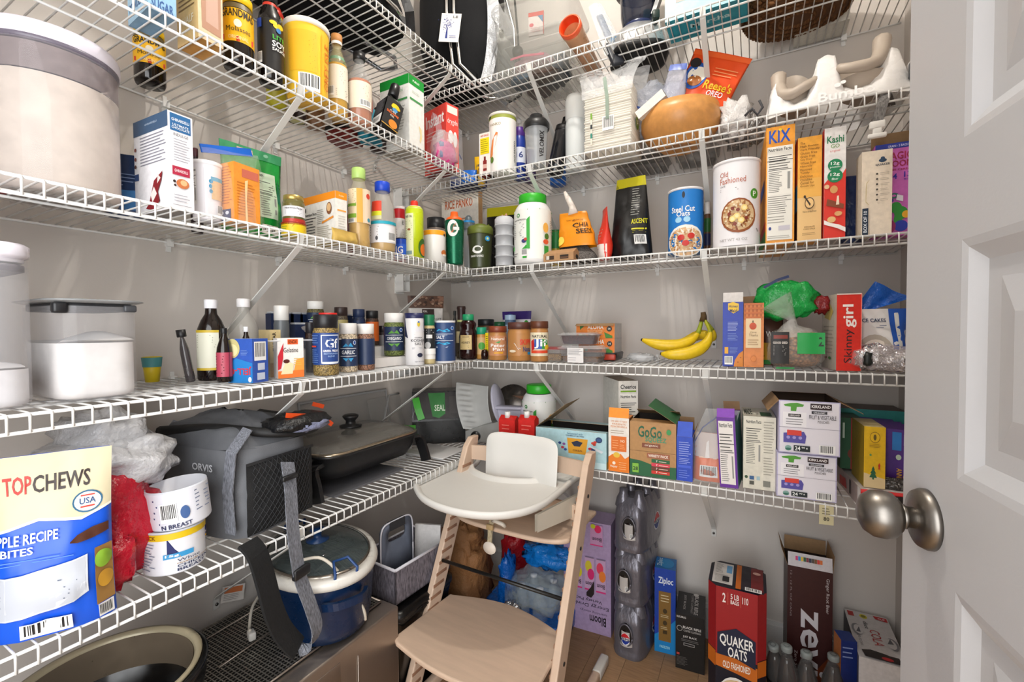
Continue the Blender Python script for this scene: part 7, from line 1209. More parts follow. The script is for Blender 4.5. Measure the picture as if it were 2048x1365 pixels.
carton('yellow winter snack box with a green fir tree and red star', 'box', 'B', 5, .395, (1712, 1727, 1770), 853, 3, 'L', h=None, d=.13, col='e0b81e', cols={'l': 'a8902c', 't': 'c9b88a'}, name='winter_box', lift=.060,
       fr=[('P', [(0, 0), (1, 0), (1, .16), (.5, .2), (0, .24)], 'dcc79c'), ('P', [(.4, .14), (.48, .14), (.48, .17), (.62, .17), (.52, .24), (.58, .24), (.48, .30), (.52, .30), (.44, .36), (.36, .30), (.4, .30), (.3, .24), (.36, .24), (.26, .17), (.4, .17)], '2f6a4a'), ('E', .5, .83, .24, .09, '8a6a1c'), ('E', .5, .83, .22, .08, 'e0b81e'), ('E', .5, .83, .07, .05, '6a5a20'), ('L', .25, .66, .78, .73, 3, '9a7a24'), ('P', [(.66, .38), (.71, .42), (.76, .38), (.74, .34), (.76, .3), (.7, .32), (.65, .3), (.68, .34)], 'c8341e'), ('E', .3, .54, .05, .02, '6a9a5a')])
for i in range(5):
    lb = ['front purple bunny snack box with orange and blue patches', 'second purple snack box of the row', 'third purple snack box of the row', 'fourth purple snack box of the row', 'rearmost purple snack box of the row'][i]
    x0 = 1.735; y0 = -.345+.035*i
    els = [('R', .2, .62, .4, .95, '2a86d0'), ('R', .48, .4, .62, .66, 'e8862a'), ('R', .45, .72, .66, .92, 'c8c0d8'), ('T', 'CHEDDAR', .68, .3, .8, .72, 'e8e0f0', -90), ('T', 'ANNIES', .3, .04, .42, .3, 'f0b83a', -90), ('E', .64, .15, .2, .08, 'e8b83a'), ('E', .64, .15, .11, .06, 'f0ece8'), ('E', .34, .5, .06, .05, 'c8d8c8')] if i == 0 else ()
    carton(lb, 'box', 'B', 5, 0, (0, 0, 0), 0, -8, 'R', w=.098, d=.033, h=.155, P=(x0+.10-.012*i, y0, Z5+.058), col='5a2a90', cols={'l': '6a3aa0', 't': '6f3aa4'}, name='purple_snack_box', fr=els, pt=[('E', .5, .5, .35, .12, 'e8b83a'), ('T', 'ANNIES', .35, .6, .65, .9, 'f0b83a', -90)] if i == 0 else ())
pouch('dark foil wrapper lying on the red tray box under the purple boxes', 'wrapper', (1.77, -.375, Z5+.057), .10, .03, .03, 0, '55504e', bm=mat('5a5654', .25, .6, 1, 'foil'), name='foil_wrapper', seed=2)
t = thing('paper_tag', 'cream paper tag with print hanging below the lavender cartons', 'tag', hitz(1655, 1012, ZS[5]-.004), 8)
mb = MB(); mb.box(-.02, -.0006, -.055, .015, .0006, 0, mat('cfc7a4', .6)); mb.build('tag', t); mb = MB(); art(mb, plane_fn((-.02, -.0007, -.055), (.035, 0, 0), (0, 0, .055)), [('T', '80', .3, .2, .7, .4, '3a3630'), ('L', .2, .5, .8, .9, 3, '77705a')], .0002); mb.build('printed_panel', t, fix=False)
# ================================================================== on the floor
# stainless oven under the left shelf
t = thing('countertop_oven', 'stainless steel countertop oven with a wire mesh top under the left shelf', 'oven', (.232, -1.165, 0))
ST = mat('b3a89e', .38, .9, k='brushed'); OW, OD, OH = .43, .53, .39
mb = MB(); mb.rbox(-OW/2, -OD/2, .012, OW/2, OD/2, OH, .006, ST); mb.build('body', t)
mb = MB(); mb.rbox(OW/2-.002, -.22, .30, OW/2+.002, .04, .36, .001, ST); mb.rbox(OW/2, -.17, .245, OW/2+.004, .05, .285, .0015, mat('2a2826', .3, .8)); mb.rod((OW/2+.002, .1, .05), (OW/2+.002, .1, .34), .0012, mat('b0a69c', .3, 1)); mb.build('front_recess', t)
mb = MB(); mb.box(-OW/2+.02, -OD/2+.01, OH+.001, OW/2-.055, OD/2-.02, OH+.003, mat('1f1e1d', .5)); mb.build('tray_bed', t)
mb = MB(); MS = mat('b5b0a8', .3, .8)
x0, x1, y0, y1 = -OW/2+.02, OW/2-.055, -OD/2+.01, OD/2-.02
n = 34
for i in range(n+1): x = x0+(x1-x0)*i/n; mb.box(x-.0011, y0, OH+.006, x+.0011, y1, OH+.0075, MS)
n = 48
for i in range(n+1): y = y0+(y1-y0)*i/n; mb.box(x0, y-.0011, OH+.0075, x1, y+.0011, OH+.009, MS)
o = mb.build('mesh_wires', t, fix=False); o['kind'] = 'stuff'
mb = MB(); mb.rod((x0, y0, OH+.008), (x1, y0, OH+.008), .003, ST); mb.rod((x1, y0, OH+.008), (x1, y1, OH+.008), .003, ST); mb.rod((x0, y1, OH+.008), (x1, y1, OH+.008), .003, ST); mb.tube([(x0+.06, y0+.14, OH+.012), (x0+.05, y0+.30, OH+.012), (x0+.18, y0+.34, OH+.012), (x0+.2, y0+.1, OH+.012)], .0022, ST, 6); mb.build('mesh_frame', t)
mb = MB()
for x in (-.18, .18):
    for y in (-.23, .23): mb.lathe([(0, 0), (.015, 0), (.015, .014), (0, .014)], '1c1c1c', 10, Matrix.Translation((x, y, 0)))
mb.build('feet', t)['kind'] = 'stuff'
# slow cooker
CB = V((.262, -1.045, OH+.0095)); t = thing('slow_cooker', 'oval blue slow cooker with a white rim and clamped glass lid on the oven', 'slow cooker', CB, -18)
NVY = mat('0b2a4c', .3); sxx, syy = .215, .155
def oval(prof, m_, name, close=True): mb = MB(); mb.lathe(prof, m_, 48, None, sxx, syy, close); return mb.build(name, t)
oval([(.80, 0), (.86, .006), (.90, .03), (.96, .165)], NVY, 'housing')
oval([(.95, .160), (1.0, .165), (1.03, .178), (1.0, .192), (.9, .193), (.88, .185)], mat('d9d6cf', .3), 'stoneware_rim', False)
oval([(.87, .186), (.90, .188), (.90, .196), (.87, .198)], mat('9a938a', .2, .9), 'steel_ring', False)
oval([(.875, .194), (.6, .210), (.3, .218), (0, .220)], mat('5d6666', .06, .1, .85, 'clear'), 'glass_lid', False)
mb = MB(); mb.lathe([(0, .216), (.03, .217), (.033, .221), (.012, .226), (.011, .24), (.022, .25), (.02, .254), (0, .255)], mat('16406f', .35), 20); mb.build('knob', t)
mb = MB(); mb.lathe([(0, 0), (.004, 0), (.004, .004), (0, .004)], mat('c9c9c9', .2, 1), 10, Matrix.Translation((.10, -.02, .213))); mb.build('steam_vent', t)
for sx in (-1, 1):
    mb = MB(); x = sx*sxx*.93; mb.tube([(x, -.03, .16), (x+sx*.008, -.03, .205), (x-sx*.03, -.02, .222), (x-sx*.03, .02, .222), (x+sx*.008, .03, .205), (x, .03, .16)], .004, mat('16457c', .35), 8); mb.build('lid_clamp', t)
    mb = MB(); mb.strap(smooth([(x-sx*.004, -.06, .125), (x+sx*.026, -.03, .13), (x+sx*.03, .03, .13), (x-sx*.004, .06, .125)], 4), .02, .010, (0, 0, 1), NVY); mb.build('handle', t)
mb = MB(); mw = Matrix.LocRotScale(t.location, t.rotation_euler, None).inverted()
q = [mw @ p for p in (atx(600, 1122, .36), atx(645, 1118, .40), atx(690, 1160, .435), atx(725, 1215, .45), atx(731, 1240, .44))]; mb.tube(smooth(q, 6), .0042, mat('d6cfc2', .45), 8)
q = [mw @ p for p in (atx(527, 1180, .12), atx(505, 1215, .16), atx(499, 1255, .20), atx(500, 1262, .22))]; mb.tube(smooth(q, 6), .0042, mat('d6cfc2', .45), 8); mb.build('power_cord', t)
q = mw @ atx(503, 1270, .22); mb = MB(); mb.rbox(q.x-.014, q.y-.009, q.z-.012, q.x+.014, q.y+.009, q.z+.010, .004, mat('d9d6d0', .4)); mb.rod((q.x-.01, q.y, q.z-.011), (q.x-.024, q.y, q.z-.016), .0015, mat('9a9a98', .3, 1)); mb.build('plug', t)
P = atx(488, 1210, .10); o = carton('white and orange warning leaflet hanging behind the slow cooker', 'leaflet', 'L', 5, .1, (0, 0, 0), 0, -20, 'R', w=.06, d=.001, h=.045, P=P, col='d8d2cc', name='warning_leaflet', fr=[('R', .1, .55, .9, .9, 'c8743c'), ('L', .1, .1, .9, .5, 4, '8a8480')]); o.location = (.03, -1.17, .43); o.rotation_euler = (rad(-12), rad(10), rad(70))
# steel pot in the near corner
carton('brown carton under the open steel cooking pot', 'box', 'L', 0, .3, (0, 0, 0), 0, 0, 'R', w=.28, d=.28, h=.33, P=(.3, -1.6, 0), col='6a5a48', name='brown_box').location = (.35, -1.60, 0)
t = thing('cooking_pot', 'open black and steel pressure cooker pot in the near left corner', 'pot', (.362, -1.58, .332), 0)
mb = MB(); mb.lathe([(0, 0), (.125, 0), (.13, .01), (.13, .20), (.150, .215), (.154, .235), (.150, .25), (.155, .256), (.157, .268), (.150, .272), (.146, .270)], mat('101011', .2), 56, close=False); mb.build('outer_body', t)
mb = MB(); mb.lathe([(.146, .271), (.147, .276), (.139, .277), (.134, .27), (.132, .262)], mat('a79e86', .35, .2), 56, close=False); mb.build('sealing_ring', t)
mb = MB(); mb.lathe([(.132, .268), (.131, .06), (.12, .045), (0, .043)], mat('9a8c7a', .32, .6), 56, close=False); mb.build('inner_pot', t)
# black bin with fabric caddy
t = thing('trash_bin', 'glossy black lidded bin behind the high chair', 'bin', (.295, -.735, 0), 90)
mb = MB(); mb.rlathe([(.03, 0), (.02, .01), (.004, .28), (0, .30), (0, .315), (.02, .325)], .29, .27, .03, mat('121213', .22), 5); mb.build('body', t)
mb = MB(); mb.rlathe([(-.004, .312), (-.006, .318), (-.006, .334), (.01, .340)], .29, .27, .03, mat('161617', .3), 5); mb.build('lid', t)
mb = MB(); blob(mb, (0, -.05, .31), (.14, .10, .02), mat('1a1a1b', .25, k='crinkle'), 24, 12, .2, 4, 3); mb.build('liner', t)
t = thing('fabric_caddy', 'grey fabric storage caddy with white trim and a felt handle panel', 'basket', (.312, -.72, .352), 86)
FB = mat('77727a', .85, k='weave', s=.6); WT = mat('d0cfd6', .6); fw_, fd_, fh_ = .27, .19, .115
mb = MB(); mb.box(-fw_/2, -fd_/2, 0, fw_/2, fd_/2, .004, FB)
for a_, b_ in (((-fw_/2, -fd_/2), (fw_/2, -fd_/2+.005)), ((-fw_/2, fd_/2-.005), (fw_/2, fd_/2)), ((-fw_/2, -fd_/2), (-fw_/2+.005, fd_/2)), ((fw_/2-.005, -fd_/2), (fw_/2, fd_/2))): mb.box(a_[0], a_[1], 0, b_[0], b_[1], fh_, FB)
mb.build('box', t)
mb = MB(); mb.tube([(-fw_/2, -fd_/2, fh_), (fw_/2, -fd_/2, fh_), (fw_/2, fd_/2, fh_), (-fw_/2, fd_/2, fh_), (-fw_/2, -fd_/2, fh_)], .005, WT, 6); mb.build('trim', t)
mb = MB(); FE = mat('707684', .8, k='fabric'); pw = .15; px0 = -fw_/2+.02
outer = [(px0, .02), (px0+pw, .02), (px0+pw, .20), (px0+pw-.02, .225), (px0+.02, .225), (px0, .20)]
pts = [(px0+pw/2+pw/2*math.copysign(abs(cos(2*pi*i/32))**.35, cos(2*pi*i/32)), .12+.11*math.copysign(abs(sin(2*pi*i/32))**.35, sin(2*pi*i/32))) for i in range(32)]
inn = [(px0+pw/2+.042*math.copysign(abs(cos(2*pi*i/32))**.6, cos(2*pi*i/32)), .180+.022*math.copysign(abs(sin(2*pi*i/32))**.6, sin(2*pi*i/32))) for i in range(32)]
yy = .0
vs = [(x, yy-.004, z) for x, z in pts]+[(x, yy-.004, z) for x, z in inn]+[(x, yy+.004, z) for x, z in pts]+[(x, yy+.004, z) for x, z in inn]
fs = []
for i in range(32): j = (i+1) % 32; fs += [(i, j, 32+j, 32+i), (64+i, 96+i, 96+j, 64+j), (i, 64+i, 64+j, j), (32+i, 32+j, 96+j, 96+i)]
mb.add(vs, fs, FE, True); mb.box(px0+.04, yy-.007, .20, px0+.11, yy+.007, .23, mat('3a3a3e', .7)); mb.build('handle_panel', t)
mb = MB(); mb.tube([(x, yy-.004, z) for x, z in pts+pts[:1]], .003, WT, 6); mb.build('panel_trim', t)
o = carton('white paper sheets standing in the fabric caddy behind the chair tray', 'papers', 'L', 0, .3, (0, 0, 0), 0, 0, 'R', w=.10, d=.012, h=.15, P=(.4, -.6, .4), col='d9d6d4', name='paper_stack'); o.location = (.335, -.625, .36); o.rotation_euler = (rad(-6), 0, rad(20))

# ------------------------------------------------------------------ the high chair
BCH = mat('d3bba6', .5, k='beech'); CW = mat('dcdad5', .55)
TL, TR = V((.442, -.470, .83)), V((.930, -.485, .83)); R_ax = (TR-TL).normalized(); B_ax = V((-R_ax.y, R_ax.x, 0)); cx = (TL+TR)/2
t = thing('high_chair', 'pale beech wooden high chair with white tray and white back plate', 'high chair', (cx.x, cx.y, 0)); HWd = (TR-TL).length/2
t.rotation_euler = (0, 0, math.atan2(R_ax.y, R_ax.x))     # local x right, local -y towards the front
YF = -.385                                                     # foot forward of the top
def upl(z): return YF+(-YF)*z/.83
for sx in (-1, 1):
    mb = MB(); th = .024; x0 = sx*HWd-th/2; wd = .036
    front = [(upl(z)-wd, z) for z in (0, .83)]; back = [(upl(z)+wd, z) for z in (.83, 0)]
    fr_ = [(upl(0)-wd, 0), (upl(.80)-wd, .80), (upl(.83)-wd+.02, .83), (upl(.83)+wd-.01, .83), (upl(.80)+wd, .80), (upl(0)+wd, 0)]
    n = len(fr_); mb.prism(fr_, x0, x0+th, BCH, axis='x')
    u_ = mb.build('upright', t); bv = u_.modifiers.new('bevel', 'BEVEL'); bv.width = .004; bv.segments = 2
    # slots on the inner face
    for i in range(20):
        z = .08+.034*i; g = MB(); xi = x0+(th if sx < 0 else 0)
        yy0, yy1 = upl(z)-wd*.98, upl(z)+wd*.55
        g.rbox(xi-.0012, yy0, z, xi+.0012, yy1, z+.011, .001, mat('a07c64', .6)); g.build('slot', u_)
    mb = MB(); mb.rbox(x0-.002, upl(0)-.03, 0, x0+th+.002, .12, .035, .006, BCH); mb.build('floor_runner', t)
    mb = MB(); mb.rbox(x0-.004, .05, 0, x0+th+.004, .15, .038, .008, mat('c9c6c0', .35)); mb.build('runner_cap', t)
    for z in (.70, .555, .27): mb = MB(); mb.lathe([(0, 0), (.006, 0), (.006, .002), (0, .002)], mat('26241f', .4), 12, Matrix.Translation((sx*HWd+sx*th/2, upl(z)+.005, z)) @ Matrix.Rotation(sx*pi/2, 4, 'Y')); mb.build('bolt', t)
def plate(name, z, y0, y1, th, rnd, hw=HWd-.014, m_=BCH, zdrop=0):
    pts = []
    for i in range(25): a_ = pi*i/24; pts.append((-hw*math.copysign(abs(cos(a_))**rnd, cos(a_)), y0-(.055)*sin(a_)**1.2))
    pts += [(hw, y1), (-hw, y1)]
    mb = MB(); mb.prism(pts, z-th, z, m_, axis='z'); o = mb.build(name, t); bv = o.modifiers.new('bevel', 'BEVEL'); bv.width = th*.4; bv.segments = 3; bv.limit_method = 'ANGLE'; bv.angle_limit = rad(50); return o
plate('seat', .583, -.13, .12, .016, .55, HWd-.02)
# foot plate: wider than the uprights at its front
pts = [(-HWd+.016, -.17), (-HWd+.006, -.44)]+[(-HWd+.03+(2*HWd-.06)*i/16, -.455-.03*sin(pi*i/16)) for i in range(17)]+[(HWd, -.44), (HWd-.016, -.17)]+[(HWd-.03-(2*HWd-.06)*i/12, -.17+.05*sin(pi*i/12)) for i in range(13)]
mb = MB(); mb.prism(pts, .277, .293, BCH, axis='z'); o = mb.build('foot_plate', t); bv = o.modifiers.new('bevel', 'BEVEL'); bv.width = .006; bv.segments = 3; bv.limit_method = 'ANGLE'; bv.angle_limit = rad(45)
mb = MB(); mb.rod((-HWd+.01, upl(.43)-.022, .43), (HWd-.01, upl(.43)-.022, .43), .006, mat('1a1a1a', .4), 10); mb.build('cross_rod', t)
for z, h in ((.745, .055), (.62, .05)):
    mb = MB(); mb.grid(lambda u, v: V(((u-.5)*(2*HWd-.02), upl(z)+.015+.03*sin(pi*u), z+v*h)), 16, 2, BCH); mb.grid(lambda u, v: V(((u-.5)*(2*HWd-.02), upl(z)+.027+.03*sin(pi*u), z+v*h)), 16, 2, BCH); mb.grid(lambda u, v: V(((u-.5)*(2*HWd-.02), upl(z)+.015+.012*v+.03*sin(pi*u), z+h)), 16, 1, BCH); mb.build('back_rail', t)
mb = MB()
def bp(u, v, o=0):
    x = (u-.5)*.295*(.97+.03*v); return V((x, -.02-.02*(1-v)+.025*cos(x*9)-.035+o, .655+.215*v))
nn = 20; pts = []
for i in range(40):
    a_ = 2*pi*i/40; pts.append((.5+.5*math.copysign(abs(cos(a_))**.3, cos(a_)), .5+.5*math.copysign(abs(sin(a_))**.3, sin(a_))))
vs = [bp(.5+(a-.5)*g, .5+(b-.5)*g, o) for o in (0, .008) for g in (.33, .66, .97, 1) for a, b in pts]
vs = [v+V((0, (.004 if (k//40) % 4 == 3 else 0)*(1 if k < 160 else -1), 0)) for k, v in enumerate(vs)]
fs = [tuple(range(40)), tuple(160+j for j in range(40))]
for s_ in (0, 160):
    for g in range(3): fs += [(s_+g*40+i, s_+g*40+(i+1) % 40, s_+(g+1)*40+(i+1) % 40, s_+(g+1)*40+i) for i in range(40)]
fs += [(120+i, 120+(i+1) % 40, 280+(i+1) % 40, 280+i) for i in range(40)]
mb.add(vs, fs, CW, True); mb.build('back_plate', t)
# tray: kidney shape with a raised edge
mwi = Matrix.LocRotScale(V((cx.x, cx.y, 0)), t.rotation_euler, None).inverted()
ZT = .725
OUT = [(824, 975), (840, 1003), (890, 1026), (960, 1038), (1030, 1035), (1085, 1018), (1125, 990), (1150, 968), (1165, 950), (1150, 944), (1110, 950), (1060, 960), (1000, 957), (965, 948), (948, 935), (962, 920), (955, 912), (930, 916), (890, 935), (850, 955)]
op = [mwi @ hitz(px, py-(12 if py > 960 else 4), ZT) for px, py in OUT]; op = smooth(op+[op[0]], 5)[:-1]; N_ = len(op)
cen = mwi @ hitz(960, 985, ZT)
def offs(d_, z):
    out = []
    for i in range(N_):
        a_, b_ = op[i-1], op[(i+1) % N_]; tt_ = (b_-a_).normalized(); nrm_ = V((tt_.y, -tt_.x, 0)); p = op[i]-nrm_*d_*(1 if True else -1); out.append(V((p.x, p.y, z)))
    return out
sgn = 1
ar = sum(op[i].x*op[(i+1) % N_].y-op[(i+1) % N_].x*op[i].y for i in range(N_)); sgn = 1 if ar > 0 else -1
rings = [offs(d_*sgn, z) for d_, z in ((.020, ZT-.026), (.006, ZT-.023), (.0, ZT-.014), (.0, ZT-.004), (.004, ZT), (.011, ZT), (.017, ZT-.004), (.022, ZT-.012), (.026, ZT-.014))]
mb = MB(); vs = [p for r_ in rings for p in r_]; fs = [(j*N_+i, j*N_+(i+1) % N_, (j+1)*N_+(i+1) % N_, (j+1)*N_+i) for j in range(len(rings)-1) for i in range(N_)]
mb.add(vs, fs, CW, True)
for r_, nm in ((rings[-1], 1), (rings[0], 0)):
    tris = geometry.tessellate_polygon([r_]); mb.add(r_, [tuple(x) for x in tris], CW, True)
mb.build('tray', t, fix=False)
for sx in (-1, 1): mb = MB(); mb.grid(lambda u, v, sx=sx: V((sx*(HWd-.02-.05*(1-u)), -.26+.26*u, ZT-.03-.075*v*(1-.3*(1-u)))), 8, 4, mat('cdc6b8', .4)); mb.grid(lambda u, v, sx=sx: V((sx*(HWd-.028-.05*(1-u)), -.26+.26*u, ZT-.03-.075*v*(1-.3*(1-u)))), 8, 4, mat('cdc6b8', .4)); mb.build('side_guard', t)
mb = MB(); q0 = mwi @ aty(985, 1050, -.66); mb.strap([q0+V((0, .0, .02)), q0+V((.0, -.012, .0)), q0+V((-.004, -.013, -.06))], .018, .002, (1, 0, 0), mat('b5a88c', .6, k='weave')); mb.rbox(q0.x-.014, q0.y-.02, q0.z-.012, q0.x+.012, q0.y-.009, q0.z+.006, .003, mat('b9a078', .4)); mb.build('harness_strap', t)
mb = MB(); q1 = q0+V((-.004, -.013, -.075)); mb.lathe([(0, -.003), (.024, -.003), (.025, 0), (.024, .003), (0, .003)], mat('e0d6ca', .4), 28, Matrix.Translation(q1) @ Matrix.Rotation(pi/2, 4, 'X'), 1, .85); mb.build('harness_button', t)
mb = MB(); mb.tube([q0+V((0, 0, .012)), q0+V((.02, -.01, .02)), q0+V((.045, -.008, .014)), q0+V((.05, 0, .005))], .007, mat('d9d2c6', .35), 8); mb.build('harness_buckle', t)

# ------------------------------------------------------------------ behind the chair
t = thing('paper_bag', 'crumpled brown paper grocery bag behind the high chair slots', 'bag', (.30, -.36, 0), 10)
PB = mat('9a7048', .7, k='crinkle')
mb = MB(); blob(mb, (0, 0, .19), (.12, .13, .19), PB, 34, 22, .16, 2.6, 5, .6, flat=.188); blob(mb, (.03, -.03, .36), (.07, .06, .07), PB, 20, 14, .25, 3, 8); mb.build('bag', t)
t = thing('black_bag', 'crumpled black plastic bag low behind the high chair', 'bag', (.43, -.55, 0)); mb = MB(); blob(mb, (0, 0, .10), (.09, .07, .10), mat('101012', .2, k='crinkle'), 26, 16, .2, 3, 4, flat=.098); mb.build('bag', t)
BF = mat('1470c4', .18, k='crinkle')
t = thing('water_case', 'torn blue shrink wrapped case of clear water bottles behind the high chair', 'water', (.585, -.27, 0), 2)
mb = MB(); mb.rlathe([(.01, 0), (0, .01), (-.004, .07), (.006, .10)], .36, .25, .03, BF, 5); blob(mb, (.07, .06, .285), (.11, .06, .05), mat('1d86d8', .15, k='crinkle'), 28, 16, .25, 3, 7); blob(mb, (-.07, -.05, .20), (.03, .05, .11), mat('1566b8', .15, k='crinkle'), 20, 14, .25, 3, 3); mb.build('blue_wrap', t)
mb = MB(); blob(mb, (.06, -.05, .19), (.12, .09, .06), film(.25, 'cfe0ea'), 28, 16, .2, 3, 2); mb.build('torn_film', t)
mb = MB(); art(mb, plane_fn((-.05, -.132, .03), (.2, 0, 0), (0, -.004, .1)), [('E', .4, .5, .16, .22, '3f8a3a'), ('T', 'NESTLE', .28, .42, .53, .58, 'dfe8d0'), ('W', [(0, .0, .12), (.4, .0, .2), (1, .0, .1)], '5ab0e4')], .003); mb.build('printed_panel', t, fix=False)
CLB = mat('c9d8de', .08, 0, .22, 'clear')
def wbottle(P, nm, lb, first=None):
    if first:
        r = first.copy(); COL.objects.link(r); r.location = P; r['label'] = lb
        for c in list(first.children):
            d = c.copy(); COL.objects.link(d); d.parent = r
        return r
    t_ = thing(nm, lb, 'bottle', P, 0, 'water bottles in the torn case')
    m_ = MB(); m_.lathe([(0, 0), (.028, 0), (.031, .006), (.030, .05), (.028, .055), (.031, .06), (.031, .10), (.029, .13), (.016, .165), (.0125, .17), (.0125, .178)], CLB, 20); m_.build('body', t_)
    m_ = MB(); m_.lathe([(0, .190), (.014, .189), (.0145, .178), (.0, .177)], mat('e4e8ea', .4), 16); m_.build('cap', t_); return t_
b0 = wbottle((.60, -.36, .034), 'water_bottle', 'clear water bottle at the front left of the torn blue case')
wbottle((.675, -.35, .034), '', 'clear water bottle at the front right of the torn blue case', b0); wbottle((.61, -.27, .034), '', 'clear water bottle behind the front left one in the torn case', b0); wbottle((.70, -.27, .034), '', 'clear water bottle at the rear right of the torn case', b0)
t = thing('snack_bag', 'small red crumpled bag between the brown paper bag and blue water case', 'bag', (.44, -.12, 0)); mb = MB(); blob(mb, (0, 0, .17), (.06, .06, .17), mat('b0202c', .3, k='crinkle'), 20, 14, .2, 3, 4, flat=.168); mb.build('bag', t)
t = thing('foil_packet', 'silver foil packet lying in the torn blue film', 'packet', (.585, -.415, .13)); mb = MB(); blob(mb, (0, 0, .02), (.035, .022, .028), mat('d0d2d4', .15, .85, k='foil'), 18, 10, .25, 3, 4); mb.build('packet', t)
# lilac drinks carton
carton('tall lilac energy drink carton with upside down lettering and printed cans', 'box', 'B', 0, .19, (1128, 1222, 1228), 1052, 3, 'R', d=.12, col='b49fc2', name='drinks_carton', lift=0,
       fr=[('T', 'Bloom', .56, .08, .9, .16, '241c2c', 180), ('T', 'sparkling energy', .35, .175, .92, .2, '6a5a74', 180, False), ('T', 'Energy Drink', .22, .225, .95, .265, '2a2230', 180, False), ('T', 'Variety Pack', .22, .275, .82, .31, '2a2230', 180, False)]+
          [e for x, c1, c2 in ((.30, 'e84a7a', 'd8d02a'), (.56, 'd8c83a', 'd8307a'), (.8, 'e04a6a', 'e8883a')) for e in (('R', x-.10, .38, x+.10, .68, 'c8a8c8'), ('R', x-.10, .38, x+.10, .395, 'd8408a'), ('E', x-.02, .60, .07, .05, c1), ('E', x+.03, .53, .07, .05, c2), ('T', 'Bloom', x-.08, .42, x+.08, .46, '3a2a44', 180), ('R', x-.09, .675, x+.09, .685, '8a7a94'))]+
          [('W', [(.06, .34, .46), (.14, .33, .50), (.2, .4, .5)], '2c2020'), ('W', [(.5, .33, .36), (.6, .32, .42), (.66, .36, .48)], '2c2020'), ('R', .58, .80, .84, .985, 'c89ac0'), ('E', .74, .95, .07, .035, 'e02a6a'), ('E', .64, .97, .05, .02, 'c8d02a'), ('T', 'Bloom', .62, .84, .82, .875, '3a2a44', 180), ('R', .58, .80, .84, .81, 'e0408a'), ('E', .12, .09, .05, .02, 'd82a6a')])
# shrink wrapped cola packs
SW = mat('7a7880', .3, .45, k='wrap')
def colapack(label, P, rz, sc=1., hole=(0, .0), lab=True):
    t = thing('cola_pack', label, 'drinks pack', P, rz); t.scale = (sc,)*3
    W2, D2, H2 = .134, .255, .195
    def f(u, v):
        a_ = 2*pi*u; sg = lambda x: math.copysign(abs(x)**.55, x); vv = min(1, v)
        k = 1-.03*abs(sin(3*a_))*(v > .1); zt_ = .13*min(1, v*1.6)+.065*max(0, (v-.625)/.375)
        r_ = 1 if v < .625 else 1-.28*((v-.625)/.375)**1.6
        p = V((W2/2*sg(cos(a_))*r_*k, D2/2*sg(sin(a_))*r_*k, zt_)); q = .02*noise.noise(V((p.x*60, p.y*60, p.z*14))); return V((p.x*(1+q-.05*(v < .03)), p.y*(1+q*.6), p.z))
    mb = MB(); mb.grid(f, 60, 26, SW, wrap=True)
    mb.add([f(i/60, 0) for i in range(60)], [tuple(range(60))], SW); tp_ = [f(i/60, 1) for i in range(60)]; mb.add(tp_, [tuple(range(60))], SW)
    mb.build('shrink_wrap', t)
    mb = MB()
    for i in (-1, 1):
        for j in (-1, 0, 1): mb.lathe([(.033, .155), (.027, .185), (.017, .205), (.016, .222), (0, .224)], SW, 14, Matrix.Translation((i*.031, j*.075, 0)))
    o = mb.build('wrapped_necks', t); o['kind'] = 'stuff'
    mb = MB(); hx = hole[0]
    n_ = 24; op_ = [(hx+.026*cos(2*pi*i/n_), .088+.040*sin(2*pi*i/n_)*(1.15 if sin(2*pi*i/n_) > 0 else .85)) for i in range(n_)]
    mb.add([V((x, -D2/2-.0035, z)) for x, z in op_], [tuple(range(n_))], mat('17110f', .5)); mb.tube([V((x, -D2/2-.004, z)) for x, z in op_+op_[:1]], .003, SW, 6); mb.build('wrap_opening', t, fix=False)
    mb = MB(); fn = cyl_fn(.030, 0, .12, -55, 55); T_ = Matrix.Translation((hx, -D2/2+.0235, .05))
    g = MB(); g.lathe([(.0295, 0), (.0295, .058), (.02, .085)], mat('1c100d', .15), 16, T_, close=False); mm = MB()
    art(mm, lambda u, v, o: T_ @ fn(u, v, o), [('R', .05, 0, .95, .48, 'bdb8b4')]+([('E', .5, .25, .30, .19, 'e8e6ea'), ('W', [(.22, .27, .3), (.35, .29, .40), (.5, .3, .44), (.65, .31, .40), (.78, .29, .3)], 'c8202c'), ('W', [(.22, .2, .23), (.35, .12, .21), (.5, .08, .2), (.65, .12, .21), (.78, .2, .22)], '1f3f9a'), ('T', 'PEPSI', .28, .2, .74, .29, '1a1a2a')] if lab else [('L', .15, .08, .8, .42, 5, '6a6664'), ('B', .6, .05, .9, .2)]), .001)
    g.build('cola_bottle', t); mm.build('bottle_label', t, fix=False)
    mb = MB(); art(mb, plane_fn((W2/2-.004, -.02, .05), (0, .08, 0), (.0, 0, .07)), [('E', .5, .5, .45, .5, 'dcdce0'), ('W', [(.1, .5, .55), (.3, .55, .85), (.5, .58, .97), (.7, .58, .88), (.9, .55, .6)], 'c0262e'), ('W', [(.1, .4, .45), (.3, .14, .38), (.5, .04, .36), (.7, .12, .36), (.9, .4, .44)], '22408a'), ('T', 'PEPSI', .16, .38, .86, .56, '1a1a2a')], .004); mb.build('printed_logo', t, fix=False)
    return t
P0 = hitz(1260, 1322, 0)+V((.0, .128, 0)); P0 = V((1.008, -.150, 0))
colapack('bottom of three silver shrink wrapped cola bottle packs', P0, -5, 1.0, (0, 0), True)
colapack('middle of three silver shrink wrapped cola bottle packs', P0+V((.0, .004, .204)), -4, 1., (-.01, 0), False)
colapack('top of three silver shrink wrapped cola bottle packs', P0+V((.006, .004, .408)), -7, 1., (.01, 0), False)
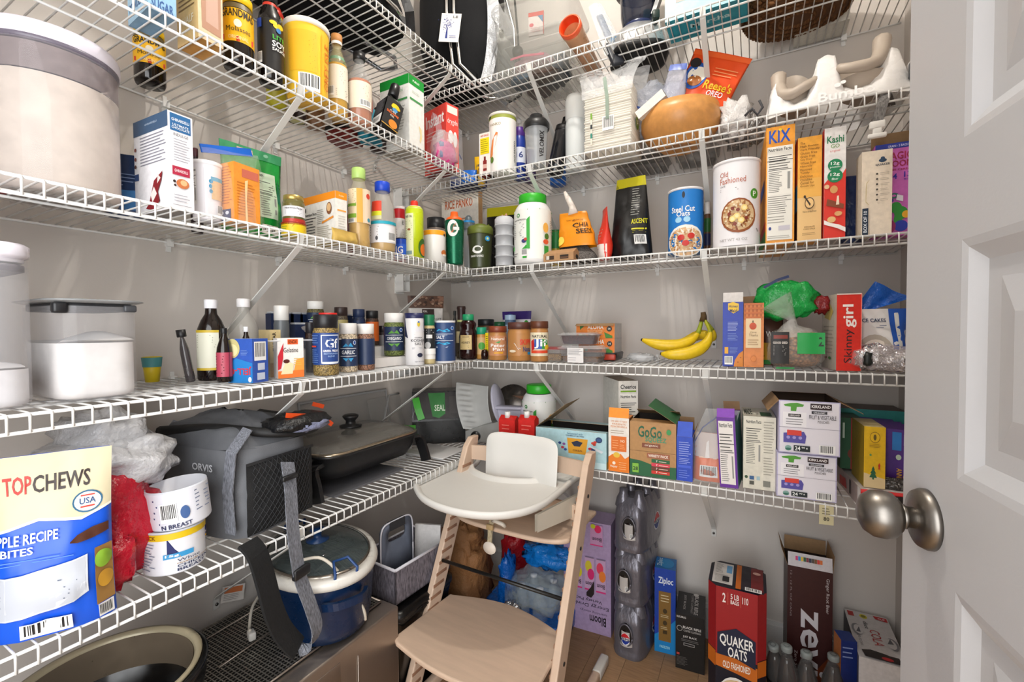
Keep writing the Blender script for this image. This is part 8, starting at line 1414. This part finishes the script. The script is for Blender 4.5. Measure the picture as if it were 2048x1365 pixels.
carton('tall blue freezer bag box with a gold panel', 'box', 'B', 0, .172, (1309, 1351, 1366), 1143, 6, 'R', d=.09, col='1348a8', cols={'r': '123c8a', 't': '1a78b8'}, name='freezer_bag_box', lift=0,
       fr=[('W', [(0, 0, .2), (.5, 0, .28), (1, 0, .42)], '168ac8'), ('T', 'Ziploc', .18, .80, .88, .9, 'e8eef4'), ('R', .2, .14, .78, .73, '8a6a34'), ('L', .3, .6, .7, .7, 3, 'd8cba8'), ('E', .5, .5, .1, .03, '4a3a1c'), ('E', .5, .36, .1, .03, '4a3a1c'), ('R', .4, .23, .6, .27, '4a3a1c'), ('L', .3, .42, .7, .46, 2, 'd8cba8'), ('L', .3, .28, .7, .32, 2, 'd8cba8'), ('T', 'FREEZER', .25, .06, .75, .09, 'a8e0f0')],
       tp=[('E', .55, .5, .35, .4, '1f92cc'), ('T', 'Ziploc', .1, .2, .4, .9, 'c8e0ee', 90)])
carton('black coffee pod box with white lettering', 'box', 'B', 0, .225, (1351, 1409, 1420), 1240, 4, 'R', d=.15, col='1b1a1a', cols={'t': '201f1f'}, name='coffee_pod_box', lift=0,
       fr=[('T', 'KEURIG', .04, .93, .36, .965, 'd8d4d0'), ('E', .14, .74, .10, .05, 'c8c4c0'), ('E', .14, .74, .085, .042, '1b1a1a'), ('T', 'BLACK RIFLE', .26, .755, .88, .80, 'dedad6'), ('T', 'COFFEE COMPANY', .28, .70, .88, .735, 'c8c4c0', 0, False), ('T', 'JUST BLACK', .26, .585, .74, .63, 'dedad6'), ('L', .2, .52, .8, .57, 2, '8a8684'), ('R', .28, .45, .66, .50, 'a8a4a2'), ('R', .3, .46, .64, .49, '1b1a1a'), ('R', .04, .26, .14, .3, 'b84a44'), ('L', .04, .08, .44, .24, 7, '77736f')],
       tp=[('T', 'BLACK RIFLE', .62, .08, .76, .9, 'c8c4c0', -90), ('T', 'COFFEE COMPANY', .5, .1, .58, .9, 'a8a4a2', -90, False), ('T', 'JUST BLACK', .22, .2, .32, .85, 'b8b4b0', -90), ('E', .66, .95, .1, .06, 'c8c4c0')])
# big oats box with chamfered corners
P = V((1.375, -.335, 0)); t = None
zt = top_z(aty(1476, 1180, -.41), 1181); w_, d_ = .135, .17; ch = .026
xl = aty(1416, 1200, -.38).x; xr = aty(1534, 1200, -.38).x; w_ = (xr-xl)*.985
poly = [(-w_/2, -d_/2+ch), (-w_/2+ch*.9, -d_/2), (w_/2-ch*.9, -d_/2), (w_/2, -d_/2+ch), (w_/2, d_/2-ch), (w_/2-ch, d_/2), (-w_/2+ch, d_/2), (-w_/2, d_/2-ch)]
hq = aty(1476, 1182, -.40).z
mb = MB(); mb.prism(poly, 0, hq, mat('16182a', .45, k='card'), axis='z'); o = mb.build('oats_box'); o.location = ((xl+xr)/2, -.40+d_/2, 0); tag(o, 'large red and navy twin pack oats box with chamfered corners', 'box')
def qf(a_, b_): a_, b_ = V((a_[0], a_[1], 0)), V((b_[0], b_[1], 0)); return plane_fn(a_, b_-a_, (0, 0, hq))
mb = MB()
for i, (p, q) in enumerate(((poly[0], poly[1]), (poly[1], poly[2]), (poly[2], poly[3]), (poly[3], poly[4]), (poly[7], poly[0]))):
    els = [('R', 0, .52, 1, 1, '9a1d22'), ('R', 0, .40, 1, .515, 'c8701e')]
    if i == 1: els = [('R', 0, .50, 1, 1, 'a01d22'), ('W', [(0, .41, .50), (.5, .39, .50), (1, .36, .47)], 'c8701e'), ('T', '2', .16, .89, .24, .96, 'f0e8e4'), ('T', '5 LB', .36, .925, .56, .965, 'f0e8e4'), ('T', 'BAGS', .36, .89, .56, .92, 'f0e8e4'), ('T', '110', .64, .91, .78, .96, 'f0e8e4'), ('R', .29, .88, .30, .97, 'd86a5a'), ('R', .60, .88, .61, .97, 'd86a5a'),
        ('W', [(.04, .5, .66), (.5, .5, .72), (.96, .46, .66)], '1c2340'), ('T', 'QUAKER', .1, .57, .92, .66, 'f2f0ec'), ('T', 'OATS', .3, .50, .76, .575, 'f2f0ec'), ('T', 'OLD FASHIONED', .18, .415, .84, .465, 'f2ece0'), ('E', .5, .20, .44, .16, 'e9e6e0'), ('E', .5, .24, .38, .10, 'd9c09a'), ('E', .35, .26, .09, .03, 'b82a2c'), ('E', .68, .27, .09, .03, 'b82a2c'), ('E', .55, .30, .1, .04, 'e8a83a'), ('E', .5, .22, .09, .02, 'e8943a')]
    art(mb, qf(p, q), els)
art(mb, plane_fn((-w_/2, -d_/2, hq), (w_, 0, 0), (0, d_, 0)), [('R', .06, .12, .42, .92, 'd8d4d0'), ('L', .1, .5, .24, .88, 8, '77736f'), ('L', .1, .16, .38, .45, 9, '8a8682'), ('R', .30, .55, .40, .85, '6aa0c8'), ('R', .24, .2, .36, .4, '26242a'), ('R', .48, .04, .57, .96, 'c8701e'), ('R', .57, .04, .96, .96, '26202e'), ('R', .74, .1, .95, .95, '7a2024'), ('E', .84, .75, .07, .05, 'd8b0a4'), ('B', .64, .04, .92, .16)])
mb.build('printed_panel', o, fix=False)
ZV = '4a2422'
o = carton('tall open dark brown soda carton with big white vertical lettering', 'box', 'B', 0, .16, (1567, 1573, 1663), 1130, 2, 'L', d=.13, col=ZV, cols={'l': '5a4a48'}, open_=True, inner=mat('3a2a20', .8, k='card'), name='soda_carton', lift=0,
       fr=[('P', [(.5, 0), (1, 0), (1, .38), (.62, .20)], '7a3a16'), ('P', [(.6, 0), (1, 0), (1, .28)], 'c8561e'), ('T', 'zevia', .30, .02, .84, .68, 'dedade', -90), ('T', 'Ginger Root Beer', .84, .68, .93, .95, 'd8d0d0', -90, False), ('T', 'Zero Sugar Soda', .15, .04, .24, .34, 'd8d0d0', -90, False), ('T', '12 - 12 FL OZ CANS', .06, .6, .10, .96, 'a89898', -90, False)],
       flaps=[('f', .045, -12, 'd9d5d8'), ('l', .06, 18, '8a8488'), ('r', .055, 4, '4a3020'), ('k', .05, 3, '5a4030')])
fl_ = [c for c in o.children if c.name.startswith('flap')][0]; mb = MB(); w_ = o.dimensions.x
art(mb, plane_fn((-w_/2, -.0009, 0), (w_, 0, 0), (0, 0, .045)), [('R', .18+.06*i, .45, .235+.06*i, .75, c_) for i, c_ in enumerate(('d84a8a', '3a9ad8', 'e8c83a', '2f6a4a', '8a2a3a', '2a2a4a', '5a4a3a', '8a5a2a', 'd8402a', 'e07a2a'))]); mb.build('printed_panel', fl_, fix=False)
# cola carton in the right corner
o = carton('white diet cola carton with a torn open front in the right corner', 'box', 'B', 0, .285, (1700, 1716, 1836), 1300, 0, 'L', w=.118, d=.26, h=.262, P=(1.698, -.285, 0), col='d6d3d2', cols={'l': '77747a'}, name='cola_carton', lift=0,
       tp=[('R', .06, .86, .2, .97, 'c03a34'), ('E', .42, .9, .09, .05, 'd8cc2a'), ('E', .42, .9, .06, .03, '8a8420'), ('P', [(.66, .97), (.97, .97), (.97, .88), (.7, .9)], 'c02a2c'), ('T', 'CUP', .76, .905, .92, .945, 'e8d0d0'), ('T', 'diet', .36, .62, .46, .78, '3a3a3e', -90, False), ('T', 'COLA', .44, .3, .66, .62, 'b8302c', -90, False), ('E', .16, .56, .12, .12, '8a8a8e'), ('E', .19, .56, .10, .10, 'd6d3d2'), ('E', .86, .4, .12, .12, '8a8a8e'), ('E', .83, .4, .10, .10, 'd6d3d2'), ('P', [(.12, .5), (.22, .62), (.22, .5)], '6a6a70'), ('P', [(.74, .38), (.84, .5), (.88, .4)], '6a6a70'), ('T', '12 FL OZ CANS', .12, .22, .18, .44, '5a5a5e', -90, False), ('R', .14, .02, .86, .14, '3a2a28'), ('P', [(.1, .13), (.3, .17), (.6, .15), (.9, .1), (.86, .02), (.14, .02)], '2e2220'), ('E', .6, .06, .12, .03, 'b02a2c')])
carton('tall narrow dark blue and tan box beside the white cola carton', 'box', 'B', 0, .27, (1672, 1680, 1712), 1281, 14, 'L', d=.05, col='17327a', cols={'l': 'b8743a', 't': '1f3f8a'}, name='narrow_box', lift=0, fr=[('T', 'ICE', .3, .1, .7, .3, 'dfe4ee', 90), ('L', .1, .8, .8, .95, 3, '8a9ac8')])
t = thing('red_packet', 'small crumpled bright red packet at the bottom beside the blue box', 'packet', (1.652, -.36, 0)); mb = MB(); blob(mb, (0, 0, .10), (.02, .03, .10), mat('e03018', .3, k='crinkle'), 16, 12, .2, 3, 4, flat=.098); mb.build('packet', t)
# cola bottles
CG = mat('241a18', .08); CL_ = clear('b9b9b8', .12, .06)
def colab(label, P, d_=None, h=.235):
    t = thing('cola_bottle', label, 'bottle', P)
    mb = MB(); mb.lathe([(0, 0), (.026, 0), (.032, .008), (.032, .13), (.031, .15), (.020, .185), (.0145, .205), (.0135, .218)], CL_, 26); mb.build('body', t)
    mb = MB(); mb.lathe([(0, .003), (.028, .004), (.0305, .010), (.0305, .13), (.029, .15), (.019, .182), (.015, .196), (0, .196)], CG, 24); mb.build('cola', t)
    mb = MB(); mb.lathe([(.0155, .214), (.016, .216), (.016, .2275), (.0145, .23), (0, .23)], mat('8d9493', .4), 24); art(mb, lambda u, v, o: V(((u-.5)*.02, (v-.5)*.02, .2302+o)), [('E', .5, .5, .42, .42, '6f7676'), ('E', .5, .5, .3, .3, '8d9493')]); mb.build('cap', t)
    mb = MB(); mb.lathe([(.0325, .05), (.0325, .11)], mat('1c1c20', .4), 24, close=False); mb.build('label_band', t)
    if d_: lean(t, d_)
    return t
A_ = hitz(1613, 1304, .23); colab('upright cola bottle at the bottom edge, left of the pair', (A_.x, A_.y, 0))
A_ = hitz(1667, 1310, .23); colab('upright cola bottle at the bottom edge, right of the pair', (A_.x, A_.y, 0))
B_ = V((1.52, -.30, .016)); colab('front cola bottle leaning left over the other bottles', B_, aim(B_, 1573, 1292, .23))
B_ = V((1.50, -.25, .016)); colab('rear cola bottle leaning left behind the other leaning bottle', B_, aim(B_, 1546, 1290, .23))
